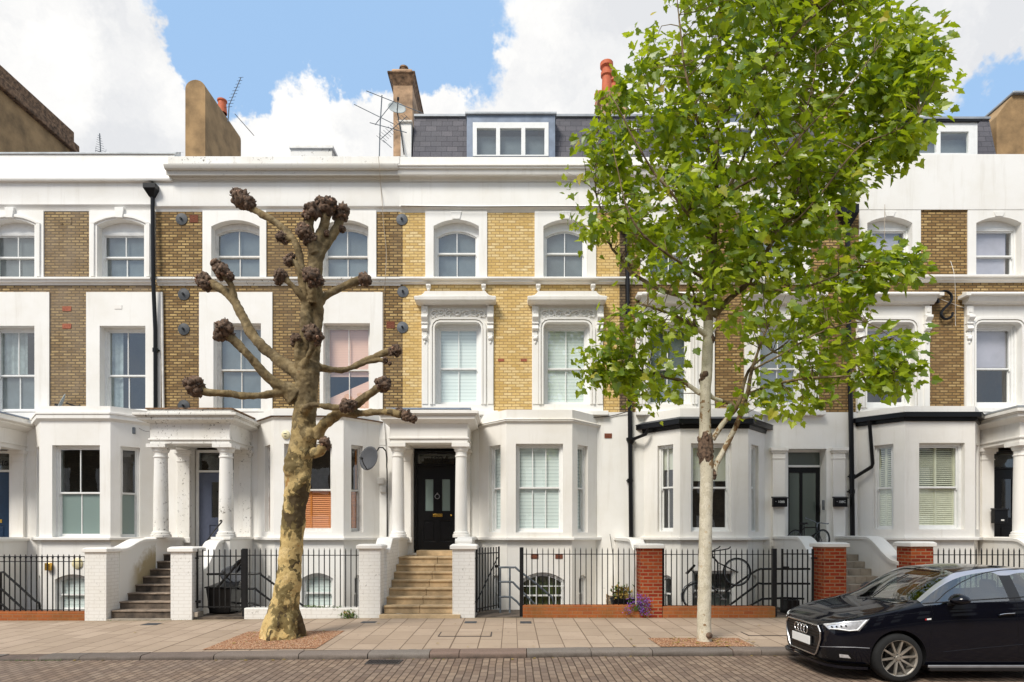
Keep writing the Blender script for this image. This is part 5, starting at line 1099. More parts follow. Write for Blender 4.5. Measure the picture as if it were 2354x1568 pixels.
aerial('tall mast with several aerials left of the centre chimney', [PT(872,360,Y), PT(874,285,Y), PT(878,219,Y)],
       [(PT(842,209,Y), PT(971,260,Y), 1, .02, .02, (0,0,1)), (PT(814,240,Y), PT(905,285,Y), 1, .02, .02, (0,0,1)), (PT(862,287,Y), PT(906,232,Y), 1, .02, .02, (0,0,1)),
        (PT(875,320,Y), PT(935,268,Y), 13, .26, .20, (.55,.3,-.35)), (PT(850,282,Y), PT(935,305,Y), 1, .01, .01, (0,0,1)), (PT(880,322,Y), PT(900,340,Y), 1, .01, .01, (0,0,1))], 'greyiron')

def wallthing(name, cat, label, px0, px1, py0, py1, Y, dep, mat, group=None, lid=None, bev=.008):
    x0, x1, z1, z0 = xp(px0,Y), xp(px1,Y), zp(py0,Y), zp(py1,Y); r = thing(name, ((x0+x1)/2, Y, z0), label, cat, group)
    g = MB(); g.box(x0, x1, Y-dep, Y, z0, z1-(.05 if lid else 0)); g.build('body', M[mat], r, bevel=bev)
    if lid: g = MB(); g.add([(x0-.015,Y-dep-.03,z1-.06),(x1+.015,Y-dep-.03,z1-.06),(x1+.015,Y,z1-.045),(x0-.015,Y,z1-.045),(x0-.015,Y-dep-.03,z1-.035),(x1+.015,Y-dep-.03,z1-.035),(x1+.015,Y,z1),(x0-.015,Y,z1)], [(0,3,2,1),(4,5,6,7),(0,1,5,4),(1,2,6,5),(2,3,7,6),(3,0,4,7)]); g.build('lid', M['iron'], r, bevel=.004)
    return r, x0, x1, z0, z1
GL = 'black letterboxes beside the doors'
for (a, b, t, l) in ((1774,1806,'108B','black letterbox marked 108B left of the glazed black door'), (1914,1943.5,'108C','black letterbox marked 108C right of the glazed black door')):
    r, x0, x1, z0, z1 = wallthing('letterbox', 'letterbox', l, a, b, 1141.5, 1165.5, 15.98, .11, 'black', GL, lid=True)
    text_part(t, .085, ((x0+x1)/2+.02, 15.867, (z0+z1)/2-.01), M['white_letter'], r); g = MB(); g.lathe([(0,-.004),(.012,-.004),(.012,0)], (x0+.06, 15.868, (z0+z1)/2), 'Y', 8); g.build('lock', M['steel'], r)
r, x0, x1, z0, z1 = wallthing('letterbox', 'letterbox', 'black letterbox on the pilaster at the far right', 2278, 2308, 1168, 1203, 15.92, .13, 'black', GL, lid=True)
g = MB(); g.box(x0+.16, x0+.24, 15.785, 15.79, z0+.06, z0+.10); g.build('name_card', M['white_letter'], r)
r, x0, x1, z0, z1 = wallthing('door_entry_panel', 'intercom', 'slim grey door entry panel between the glazed door and a letterbox', 1889.5, 1896, 1150, 1172, 16.2, .03, 'greyiron')
for k in range(6): g = MB(); g.box(x0+.015, x1-.015, 16.163, 16.17, z0+.03+k*.036, z0+.05+k*.036); g.build('button', M['ali'], r)
r = thing('alarm_box', (xp(655,15.25), 15.25, zp(999,15.25)), 'round cream alarm box on the bay left of the pollarded trunk', 'alarm box')
X, Z = xp(656,15.25), zp(999,15.25); g = MB(); g.lathe([(0,-.07),(.07,-.065),(.10,-.045),(.11,0)], (X, 15.3, Z), 'Y', 24); g.build('cover', M['cream'], r, smooth='auto')
g = MB(); g.box(X-.02, X+.03, 15.222, 15.234, Z-.045, Z-.035); g.box(X-.035, X+.04, 15.222, 15.234, Z+.02, Z+.03); g.build('label_plate', M['iron'], r)
r = thing('alarm_box', (xp(172,15.2), 15.2, zp(1298,15.2)), 'round white alarm box low on the basement wall at left', 'alarm box'); X, Z = xp(170,15.2), zp(1296,15.2)
g = MB(); g.lathe([(0,-.06),(.08,-.055),(.13,-.03),(.14,0)], (X, 15.33, Z), 'Y', 20); g.build('cover', M['cream'], r, smooth='auto'); 
wallthing('wall_lamp', 'wall lamp', 'small yellow lamp on the basement wall behind the spear-topped railing', 109, 121, 1294, 1311, 15.32, .10, 'brass')
wallthing('meter_box', 'meter box', 'upper small grey box below the wall dish', 869, 884, 1099, 1113, 16.07, .06, 'paint_old', 'small grey boxes under the dish'); wallthing('meter_box', 'meter box', 'lower small grey box below the wall dish', 874, 889, 1118, 1132, 16.07, .06, 'paint_old', 'small grey boxes under the dish')
bpy.data.objects['body.%03d' % 0] if False else None
for (px, py, l) in ((1398,1002,'small terracotta air brick in white wall right of the centre bay'),): airbrick(h3, px, py, 17, 11, YW-.02)
for px in (1229, 1285): airbrick(h3, px, 1279, 17, 11, YB+.03)
airbrick(h3, 1152, 1281, 8, 10, YB+.4, 'terracotta'); airbrick(h2, 880, 1016, 17, 15, YW-.02, 'stucco_dirty'); airbrick(h1, 77, 1043, 18, 11, YW-.02, 'stucco_warm')
r = thing('snake_ornament', (xp(2172,16), 16.05, zp(735,16)), 'black S-shaped snake ornament on the brickwork at far right', 'ornament')
g = MB(); Y = 16.0; g.tube([PT(2156,697,Y), PT(2155,684,Y), PT(2161,673,Y), PT(2174,669,Y), PT(2186,677,Y), PT(2187,690,Y), PT(2178,702,Y), PT(2168,712,Y), PT(2163,722,Y), PT(2168,731,Y), PT(2178,733,Y), PT(2188,727,Y), PT(2190,718,Y)], [.045,.036,.032,.032,.034,.034,.034,.034,.034,.034,.034,.032,.028], 10, sub=3); g.build('body', M['black'], r, smooth='auto')
def cable(label, pts, r_=.008, mat='cable'): r = thing('cable', tuple(pts[0]), label, 'cable', 'cables on the walls'); g = MB(); g.tube(pts, r_, 5, sub=3); g.build('line', M[mat], r, smooth='auto')
cable('loose buff cable hanging down beside the centre party line', [PT(870,360,15.6), PT(873,392,15.62), PT(875,425,15.98), PT(879,470,15.95), PT(882,520,16.05), PT(888,575,16.04), PT(886,636,15.9), PT(884,665,16.05), PT(882,700,16.07), PT(880,945,16.07)])
cable('thin dark lead strip cable along the cove above the yellow brickwork', [PT(921,473.5,15.95), PT(1000,474.5,15.95), PT(1100,475.5,15.95), PT(1250,474.5,15.95), PT(1435,475,15.95)], .011, 'cabledark')
cable('dark cable drooping along the ledge above the centre bay', [PT(1100,957,16.06), PT(1190,962,16.04), PT(1255,962,15.9), PT(1330,961,15.9), PT(1400,957,16.05), PT(1443,946,16.02)], .012, 'cabledark')
cable('thin white cable crossing the brickwork at far right', [PT(2163,688,16.08), PT(2195,700,16.07), PT(2230,712,16.08)], .005, 'paint')
cable('thin white cable dropping past the snake ornament', [PT(2185,600,16.07), PT(2195,640,15.94), PT(2196,730,16.07), PT(2197,750,16.07)], .004, 'paint')
cable('thin buff cable hanging over the right downpipe', [PT(2034,470,16.0), PT(2034,560,15.9), PT(2042,625,15.9)], .006, 'cable')
cable('thin dark cable down the stucco right of the centre bay', [PT(1402,1228,16.0), PT(1407,1262,15.9), PT(1410,1300,15.9), PT(1411,1392,15.9)], .008, 'cabledark')
cable('thin dark cable down the party line left of the centre porch', [PT(883,965,16.05), PT(886,1000,16.05), PT(889,1060,16.05)], .007, 'cabledark')
cable('thin white cable behind the corner bay at left', [PT(310,950,16.0), PT(310,975,15.9), PT(330,990,15.6), PT(345,992,15.2)], .006, 'cabledark')
wallthing('junction_box', 'junction box', 'small grey junction box beside the peeling porch', 306, 312, 983, 998, 15.7, .05, 'greyiron')

# ---------------- bin, planter, plants
r = thing('wheelie_bin', (xp(503,13.6), 13.6, 0), 'black wheelie bin behind the iron gate at left', 'wheelie bin')
X0, X1, Yb = xp(474,13.45), xp(533,13.45), 13.42; g = MB(); zt = zp(1352,13.45)
g.add([(X0+.05,Yb+.05,.03),(X1-.05,Yb+.05,.03),(X1-.05,Yb+.5,.03),(X0+.05,Yb+.5,.03),(X0,Yb,zt),(X1,Yb,zt),(X1,Yb+.58,zt),(X0,Yb+.58,zt)], [(0,3,2,1),(4,5,6,7),(0,1,5,4),(1,2,6,5),(2,3,7,6),(3,0,4,7)]); g.build('body', M['black'], r, bevel=.02)
g = MB(); g.box(X0-.02, X1+.02, Yb-.03, Yb+.6, zt, zt+.03); g.add([(X0-.01,Yb-.02,zt+.03),(X1+.01,Yb-.02,zt+.03),(X1+.01,Yb+.58,zt+.03),(X0-.01,Yb+.58,zt+.03),(X0+.08,Yb+.1,zt+.06),(X1-.08,Yb+.1,zt+.06),(X1-.05,Yb+.58,zt+.10),(X0+.05,Yb+.58,zt+.10)], [(4,5,6,7),(0,1,5,4),(1,2,6,5),(2,3,7,6),(3,0,4,7)]); g.build('lid', M['black'], r, bevel=.01)
for x in (X0+.07, X1-.11): g = MB(); g.lathe([(0,0),(.09,0),(.09,.05),(0,.05)], (x, Yb+.52, .09), 'X', 14); g.build('wheel', M['iron'], r)
r = thing('scrap_pole', (xp(520,13.3), 13.35, .9), 'long dark pole leaning across the black wheelie bin', 'pole'); g = MB(); g.tube([PT(498,1352,13.36), PT(530,1316,13.33), PT(547,1293,13.3), PT(563,1279,13.22)], [.028,.024,.03,.022], 8); g.tube([PT(540,1303,13.3), PT(552,1290,13.3)], .05, 6); g.build('shaft', M['iron'], r)
wallthing('stone_block', 'stone block', 'small rough stone block at the foot of the iron gate at left', 456, 468, 1404, 1420, 13.3, .25, 'stone_grey')
wallthing('wheelie_bin', 'bin', 'small black bin behind the short gate near the car', 1793, 1822, 1376, 1410, 13.9, .35, 'black')
def leafclump(name, parent, pts, size, mat, n, spread, seed=1, up=.4):
    rnd = random.Random(seed); g = MB()
    for c in pts:
        for k in range(n):
            p = Vector(c)+Vector((rnd.gauss(0,spread[0]), rnd.gauss(0,spread[1]), rnd.gauss(0,spread[2]))); a = Vector((rnd.gauss(0,1), rnd.gauss(0,1), rnd.gauss(up,1))).normalized(); b = a.cross(Vector((rnd.gauss(0,1), rnd.gauss(0,1), rnd.gauss(0,1)))).normalized(); s = size*rnd.uniform(.6,1.3)
            g.add([p, p+a*s*.5+b*s*.3, p+a*s, p+a*s*.5-b*s*.3], [(0,1,2,3)])
    return g.build(name, M[mat], parent, merge=False)
r = thing('planter', (xp(1405,14), 14, .0), 'buff timber planter behind the railing near the purple flowers', 'planter')
g = MB(); x0, x1 = xp(1396,14.2), xp(1444,14.2); z1 = zp(1367,14.2)
for k in range(4): g.box(x0, x1, 14.0, 14.03, z1-.1-k*.11, z1-.005-k*.11); g.box(x0, x0+.03, 14.031, 14.4, z1-.1-k*.11, z1-.005-k*.11)
g.build('box', M['wood'], r, bevel=.004)
r = thing('potted_plant', (xp(1432,13.7), 13.7, .2), 'dry yellow plant in a dark tub on the plinth by the flowery pier', 'potted plant')
g = MB(); cx, z1 = xp(1437,13.7), zp(1374,13.7); g.lathe([(0,z1-.25),(.28,z1-.25),(.34,z1),(.31,z1),(.29,z1-.05),(0,z1-.05)], (cx, 13.75, 0), 'Z', 18); g.build('tub', M['iron'], r, smooth='auto')
leafclump('foliage', r, [PT(1428,1362,13.7), PT(1434,1366,13.7), PT(1424,1366,13.7)], .10, 'dry', 60, (.09,.08,.06), 4); leafclump('leaves', r, [PT(1426,1360,13.7)], .09, 'plant', 60, (.12,.1,.07), 9)
r = thing('flowering_plant', (xp(1470,12.95), 12.95, 0), 'purple trailing flowers spilling over the orange wall by the red pier', 'flowers')
stems = MB(); rnd = random.Random(8); tips = []
for k in range(26):
    a = PT(1462+rnd.uniform(-6,8), 1400+rnd.uniform(-4,6), 13.0); b = PT(rnd.choice([1440,1452,1466,1472,1478,1484,1490])+rnd.uniform(-6,6), rnd.uniform(1372,1412), 12.93); stems.tube([a, a.lerp(b,.5)+Vector((0,0,.06)), b], .004, 4); tips.append(b)
stems.build('stems', M['plant'], r); [leafclump('flower_head', r, [t], .030, 'purple', 26, (.035,.025,.035), 5+i) for i, t in enumerate(tips)]; leafclump('leaves', r, tips[::2], .035, 'plant', 10, (.05,.03,.04), 6)
r = thing('weed', (xp(798,12.98), 12.98, 0), 'green weeds sprouting at the foot of the whitewashed wall', 'weed'); leafclump('leaves', r, [PT(790,1415,12.97), PT(798,1410,12.97), PT(806,1413,12.97), PT(812,1418,12.97), PT(800,1420,12.97)], .05, 'plant', 26, (.05,.02,.035), 2); leafclump('yellow_leaves', r, [PT(795,1410,12.96), PT(806,1408,12.96)], .05, 'dry', 10, (.05,.02,.03), 3)
r = thing('weed', (xp(720,13.1), 13.1, .2), 'thin green weeds along the top of the whitewashed wall', 'weed'); leafclump('leaves', r, [PT(x,1395,13.08) for x in range(700,745,5)]+[PT(x,1396,13.08) for x in (750,768,770,782)], .035, 'plant', 14, (.03,.03,.012), 7)
o = leafclump('kerb_moss', None, [(xp(x,9.33), kerbY(xp(x,9.33))-.015, -.127) for x in list(range(30,150,7))+[560,700,905,1010,1480,1500,1640,1690]], .018, 'plant', 9, (.05,.012,.006), 11); tag(o, kind='stuff')
o = leafclump('wall_foot_moss', None, [(xp(x,12.93), 12.985, gz(xp(x,12.93))+.002) for x in list(range(900,1045,6))+list(range(1240,1450,16))+list(range(250,460,15))+list(range(1785,1830,8))], .018, 'plant', 10, (.06,.02,.005), 12); tag(o, kind='stuff')
rl = MB(); rnd = random.Random(77)
for k in range(150):
    near = rnd.random()
    if near < .45: x, y = rnd.gauss(3.2,.55), rnd.uniform(9.86,10.6)
    elif near < .6: x, y = rnd.uniform(-4.8,-3.2), rnd.uniform(9.8,11.3)
    elif near < .8: x = rnd.uniform(-7,7); y = kerbY(x)-rnd.uniform(.02,.12)
    else: x, y = rnd.uniform(-8,8), rnd.uniform(9.8,12.9)
    z = -.125 if y < kerbY(x) else gz(x,y)+.012; a = rnd.uniform(0,6.28); s = rnd.uniform(.015,.045)
    rl.add([(x+s*math.cos(a+q*1.57)*(1 if q%2 else .6), y+s*math.sin(a+q*1.57)*(1 if q%2 else .6), z+rnd.uniform(0,.008)) for q in range(4)], [(0,1,2,3)])
tag(rl.build('fallen_leaves', M['dry'], None, merge=False), kind='stuff')

# ---------------- bicycles
def wheel_mesh(r, c, R_, ax=(0,1,0), name='wheel', matt='iron'):
    g = MB(); a = Vector(ax).normalized(); n = 40; g2 = MB()
    q = Vector((0,0,1)) if abs(a.z) < .9 else Vector((1,0,0)); s = a.cross(q).normalized(); u = s.cross(a); c = Vector(c)
    g.tube([c+(s*math.cos(2*math.pi*i/n)+u*math.sin(2*math.pi*i/n))*R_ for i in range(n+1)], .016, 8, cap=False); w = g.build(name, M[matt], r, smooth=True)
    g2.tube([c+(s*math.cos(2*math.pi*i/n)+u*math.sin(2*math.pi*i/n))*(R_-.026) for i in range(n+1)], .009, 6, cap=False); g2.build('rim', M['greyiron'], w, smooth=True)
    g3 = MB()
    for i in range(20): an = 2*math.pi*i/20; g3.tube([c+a*(.02 if i%2 else -.02), c+(s*math.cos(an)+u*math.sin(an))*(R_-.03)], .0015, 3, cap=False)
    g3.tube([c-a*.04, c+a*.04], .02, 8); g3.build('spokes', M['ali'], w)
def bike(label, rw, fw, Rw, bb, seat, head_t, head_b, bar, Y, loc, mud=True):
    """all side-view points given as 3-D vectors in the bicycle's plane"""
    r = thing('bicycle', tuple(loc), label, 'bicycle', 'bicycles'); wheel_mesh(r, rw, Rw); wheel_mesh(r, fw, Rw)
    g = MB(); st = bb.lerp(seat, .8); up = (seat-bb).normalized()
    for a, b, q in ((bb, st, .016), (st, head_t, .016), (bb, head_b, .018), (head_t, head_b, .02)): g.tube([a, b], q, 8)
    for o in (-.04, .04):
        d = Vector((0,o,0)); g.tube([bb+d*.5, rw+d], .009, 6); g.tube([st, rw+d], .008, 6)
    g.build('frame', M['iron'], r, smooth='auto')
    g = MB(); [g.tube([head_b, head_b.lerp(fw,.25)+Vector((0,o,0)), fw+Vector((0,o,0))], .011, 6) for o in (-.045,.045)]; g.build('fork', M['iron'], r, smooth='auto')
    g = MB(); fd = (head_t-st).normalized(); g.prism([(-.13,-.06),(-.13,.06),(.0,.03),(.14,.015),(.14,-.015),(0,-.03)], lambda p: tuple(seat+fd*p[0]+Vector((0,p[1],0))+up*.03), lambda p: tuple(seat+fd*p[0]+Vector((0,p[1]*.6,0))-up*.015)); g.tube([st, seat], .013, 6); g.build('saddle', M['black'], r, smooth='auto')
    g = MB(); [g.tube([bar[0], bar[1]+Vector((0,o*.3,0)), bar[2]+Vector((0,o,0)), bar[3]+Vector((0,o,0))], .013, 6, sub=2) for o in (-.32,.32)]; g.tube([head_t, bar[0]], .016, 6); g.build('handlebar', M['iron' if mud else 'greyiron'], r, smooth='auto')
    g = MB(); g.torus(tuple(bb+Vector((0,-.05,0))), .09, .006, 'Y', 24, 6); g.tube([bb+Vector((0,-.07,0)), bb+Vector((.10,-.07,-.13))], .010, 6); g.tube([bb+Vector((0,.07,0)), bb+Vector((-.10,.07,.13))], .010, 6); g.box(bb.x+.05, bb.x+.15, bb.y-.15, bb.y-.07, bb.z-.145, bb.z-.125); g.build('crankset', M['ali'], r)
    if mud: g = MB(); g.tube([rw+Vector((math.cos(R(a))*(Rw+.04), 0, math.sin(R(a))*(Rw+.04))) for a in mud], .012, 6); g.build('mudguard', M['greyiron'], r)
Y = 13.42; V = lambda a, b: PT(a, b, Y)
bike('black bicycle hung with its front wheel raised behind the railing by the leafy trunk', V(1601,1372), V(1694,1315), .30, V(1650,1362), V(1588,1310), V(1639,1280), V(1650,1293), [V(1636,1270), V(1642,1266), V(1662,1261), V(1667,1256)], Y, V(1650,1400), mud=(200,170,140,110,90))
b0 = Vector((7.42, 15.5, 1.28)); W_ = lambda a, z: b0+Vector((a, 0, z))
bike('black bicycle propped on the top step by the glazed door', W_(-.5,.32), W_(.5,.32), .30, W_(-.08,.30), W_(-.22,.78), W_(.28,.68), W_(.32,.56), [W_(.27,.78), W_(.25,.82), W_(.24,.84), W_(.24,.86)], 0, b0, mud=None)
bk = [o for o in bpy.data.objects if o.name.startswith('bicycle')][-1]; bk.rotation_euler = (R(-12), 0, R(-78))

# ================================================================== opposite side of the street (only reflections ever show it)
root = thing('opposite_terrace', (0,-10.3,0), 'brown brick terrace across the road, seen only as dark reflections in the ground floor windows', 'terrace')
g = MB(); g.box(-32, 32, -19, -10.3, -.1, 10.2); g.build('wall', M['brick_dark'], root)
g = MB(); [g.box(-31+i*2.9, -29.8+i*2.9, -10.34, -10.29, z, z+1.7) for i in range(22) for z in (1.3,4.5,7.4)]; g.build('window', M['paint_old'], root)
g = MB(); [g.box(-30.9+i*2.9, -29.9+i*2.9, -10.36, -10.33, z+.1, z+1.6) for i in range(22) for z in (1.3,4.5,7.4)]; g.build('pane', M['black'], root)

# ================================================================== pollarded plane tree
def barkmat(name, cols, scale=3.0, st=.5, plates=False, top=False):
    m, N, L, b = newmat(name); p = wpos(N); w = N.new('ShaderNodeTexNoise'); w.inputs['Scale'].default_value = 5; w.inputs['Detail'].default_value = 5; L.new(p, w.inputs['Vector'])
    vs = N.new('ShaderNodeVectorMath'); vs.operation = 'MULTIPLY_ADD'; L.new(w.outputs['Color'], vs.inputs[0]); vs.inputs[1].default_value = (.5,.5,.5); L.new(mapped(N, L, p, (1,1,.55)), vs.inputs[2])
    v = N.new('ShaderNodeTexVoronoi'); v.inputs['Scale'].default_value = scale*1.9; L.new(vs.outputs[0], v.inputs['Vector']); sp = N.new('ShaderNodeSeparateColor'); L.new(v.outputs['Color'], sp.inputs[0])
    n1 = nz(N, L, scale*.55, 5, .6, p)
    ad = N.new('ShaderNodeMath'); ad.operation = 'MULTIPLY_ADD'; L.new(sp.outputs[0], ad.inputs[0]); ad.inputs[1].default_value = .42; mm = N.new('ShaderNodeMath'); mm.operation = 'MULTIPLY_ADD'; L.new(n1, mm.inputs[0]); mm.inputs[1].default_value = 1.5; mm.inputs[2].default_value = -.45; L.new(mm.outputs[0], ad.inputs[2])
    c = ramp(N, L, ad.outputs[0], cols)
    if plates: c.node.color_ramp.interpolation = 'CONSTANT'
    if top:
        sz = N.new('ShaderNodeSeparateXYZ'); L.new(p, sz.inputs[0]); mz = N.new('ShaderNodeMath'); mz.operation = 'MULTIPLY_ADD'; L.new(n1, mz.inputs[0]); mz.inputs[1].default_value = 3.0; L.new(sz.outputs[2], mz.inputs[2]); mr = N.new('ShaderNodeMapRange'); L.new(mz.outputs[0], mr.inputs[0]); mr.inputs[1].default_value = 4.1; mr.inputs[2].default_value = 5.6; mr.inputs[4].default_value = .85
        c = mix(N, L, mr.outputs[0], c, ramp(N, L, nz(N, L, 5, 6, .7, p), [(.3, (.06,.042,.024)), (.5, (.15,.11,.06)), (.68, (.28,.22,.13))]))
    f = nz(N, L, 45, 5, .75, p); c = mix(N, L, ramp(N, L, f, [(.30, (.45,.45,.45)), (.5, (0,0,0))]), c, tuple(x*.5 for x in cols[1][1])); L.new(c, b.inputs['Base Color']); b.inputs['Roughness'].default_value = .85; b.inputs['Specular IOR Level'].default_value = .2
    hh = N.new('ShaderNodeMath'); hh.operation = 'MULTIPLY_ADD'; L.new(sp.outputs[0], hh.inputs[0]); hh.inputs[1].default_value = .5; L.new(f, hh.inputs[2]); bump(N, L, b, hh.outputs[0], st, .02); return m
M['bark'] = barkmat('mottled_plane_bark', [(.05, (.085,.06,.03)), (.28, (.17,.125,.05)), (.45, (.27,.21,.095)), (.50, (.55,.40,.17)), (.74, (.64,.48,.23)), (.86, (.48,.26,.08)), (.97, (.34,.14,.05))], 3.2, .45, True, True)
M['bark2'] = barkmat('pale_plane_bark', [(.02, (.16,.08,.035)), (.20, (.26,.17,.09)), (.30, (.55,.50,.38)), (.60, (.62,.57,.45)), (.84, (.54,.45,.31)), (.95, (.30,.17,.08))], 3.2, .35, True)
M['limb'] = barkmat('grey_brown_limb_bark', [(.05, (.05,.032,.02)), (.30, (.10,.07,.04)), (.5, (.19,.14,.075)), (.75, (.28,.21,.12)), (.95, (.16,.10,.05))], 4)
M['knob'] = plain('gnarled_red_brown_knuckle', (.135,.085,.055), .9, var=.48, scale=16, bmp=.9)
M['knob2'] = plain('pruning_scar_wood', (.30,.17,.11), .9, var=.3, scale=9)
YT = 10.8
root = thing('pollarded_plane_tree', (xp(652,YT), YT, 0), 'leafless pollarded plane tree with knobbly limbs and mottled trunk on the pavement', 'tree')
def CP(cx, cy, dy=0.0):                    # measured point -> space, dy metres in depth
    px, py = 404.6+cx*.3988, 416.8+cy*.3988; Y = YT+dy; return Vector((xp(px,Y), Y, zp(py,Y)))
def DP(px, py, Y, dy=0.0): Y = Y+dy; return Vector((xp(px,Y), Y, zp(py,Y)))
tb = MB(); k = YT/FPX
base = [(648,1472,49),(650,1455,42),(653,1428,37),(658,1376,32),(665,1301,27.5),(672,1238,26.8),(678,1172,26.8),(685,1110,30),(688,1060,31),(696,1010,31),(698,960,27),(703,897,26),(708,855,28),(712,830,22)]
tb.tube([DP(a,b,YT) for a,b,_ in base], [w*k*.95 for _,_,w in base], 22, sub=3, wob=.03)
for an in range(0, 360, 60):
    a = R(an+15); c = DP(651,1455,YT); tb.tube([c+Vector((math.cos(a)*.10,math.sin(a)*.1,.5)), c+Vector((math.cos(a)*.20,math.sin(a)*.20,.18)), c+Vector((math.cos(a)*.31,math.sin(a)*.31,-.03)), c+Vector((math.cos(a)*.36,math.sin(a)*.36,-.12))], [.12,.14,.10,.04], 10, sub=2)
for (bx_, by_, br_) in ((673,1080,.17),(690,1045,.14),(668,1062,.12),(706,1000,.13),(692,1100,.12)): tb.ball(tuple(DP(bx_,by_,YT-.14)), br_, 12, 1, .7, 1.1)
limbs = [ # (cx, cy, radius px, depth)
 [(735,1080,24,0),(735,1000,17,-.03),(738,900,13,-.05),(742,800,12.5,-.06),(746,700,12,-.06),(742,620,10,-.06),(722,520,9,-.05),(706,430,9.5,-.03),(695,370,9,0),(650,310,8,.02),(610,270,9,.05),(540,215,8.5,.1),(470,175,9,.15),(410,130,9,.2)],
 [(770,1090,22,.05),(790,1000,17,.08),(800,900,14,.08),(808,800,13.5,.08),(815,700,15,.08),(810,600,16,.06),(800,500,17,.05),(800,420,18,.05),(820,350,15,.05),(845,280,12,.05),(862,220,12,.02),(870,150,13,0)],
 [(810,440,15,.05),(855,375,12,.1),(895,320,11.5,.15),(930,265,11,.2),(948,190,11,.22)],
 [(800,420,15,.0),(775,330,13,-.05),(765,250,11,-.08),(775,190,12,-.1)],
 [(720,1120,22,0),(690,1095,18,.0),(600,1035,14.5,.1),(540,985,13.5,.15),(440,885,12.5,.3),(395,800,11.5,.35),(345,700,11,.42),(290,645,10.5,.5),(220,600,11,.55),(160,580,10,.6)],
 [(345,705,9,.42),(332,640,8.5,.40),(318,590,9,.35),(285,540,10,.3)],
 [(690,1230,24,-.05),(620,1190,17,-.12),(560,1160,13,-.2),(480,1080,11.5,-.3),(400,990,10.5,-.4),(330,915,11,-.45),(285,870,10,-.5)],
 [(680,1260,22,-.05),(620,1215,15,-.1),(555,1225,9.5,-.2),(470,1236,8.5,-.3),(380,1237,8.5,-.4),(280,1222,8,-.5),(180,1215,9.5,-.55),(120,1190,10,-.55)],
 [(790,1070,16,.05),(840,1078,10,.1),(880,1086,8,.15),(980,1085,7.5,.3),(1060,1050,7,.4),(1130,1015,7,.45),(1200,990,7.5,.5),(1250,975,8,.5)],
 [(1030,1070,5,.35),(1100,1045,5,.4),(1170,1030,5.5,.45),(1210,1035,6,.45)],
 [(800,1480,18,-.05),(830,1430,14.5,-.1),(880,1380,13,-.2),(960,1325,12.5,-.3),(1060,1270,10,-.4),(1130,1215,9.5,-.45),(1190,1180,9.5,-.5)],
 [(950,1335,9,-.3),(1010,1337,9,-.35),(1060,1337,8,-.4),(1150,1330,8,-.5),(1230,1330,8.5,-.6),(1300,1345,9,-.65)],
 [(740,1320,16,-.15),(785,1292,7,-.3),(830,1290,6.5,-.4),(900,1303,6.5,-.5),(970,1298,8,-.55)],
 [(790,1570,14,-.15),(830,1560,11,-.25),(850,1535,11,-.3),(862,1505,9,-.32)],
 [(820,710,13,.08),(850,680,10,.1),(900,645,9.5,.15),(980,600,9.5,.2),(1040,575,10,.25),(1085,565,9,.25)],
 [(745,700,10,-.08),(720,655,8.5,-.15),(690,615,8,-.2),(650,580,8,-.25),(610,545,9,-.25)],
 [(735,650,8,-.05),(722,580,6,-.08),(705,520,6,-.1),(685,475,7,-.12),(655,455,7,-.12)],
 [(790,700,10,-.1),(790,640,12,-.16),(785,560,12,-.22)],
 [(740,1070,12,-.15),(755,1020,7.5,-.24),(780,960,7.5,-.3),(795,900,10,-.33)],
 [(715,1060,10,-.1),(700,1010,7.5,-.15),(692,960,7,-.18),(688,920,8,-.2)],
 [(655,340,8,.02),(620,320,8,-.02),(600,310,8,-.03)]]
for l in limbs: tb.tube([CP(a,b,d) for a,b,_,d in l], [w*k*.92 for _,_,w,_ in l], 14, sub=3, wob=.035)
trunk = tb.build('trunk', M['bark'], root, merge=False)
rm = trunk.modifiers.new('r', 'REMESH'); rm.mode = 'VOXEL'; rm.voxel_size = .017; rm.use_smooth_shade = True
apply_mods(trunk)
def roughen(me, fn):                     # push every vertex along its normal
    P = [v.co.copy() for v in me.vertices]; Nn = [v.normal.copy() for v in me.vertices]; fl = []
    for p, n in zip(P, Nn): q = p+n*fn(p); fl += [q.x, q.y, q.z]
    me.vertices.foreach_set('co', fl); me.update()
roughen(trunk.data, lambda p: .018*noise.fractal(p*4.5, 1.0, 2.0, 3) + .010*noise.noise(p*16))
trunk.data.materials.clear(); trunk.data.materials.append(M['bark']); trunk.data.shade_smooth()
knobs = [(378,110,58,.2),(352,75,35,.2),(425,130,40,.15),(160,570,50,.6),(175,600,40,.55),(265,520,50,.3),(230,480,34,.3),(310,550,30,.3),(280,850,52,-.5),(255,890,38,-.5),(310,890,34,-.45),(110,1180,55,-.55),(80,1165,36,-.55),(130,1210,34,-.5),
 (1268,975,38,.5),(1240,985,26,.5),(1205,1032,22,.45),(1232,1050,14,.45),(1198,1172,44,-.5),(1170,1160,26,-.5),(1330,1350,34,-.65),(1365,1370,24,-.65),(1290,1328,26,-.6),(992,1295,42,-.55),(970,1305,30,-.55),(1020,1285,26,-.55),
 (858,1505,34,-.32),(868,1525,28,-.3),(1085,565,42,.25),(1105,575,28,.25),(605,545,40,-.25),(590,570,28,-.25),(650,460,36,-.12),(665,435,24,-.12),(785,550,52,-.24),(765,530,38,-.26),(825,575,32,-.2),(790,585,34,-.24),
 (790,880,50,-.34),(765,860,34,-.34),(820,900,32,-.3),(808,930,24,-.3),(690,905,30,-.2),(680,935,20,-.18),(605,322,32,-.03),(630,350,18,0),
 (870,145,55,0),(835,120,36,0),(900,125,32,0),(785,175,50,-.1),(760,200,36,-.1),(950,185,52,.22),(965,160,34,.22),(745,300,52,-.1),(730,270,36,-.1),(780,330,34,-.08),(760,345,30,-.08),(955,275,24,.2),(868,300,18,.03),(385,1237,15,-.4)]
rnd = random.Random(21); groups = []
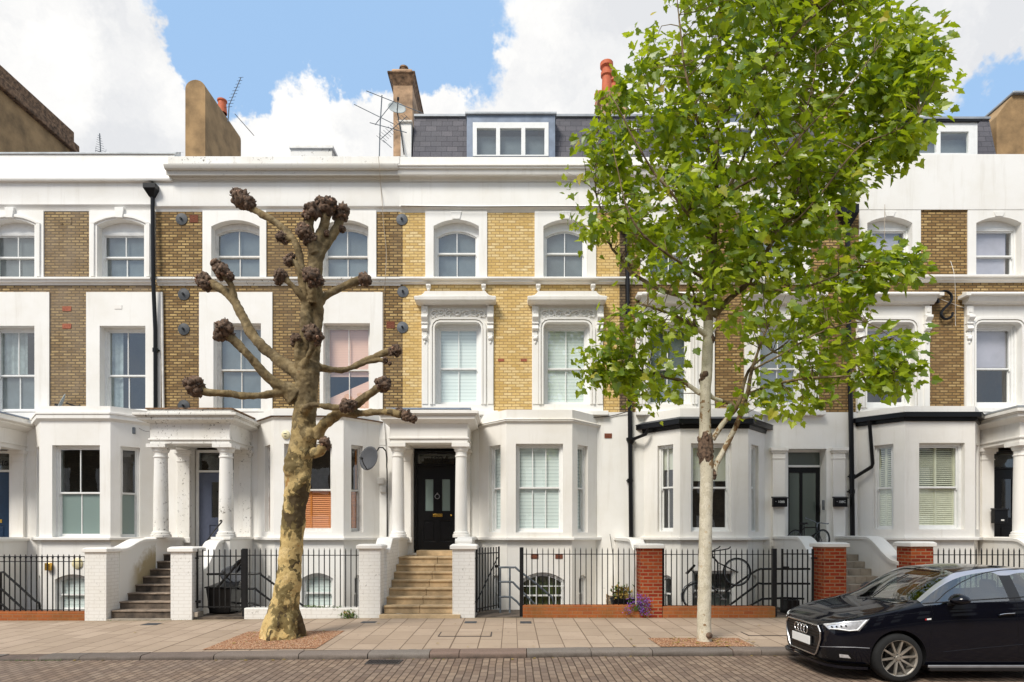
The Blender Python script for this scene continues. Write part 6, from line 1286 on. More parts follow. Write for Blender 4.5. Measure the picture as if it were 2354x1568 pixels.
for (a, b, s, d) in knobs:                       # neighbouring swellings belong to one knuckle
    for gq in groups:
        if any(math.hypot(a-x, b-y) < 78 for x, y, _, _ in gq): gq.append((a,b,s,d)); break
    else: groups.append([(a,b,s,d)])
for gq in groups:
    g = MB()
    for (a, b, s, d) in gq:
        c = CP(a, b, d); rr = s*.3988*k*.98; m0 = len(g.v); g.ball((0,0,0), 1, 12); off = Vector((rnd.random()*9, rnd.random()*9, 0))
        for i in range(m0, len(g.v)):
            p = Vector(g.v[i]); q = 1 + .40*noise.noise(p*2.3+off) + .34*noise.noise(p*5.1+off) + .16*noise.noise(p*11+off); g.v[i] = tuple(c + p*rr*q*.86)
        for t in range(14):
            dr = Vector((rnd.gauss(0,1), rnd.gauss(-.4,1), rnd.gauss(.1,1))).normalized(); pp_ = c+dr*rr*.78; m0 = len(g.v); g.ball((0,0,0), 1, 6); r2 = rr*rnd.uniform(.16,.40)
            for i in range(m0, len(g.v)): p = Vector(g.v[i]); g.v[i] = tuple(pp_ + p*r2*(1+.4*noise.noise(p*3+pp_*9)))
        for t in range(3): dr = Vector((rnd.gauss(0,1), rnd.gauss(-.3,1), rnd.gauss(.2,1))).normalized(); g.tube([c+dr*rr*.7, c+dr*rr*rnd.uniform(1.05,1.3)], [.016,.007], 5)
    kn = g.build('knuckle', M['knob'], root, merge=False, smooth=True)
    for (a, b, s, d) in gq:
        c = CP(a, b, d); rr = s*.3988*k
        for t in range(2):
            g = MB(); dr = Vector((rnd.gauss(0,1), -abs(rnd.gauss(.8,.5)), rnd.gauss(.3,1))).normalized(); s_ = dr.cross(Vector((0,0,1))).normalized(); u = s_.cross(dr); q = c+dr*rr*.98; w = rr*rnd.uniform(.12,.2); g.add([q+(s_*math.cos(i)+u*math.sin(i))*w for i in (0,1,2,3,4,5)] + [q-dr*.03+(s_*math.cos(i)+u*math.sin(i))*w*1.2 for i in (0,1,2,3,4,5)], [(0,1,2,3,4,5)]+[(i,(i+1)%6,6+(i+1)%6,6+i) for i in range(6)])
            g.build('pruning_scar', M['knob2'], kn)

# ================================================================== leafy plane tree
YL = 10.36; kl = YL/FPX
root = thing('leafy_plane_tree', (xp(1618,YL), YL, 0), 'young plane tree in full green leaf with a pale flaking trunk', 'tree')
LP = lambda px, py, dy=0.0: DP(px, py, YL, dy)
tk = MB(); T = [(1618,1480,17),(1618,1468,16.5),(1619,1400,15.5),(1620,1300,15),(1622,1200,14.5),(1624,1100,14.5),(1623,1040,16),(1621,1020,15.5),(1620,980,13),(1621,900,12.5),(1626,850,12.5),(1627,800,12),(1629,720,10.5),(1634,650,9.5),(1639,560,8.5),(1643,470,7.5),(1647,380,6.5),(1650,260,5.2),(1654,120,4.2),(1658,-20,3.2),(1662,-150,1.5)]
tk.tube([LP(a,b) for a,b,_ in T], [w*kl for _,_,w in T], 18, sub=3, wob=.02)
BR = [ # px, py, radius px, depth ; the principal limbs
 [(1638,1092,10,0),(1645,1070,7,0),(1668,1032,6.5,-.05),(1697,964,6,-.15),(1717,908,5,-.25),(1729,852,4,-.35),(1745,800,3,-.45),(1770,740,2,-.5)],
 [(1638,1010,7,0),(1660,972,6,-.05),(1695,932,5.5,-.1),(1712,880,4,-.1),(1735,840,3,-.1),(1790,800,2,0)],
 [(1621,900,8,0),(1640,916,5,.05),(1677,926,4.5,.1),(1695,932,4,-.1)],
 [(1720,905,4,-.25),(1757,892,3.5,-.4),(1837,872,3,-.6),(1958,864,2.2,-.8),(2078,852,1.2,-.9)],
 [(1608,905,6,0),(1572,876,4.5,.1),(1532,868,3.8,.2),(1476,852,3,.35),(1410,850,2,.5),(1360,862,1,.6)],
 [(1632,778,8,0),(1600,751,5,-.1),(1584,740,4,-.15),(1540,722,3,-.3),(1470,700,2,-.4)],
 [(1600,751,3.5,-.1),(1598,700,3,-.12),(1592,672,2.5,-.15),(1570,640,2,-.2),(1540,590,1.5,-.2)],
 [(1626,705,8,0),(1584,685,6,.1),(1524,668,5,.2),(1460,631,4,.4),(1416,583,3.2,.5),(1403,563,3,.5),(1385,500,2.5,.5),(1368,442,2.3,.5),(1369,361,2,.5),(1372,290,1.2,.5)],
 [(1403,563,2.2,.5),(1370,540,1.8,.55),(1330,515,1.2,.6),(1302,490,.8,.6)],[(1372,450,1.8,.5),(1345,420,1.2,.5),(1300,395,.6,.5)],
 [(1640,728,9,0),(1677,687,6.5,-.1),(1721,651,6,-.2),(1749,603,5,-.3),(1777,555,4.3,-.4),(1797,522,4,-.4),(1829,462,3.5,-.5),(1837,381,3,-.5),(1845,281,2.4,-.6),(1869,201,1.8,-.6),(1880,100,1,-.6)],
 [(1797,522,3.3,-.4),(1850,480,3,-.3),(1901,450,2.6,-.2),(1960,380,2.2,-.1),(2010,320,1.8,0),(2060,250,1.4,.1),(2110,180,1,.2)],
 [(1777,555,3,-.4),(1850,490,2.6,-.6),(1920,400,2.2,-.8),(1985,330,1.8,-.9),(2060,300,1.4,-1),(2130,250,1,-1)],
 [(1721,651,3.5,-.2),(1797,668,3,-.3),(1877,651,2.5,-.5),(1978,611,2,-.6),(2098,595,1.2,-.6)],
 [(1729,852,2.6,-.35),(1820,800,2.4,-.6),(1900,760,2,-.7),(1990,740,1.4,-.8),(2070,790,1,-.8)],
 [(1640,560,6,0),(1600,500,4,.3),(1560,420,3,.5),(1520,320,2.4,.6),(1490,200,1.8,.7),(1470,120,1,.7)],
 [(1643,480,5.5,0),(1690,400,4,.3),(1730,300,3.2,.5),(1760,180,2.4,.6),(1780,60,1.6,.6),(1790,-60,1,.6)],
 [(1647,390,5,0),(1610,300,3.5,-.4),(1580,180,2.8,-.6),(1560,60,2,-.7),(1555,-40,1,-.7)],
 [(1650,270,4,0),(1720,200,3,-.4),(1800,110,2.4,-.7),(1870,40,2,-.8),(1950,-30,1,-.8)],
 [(1643,470,4,0),(1700,430,3,-.6),(1780,380,2.4,-.9),(1850,300,2,-1.1),(1950,200,1.6,-1.2),(2030,90,1,-1.2)],
 [(1634,650,4.5,0),(1570,610,3.2,-.5),(1500,560,2.6,-.8),(1450,500,2,-.9),(1420,400,1.5,-.9),(1400,300,1,-.9)],
 [(1640,540,4.5,0),(1580,490,3.2,-.6),(1510,400,2.6,-.9),(1450,300,2,-1),(1400,220,1.4,-1)]]
for l in BR: tk.tube([LP(a,b,d) for a,b,_,d in l], [w*kl for _,_,w,_ in l], 9, sub=3, wob=.05)
tr = tk.build('trunk', M['bark2'], root, merge=False)
rm = tr.modifiers.new('r', 'REMESH'); rm.mode = 'VOXEL'; rm.voxel_size = .011; apply_mods(tr)
roughen(tr.data, lambda p: .005*noise.noise(p*9))
tr.data.materials.clear(); tr.data.materials.append(M['bark2']); tr.data.materials.append(M['limb']); tr.data.shade_smooth()
ztop = zp(960, YL); xt = root.location.x
for pl in tr.data.polygons:
    c = pl.center + root.location
    tx = xp(1624, YL) if c.z < zp(850, YL) else xp(1640, YL)
    if c.z > zp(740, YL) or (c.z > ztop and abs(c.x-tx) > .30): pl.material_index = 1
g = MB(); c = LP(1618,1462); rr = .05; m0 = 0; g.ball((c.x+.05, c.y-.13, c.z+.03), .055, 8); g.build('root_burl', M['knob'], root, smooth=True)
for (px, py, nn_, rr_, hh_) in ((1622,1030,16,.118,.22),(1636,1090,8,.075,.08),(1632,780,8,.075,.08),(1620,868,8,.08,.08)):
    c = LP(px, py); g = MB(); g.lathe([(rr_*.8,-hh_*1.1),(rr_*1.02,-hh_*.6),(rr_*1.06,0),(rr_*1.0,hh_*.6),(rr_*.8,hh_*1.1)], tuple(c), 'Z', 14)
    g.v = [tuple(Vector(q)+(Vector(q)-c)*.35*noise.noise(Vector(q)*14)) for q in g.v]
    for t in range(nn_): a = rnd.uniform(0,6.28); g.ball((c.x+math.cos(a)*rr_, c.y+math.sin(a)*rr_, c.z+rnd.uniform(-hh_,hh_)), rnd.uniform(.018,.04), 5, 1, 1, 1.4)
    g.build('pruning_collar', M['knob'], root, smooth=True, merge=False)

# crown: leaf clusters carried by twigs that grow from the nearest limb
OUT = [(1540,-60),(1545,20),(1552,62),(1500,88),(1470,78),(1428,120),(1405,180),(1385,240),(1345,215),(1325,262),(1338,330),(1325,385),(1345,425),(1362,480),(1300,500),(1302,530),(1372,555),(1418,610),(1450,650),(1395,690),(1400,735),(1450,752),(1420,790),(1355,815),(1342,870),(1400,895),(1440,930),(1490,930),(1490,972),(1530,925),(1590,930),(1612,870),(1622,800),(1650,780),(1700,850),(1700,935),(1745,925),(1810,965),(1850,930),(1905,945),(1930,905),(1990,890),(2050,905),(2110,905),(2100,820),(2085,775),(2040,780),(1990,745),(1995,700),(2060,725),(2055,690),(1990,660),(2050,650),(2130,610),(2110,590),(2020,555),(1985,520),(1940,555),(1935,500),(1970,450),(2010,430),(2060,400),(2110,415),(2085,370),(2140,345),(2150,300),(2125,270),(2190,215),(2175,165),(2140,180),(2155,110),(2185,75),(2120,90),(2100,20),(2035,-10),(2030,-60)]
def inside(x, y, P=OUT):
    c = False; n = len(P)
    for i in range(n):
        (x0,y0),(x1,y1) = P[i], P[(i+1)%n]
        if (y0 > y) != (y1 > y) and x < (x1-x0)*(y-y0)/(y1-y0)+x0: c = not c
    return c
bp = []
for l in BR+[[(a,b,w,0) for a,b,w in T[10:]]]:
    for i in range(len(l)-1):
        for t in (0,.25,.5,.75): bp.append(LP(*[l[i][j]*(1-t)+l[i+1][j]*t for j in (0,1)], l[i][3]*(1-t)+l[i+1][3]*t))
rnd = random.Random(42); clusters = []; tries = 0
while len(clusters) < 840 and tries < 60000:
    tries += 1; px, py = rnd.uniform(1295,2195), rnd.uniform(-230,970)
    if py < 0:
        w = 1-abs(px-1790)/(260+py*.55) if abs(px-1790) < 260+py*.55 else -1
        if w < 0: continue
    elif not all(inside(px+ex_, max(py+ey_, -50)) for ex_, ey_ in ((0,0),(30,0),(-30,0),(0,18),(0,-18))) and rnd.random() < .85: continue
    elif not inside(px, py): continue
    n = noise.noise(Vector((px*.011, py*.011, 3.3)))+.6*noise.noise(Vector((px*.026, py*.026, 8.1)))
    th = -.46 if py < 350 else (-.36 if py < 560 else (-.12 if py < 720 else (-.02 if px > 1600 else -.15)))
    if rnd.random() < .1: th -= .2
    if n < th: continue
    edge = min(1, max(.15, 1-abs(px-1720)/480)); dy = rnd.gauss(0, .62)*edge + (.15 if px < 1500 else -.15)
    dy = max(-1.7, min(1.6, dy)); p = LP(px, py, dy); r0 = (p-Vector((0,0,EYE))).length
    if any((p-q).length < .155 for q in clusters[-120:]): continue
    clusters.append(p)
for lx in ([(1345+q*13, 868-6*math.sin(q*.8), .45-q*.03) for q in range(11)] + [(1370+q*16, 815+14*math.sin(q*1.3), .3) for q in range(8)] + [(1340+q*14, 835+20*math.sin(q*2.1), .4) for q in range(6)] + [(1440+q*22, 905+10*math.sin(q*1.7), .1) for q in range(6)]
           + [(1985+q*13, 815+30*math.sin(q*1.9), -.8) for q in range(10)] + [(1960+q*15, 872+14*math.sin(q*1.2), -.8) for q in range(10)] + [(1990+q*13, 615+16*math.sin(q*1.5), -.6) for q in range(10)] + [(1700+q*24, 925+16*math.sin(q*1.4), -.4) for q in range(9)]
           + [(2060+q*13, 230-12*q+12*math.sin(q*2), -.9) for q in range(8)] + [(2080+q*10, 130-6*q, -.6) for q in range(8)] + [(1400+q*14, 740+14*math.sin(q), -.2) for q in range(8)] + [(2050+q*12, 320-6*q, -.9) for q in range(7)]):
    clusters.append(LP(*lx))
HALF = [(.0,.0),(.12,-.02),(.30,-.16),(.34,.0),(.52,.06),(.44,.22),(.56,.44),(.40,.43),(.30,.52),(.24,.62),(.20,.78),(.10,.84),(.0,1.0)]
def leaf(g, p, a, b, s, fold, curl):
    """a: direction of the midrib, b: across, folded along the midrib"""
    n = a.cross(b); V = []; L_ = len(HALF)
    for sd in (1, -1):
        for (x, y) in HALF: V.append(p + a*(y*s) + b*(sd*x*s*math.cos(fold)) + n*(x*s*math.sin(fold) - curl*s*(y*y*.35+x*x*.5)))
    V = V[:L_] + V[L_+1:2*L_-1]; m0 = len(g.v); right = list(range(0, L_)); left = [0] + list(range(L_, 2*L_-2)) + [L_-1]
    g.v += [tuple(v) for v in V]; g.f += [tuple(m0+i for i in right), tuple(m0+i for i in left[::-1])]
tw, lf = MB(), MB(); wind = Vector((.55,-.1,-.25))
for ci, c in enumerate(clusters):
    q = min(bp, key=lambda z: (z-c).length_squared + max(0, z.z-c.z+.1)*1.0); mid = q.lerp(c, .5)+Vector((rnd.gauss(0,.07), rnd.gauss(0,.07), rnd.gauss(.05,.06)))
    if (q-c).length < 1.5: tw.tube([q, mid, c], [.0085,.006,.003], 4, sub=2, cap=False)
    low = c.z < zp(700, YL); n = rnd.randint(12, 19) if not low else rnd.randint(9, 15); sprd = .145
    for k_ in range(n):
        o = Vector((rnd.gauss(0,1), rnd.gauss(0,1), rnd.gauss(0,.9)))*sprd; p = c+o
        a = (o.normalized()*.6+wind+Vector((rnd.gauss(0,.5), rnd.gauss(0,.5), rnd.gauss(-.15,.45)))).normalized(); nn = Vector((rnd.gauss(-.25,.65), rnd.gauss(-.55,.6), rnd.gauss(.75,.6))).normalized()
        b = nn.cross(a).normalized(); s = rnd.uniform(.085,.175)*(.92 if p.y > YL else 1.05)
        leaf(lf, p, a, b, s, rnd.uniform(.1,.65), rnd.uniform(-.2,.8))
for px, py, dy in ((1498,940,.0),(1505,925,.0),(1540,905,.1),(1560,880,.1),(1990,560,-.6),(2040,590,-.6),(1330,505,.6),(1312,520,.6),(1345,530,.55),(1362,540,.5),(1306,440,.5),(1318,455,.5),(1370,400,.5),(1367,470,.5)):
    c = LP(px, py, dy)
    for k_ in range(6): o = Vector((rnd.gauss(0,.07), rnd.gauss(0,.07), rnd.gauss(0,.07))); a = (o.normalized()+wind*.5).normalized(); b = Vector((rnd.gauss(-.2,.6), rnd.gauss(-.6,.5), rnd.gauss(.6,.5))).cross(a).normalized(); leaf(lf, c+o, a, b, rnd.uniform(.08,.14), rnd.uniform(.1,.6), .3)
tw.build('twigs', M['limb'], root, merge=False, smooth=True)
def leafmat():
    m, N, L, b = newmat('plane_leaves'); N.remove(b); out = [n for n in N if n.type == 'OUTPUT_MATERIAL'][0]; g = N.new('ShaderNodeNewGeometry')
    c = ramp(N, L, g.outputs['Random Per Island'], [(0, (.03,.085,.005)), (.30, (.11,.20,.008)), (.62, (.26,.345,.011)), (.92, (.40,.47,.025)), (.975, (.42,.46,.06)), (1, (.55,.36,.03))])
    v = nz(N, L, 18, 3, .6, g.outputs['Position']); c = mix(N, L, ramp(N, L, v, [(.35, (.3,.3,.3)), (.6, (0,0,0))]), c, (.05,.10,.01))
    df = N.new('ShaderNodeBsdfDiffuse'); L.new(c, df.inputs[0]); tl = N.new('ShaderNodeBsdfTranslucent'); L.new(mix(N, L, .6, c, (.66,.78,.02)), tl.inputs[0])
    gs = N.new('ShaderNodeBsdfGlossy'); gs.inputs['Roughness'].default_value = .38; gs.inputs[0].default_value = (1,1,1,1)
    m1 = N.new('ShaderNodeMixShader'); m1.inputs[0].default_value = .5; L.new(df.outputs[0], m1.inputs[1]); L.new(tl.outputs[0], m1.inputs[2])
    m2 = N.new('ShaderNodeMixShader'); m2.inputs[0].default_value = .035; L.new(m1.outputs[0], m2.inputs[1]); L.new(gs.outputs[0], m2.inputs[2]); L.new(m2.outputs[0], out.inputs[0]); return m
M['leaf'] = leafmat(); lf.build('crown', M['leaf'], root, merge=False)
print('clusters', len(clusters), 'leaf faces', len(lf.f))

# ================================================================== parked car
from mathutils.bvhtree import BVHTree
CX0, CYC, CZ0 = 4.17, 8.74, -.13         # front of the bumper, centre line, road level
M['carpaint'] = plain('blue_black_car_paint', (.002,.0025,.006), .4, 0, .02, 3, spec=.03, coat=.85)
M['carsilver'] = plain('silver_roof_arch', (.46,.47,.53), .28, .6, .02, coat=.6)
M['carglass'] = glassmat('tinted_car_glass', (.42,.50,.47), .16)
M['chrome'] = plain('chrome', (.75,.75,.76), .12, 1, .03); M['satin'] = plain('satin_grille_frame', (.55,.55,.56), .25, 1, .03)
M['tyre'] = plain('tyre_rubber', (.008,.008,.008), .9, var=.2, bmp=.3, scale=9); M['alloy'] = plain('alloy_wheel', (.50,.46,.40), .38, .75, .15, 9)
M['trim'] = plain('black_plastic_trim', (.013,.013,.014), .45, var=.1); M['seat'] = plain('dark_cabin_cloth', (.03,.03,.032), .8); M['platewhite'] = plain('white_number_plate', (.80,.80,.78), .35, var=.01)
M['lamp'] = glassmat('clear_headlamp_lens', (.9,.92,.95), .12); M['lampin'] = plain('headlamp_reflector', (.72,.73,.76), .25, .6, .12, 30); M['redmark'] = plain('red_mark', (.5,.01,.01), .4)
root = thing('parked_car', (CX0+1.97, CYC, CZ0), 'blue-black five-door hatchback with silver roof arch parked at the kerb at right', 'car')
ST = [ # x, half width, underside, shoulder z, (belt y,z), (window top y,z), (rail y,z), (roof y,z), roof centre z
 (0.00,.53,.25,.62,(.50,.665),(.45,.69),(.40,.70),(.26,.708),.712),
 (0.04,.645,.21,.645,(.61,.70),(.55,.72),(.50,.73),(.33,.742),.748),
 (0.13,.745,.19,.69,(.705,.75),(.63,.775),(.57,.785),(.37,.80),.806),
 (0.33,.815,.18,.76,(.775,.825),(.69,.848),(.62,.86),(.40,.876),.884),
 (0.65,.85,.17,.835,(.81,.895),(.73,.918),(.66,.93),(.42,.946),.955),
 (0.93,.862,.17,.885,(.825,.955),(.755,.98),(.69,.99),(.44,1.002),1.008),
 (1.16,.868,.17,.915,(.835,.99),(.765,1.03),(.70,1.05),(.44,1.145),1.165),
 (1.42,.870,.17,.935,(.84,1.01),(.71,1.215),(.64,1.25),(.42,1.325),1.345),
 (1.72,.870,.17,.95,(.842,1.025),(.655,1.365),(.59,1.40),(.40,1.448),1.462),
 (2.10,.870,.17,.965,(.842,1.04),(.625,1.425),(.565,1.458),(.39,1.485),1.495),
 (2.29,.870,.17,.97,(.842,1.045),(.62,1.43),(.56,1.462),(.39,1.488),1.498),
 (2.37,.870,.17,.975,(.842,1.05),(.617,1.43),(.557,1.462),(.388,1.487),1.497),
 (2.80,.868,.17,.985,(.838,1.065),(.60,1.41),(.54,1.44),(.38,1.465),1.475),
 (3.20,.860,.18,1.00,(.825,1.085),(.575,1.36),(.52,1.39),(.37,1.415),1.425),
 (3.50,.84,.22,1.01,(.79,1.09),(.56,1.27),(.50,1.30),(.36,1.33),1.34),
 (3.72,.80,.26,1.00,(.74,1.06),(.60,1.10),(.54,1.115),(.36,1.13),1.135),
 (3.88,.74,.30,.92,(.68,.97),(.60,.985),(.52,.99),(.34,1.0),1.0),
 (3.95,.62,.36,.80,(.58,.86),(.52,.875),(.45,.88),(.30,.885),.885)]
V, Fc, mats = [], [], []
def section(s):
    x, w, zb, zs, bl, wt, rl, rf, zc_ = s
    mid = zb+(zs-zb)*.42
    return [(0,zb),(w*.80,zb),(w*.955,zb+.05),(w*.995,zb+.16),(w,mid+.08),(w*.992,zs-.07),(w*.975,zs),bl,wt,rl,rf,(0,zc_)]
K = 12; ring = 2*K-2
for s in ST:
    sec = section(s); pts = [(y, z) for y, z in sec] + [(-y, z) for y, z in sec[-2:0:-1]]
    V += [(CX0+s[0]+(.0 if s[0] > .2 else .03*(1-abs(z-.45)/.3) * -0), CYC-y, CZ0+z) for y, z in pts]
cols = {}
for i in range(len(ST)-1):
    for k in range(ring):
        a, b = i*ring+k, i*ring+(k+1) % ring; Fc.append((a, b, b+ring, a+ring)); kk = k if k < K-1 else ring-1-k; x = ST[i][0]
        m_ = 0
        if kk == 7 and 1.1 < x < 3.45 and not (2.28 < x < 2.36): m_ = 1
        if kk == 7 and (2.28 < x < 2.36): m_ = 3
        if kk in (9, 10) and .92 <= x < 1.70: m_ = 2
        if kk == 8 and 1.1 < x < 3.45: m_ = 4
        if kk in (9, 10) and 3.2 <= x < 3.70: m_ = 2
        if kk in (0, 1): m_ = 3
        mats.append(m_)
Fc += [tuple(range(ring))[::-1], tuple(range((len(ST)-1)*ring, len(ST)*ring))]; mats += [0, 0]
me = bpy.data.meshes.new('b'); me.from_pydata(V, [], Fc); me.validate()
for i, p in enumerate(me.polygons): p.material_index = mats[i]
for mn in ('carpaint','carglass','carglass','trim','carsilver'): me.materials.append(M[mn])
bm = bmesh.new(); bm.from_mesh(me); bmesh.ops.recalc_face_normals(bm, faces=bm.faces)
cl = bm.edges.layers.float.get('crease_edge') or bm.edges.layers.float.new('crease_edge')
for e in bm.edges:
    ms = [f.material_index for f in e.link_faces]
    if len(ms) == 2 and ms[0] != ms[1] and 3 not in ms: e[cl] = .75
    kk = {v.index % ring for v in e.verts}; kk = {q if q < K else ring-q for q in kk}
    if kk == {6}: e[cl] = max(e[cl], .55)
    if kk == {7}: e[cl] = max(e[cl], .4)
    if kk == {2} or kk == {1}: e[cl] = .5
bm.to_mesh(me); bm.free()
body = bpy.data.objects.new('b', me); COL.objects.link(body); ss = body.modifiers.new('s', 'SUBSURF'); ss.levels = ss.render_levels = 3; apply_mods(body)
WX = (.83, 3.29); RW = .315; cuts = []
for wx in WX:
    for sd in (-1, 1):
        g = MB(); y0 = CYC+sd*.60; g.lathe([(0,0),(.352,0),(.352,.45),(0,.45)] if sd > 0 else [(0,-.45),(.352,-.45),(.352,0),(0,0)], (CX0+wx, y0, CZ0+.325), 'Y', 48)
        c_ = g.build('cut', M['trim']); cuts.append(c_); bo = body.modifiers.new('b', 'BOOLEAN'); bo.operation = 'DIFFERENCE'; bo.object = c_; bo.solver = 'EXACT'
apply_mods(body)
for c_ in cuts: bpy.data.objects.remove(c_)
bm = bmesh.new(); bm.from_mesh(body.data); BV = BVHTree.FromBMesh(bm)
def split_out(name, idx, matname, parent, smooth=True, smat=None):
    """material groups of the shell become parts; side windows and screens are split by position"""
    b2 = bm.copy(); bmesh.ops.delete(b2, geom=[f for f in b2.faces if not idx(f)], context='FACES')
    m_ = bpy.data.meshes.new(name)
    if not b2.faces: b2.free(); return None
    bmesh.ops.translate(b2, verts=b2.verts, vec=-root.location); b2.to_mesh(m_); b2.free(); o = bpy.data.objects.new(name, m_); COL.objects.link(o); m_.materials.clear(); m_.materials.append(M[matname])
    for p in m_.polygons: p.material_index = 0
    m_.shade_smooth(); m_.set_sharp_from_angle(angle=R(40)); o.parent = root; WLOC[o] = root.location.copy(); return o
nm = len(body.data.materials)
split_out('body', lambda f: f.material_index in (0,) , 'carpaint', root)
split_out('underbody', lambda f: f.material_index in (3,5,6,7,8), 'trim', root)
split_out('roof_arch', lambda f: f.material_index == 4, 'carsilver', root)
xm = lambda f: f.calc_center_median().x-CX0; ym = lambda f: f.calc_center_median().y-CYC
split_out('windscreen', lambda f: f.material_index == 2 and xm(f) < 2.2, 'carglass', root); split_out('rear_window', lambda f: f.material_index == 2 and xm(f) > 2.2, 'carglass', root)
for sd in (-1, 1):
    split_out('front_side_window', lambda f: f.material_index == 1 and xm(f) < 2.33 and ym(f)*sd > 0, 'carglass', root); split_out('rear_side_window', lambda f: f.material_index == 1 and xm(f) >= 2.33 and ym(f)*sd > 0, 'carglass', root)
eye = Vector((0,0,EYE))
def hit(px, py, off=.004):
    d = (Vector((xp(px,10), 10, zp(py,10)))-eye).normalized(); h = BV.ray_cast(eye, d)
    return None if h[0] is None else h[0]+h[1]*off*(1 if h[1].dot(d) < 0 else -1)
def CR(cx, cy): return (1765.5+cx*.25, 1175.8+cy*.25)
def hitc(cx, cy, off=.004): return hit(*CR(cx, cy), off)
def mirrored(p): return Vector((p.x, 2*CYC-p.y, p.z))
def patch(name, q, mat, parent, nx=12, ny=6, off=.004, mir=False):
    """quad in survey coordinates laid on the body surface"""
    out = []
    for sgn in ((0, 1) if mir else (0,)):
        g = MB(); P = []; ok = True
        for j in range(ny+1):
            for i in range(nx+1):
                u, v = i/nx, j/ny; x = (q[0][0]*(1-u)+q[1][0]*u)*(1-v)+(q[3][0]*(1-u)+q[2][0]*u)*v; y = (q[0][1]*(1-u)+q[1][1]*u)*(1-v)+(q[3][1]*(1-u)+q[2][1]*u)*v
                h = hitc(x, y, off); P.append(h); ok = ok and h is not None
        if not ok: return
        if sgn: P = [mirrored(p) for p in P]
        g.add(P, [(j*(nx+1)+i, j*(nx+1)+i+1, (j+1)*(nx+1)+i+1, (j+1)*(nx+1)+i) for j in range(ny) for i in range(nx)]); out.append(g.build(name, M[mat], parent, smooth=True))
    return out
def stroke(name, pts, r_, mat, parent, off=.002, mir=False, closed=False):
    P = []
    for (a, b) in zip(pts[:-1], pts[1:]):
        n = max(2, int(math.hypot(b[0]-a[0], b[1]-a[1])/20))
        for i in range(n): h = hitc(a[0]+(b[0]-a[0])*i/n, a[1]+(b[1]-a[1])*i/n, off); P += [h] if h is not None else []
    h = hitc(*pts[-1], off); P += [h] if h is not None else []
    if len(P) < 2: return
    g = MB(); g.tube(P, r_, 6)
    if mir: g.tube([mirrored(p) for p in P], r_, 6)
    return g.build(name, M[mat], parent, smooth='auto')
# headlamps
HL = [(500,1033),(935,988),(838,1100),(560,1086)]
hl = patch('headlamp', HL, 'lampin', root, 16, 8, .003, mir=True)
if hl:
    for k, h_ in enumerate(hl):
        rnd = random.Random(3); g = MB()
        pts = [(545,1046),(700,1026),(860,1008)]; pts2 = [(575,1078),(650,1082),(745,1096),(820,1090),(905,1002)]
        for pl_, rr in ((pts, .004), (pts2, .008)):
            P = []
            for a, b in zip(pl_[:-1], pl_[1:]):
                for i in range(6): P.append(hitc(a[0]+(b[0]-a[0])*i/6, a[1]+(b[1]-a[1])*i/6, .010))
            P.append(hitc(*pl_[-1], .010)); P = [mirrored(p) if k else p for p in P if p is not None]; g.tube(P, rr, 6)
        g.build('light_strip', M['platewhite'], h_, smooth='auto'); g = MB()
        for q in range(4): p = hitc(590+q*42, 1062-q*3, .008); p = mirrored(p) if k else p; g.ball(tuple(p), .020, 8, .5, 1, .6)
        g.build('reflector_pod', M['trim'], h_, smooth=True)
        rim = [hitc(HL[i][0]+(HL[(i+1)%4][0]-HL[i][0])*t/6, HL[i][1]+(HL[(i+1)%4][1]-HL[i][1])*t/6, .004) for i in range(4) for t in range(6)]; rim.append(rim[0]); rim = [mirrored(p) if k else p for p in rim]
        g = MB(); g.tube(rim, .005, 6); g.build('lamp_edge', M['trim'], h_, smooth='auto')
# grille, in the plane of the nose
gx = CX0-.006
def GR(y, z): return Vector((gx - .012*(1-(abs(y)/.5)**2) + (.03 if z < .34 else 0)*0, CYC+y, CZ0+z))
go = [(-.44,.675),(.44,.675),(.505,.60),(.50,.50),(.40,.30),(.36,.265),(-.36,.265),(-.40,.30),(-.50,.50),(-.505,.60)]
g = MB(); gi = [Vector((CX0-.004, CYC+y, CZ0+z)) for y, z in go]; g.add(gi + [p+Vector((.03,0,0)) for p in gi], [tuple(range(10))] + [(i,(i+1)%10,10+(i+1)%10,10+i) for i in range(10)]); gr = g.build('grille', M['black'], root)
g = MB(); P = [Vector((CX0-.012, CYC+y, CZ0+z)) for y, z in go]; g.tube(P+[P[0]], .013, 8, cap=False); g.build('grille_frame', M['satin'], gr, smooth='auto')
g = MB()
for z in (.64,.60,.56,.52,.40,.36,.32): w = .46 if z > .45 else .40; g.box(CX0-.016, CX0-.006, CYC-w, CYC+w, CZ0+z-.006, CZ0+z+.004)
g.build('grille_bars', M['trim'], gr)
g = MB()
for k in range(4): g.torus((CX0-.034, CYC+(k-1.5)*.088, CZ0+.585), .058, .0085, 'X', 28, 8)
g.build('four_ring_badge', M['chrome'], gr, smooth=True)
g = MB(); g.box(CX0-.042, CX0-.030, CYC-.26, CYC+.26, CZ0+.385, CZ0+.50); pl_ = g.build('number_plate', M['platewhite'], root, bevel=.003); g = MB(); g.box(CX0-.030, CX0-.012, CYC-.27, CYC+.27, CZ0+.37, CZ0+.51); g.build('plate_holder', M['trim'], pl_)
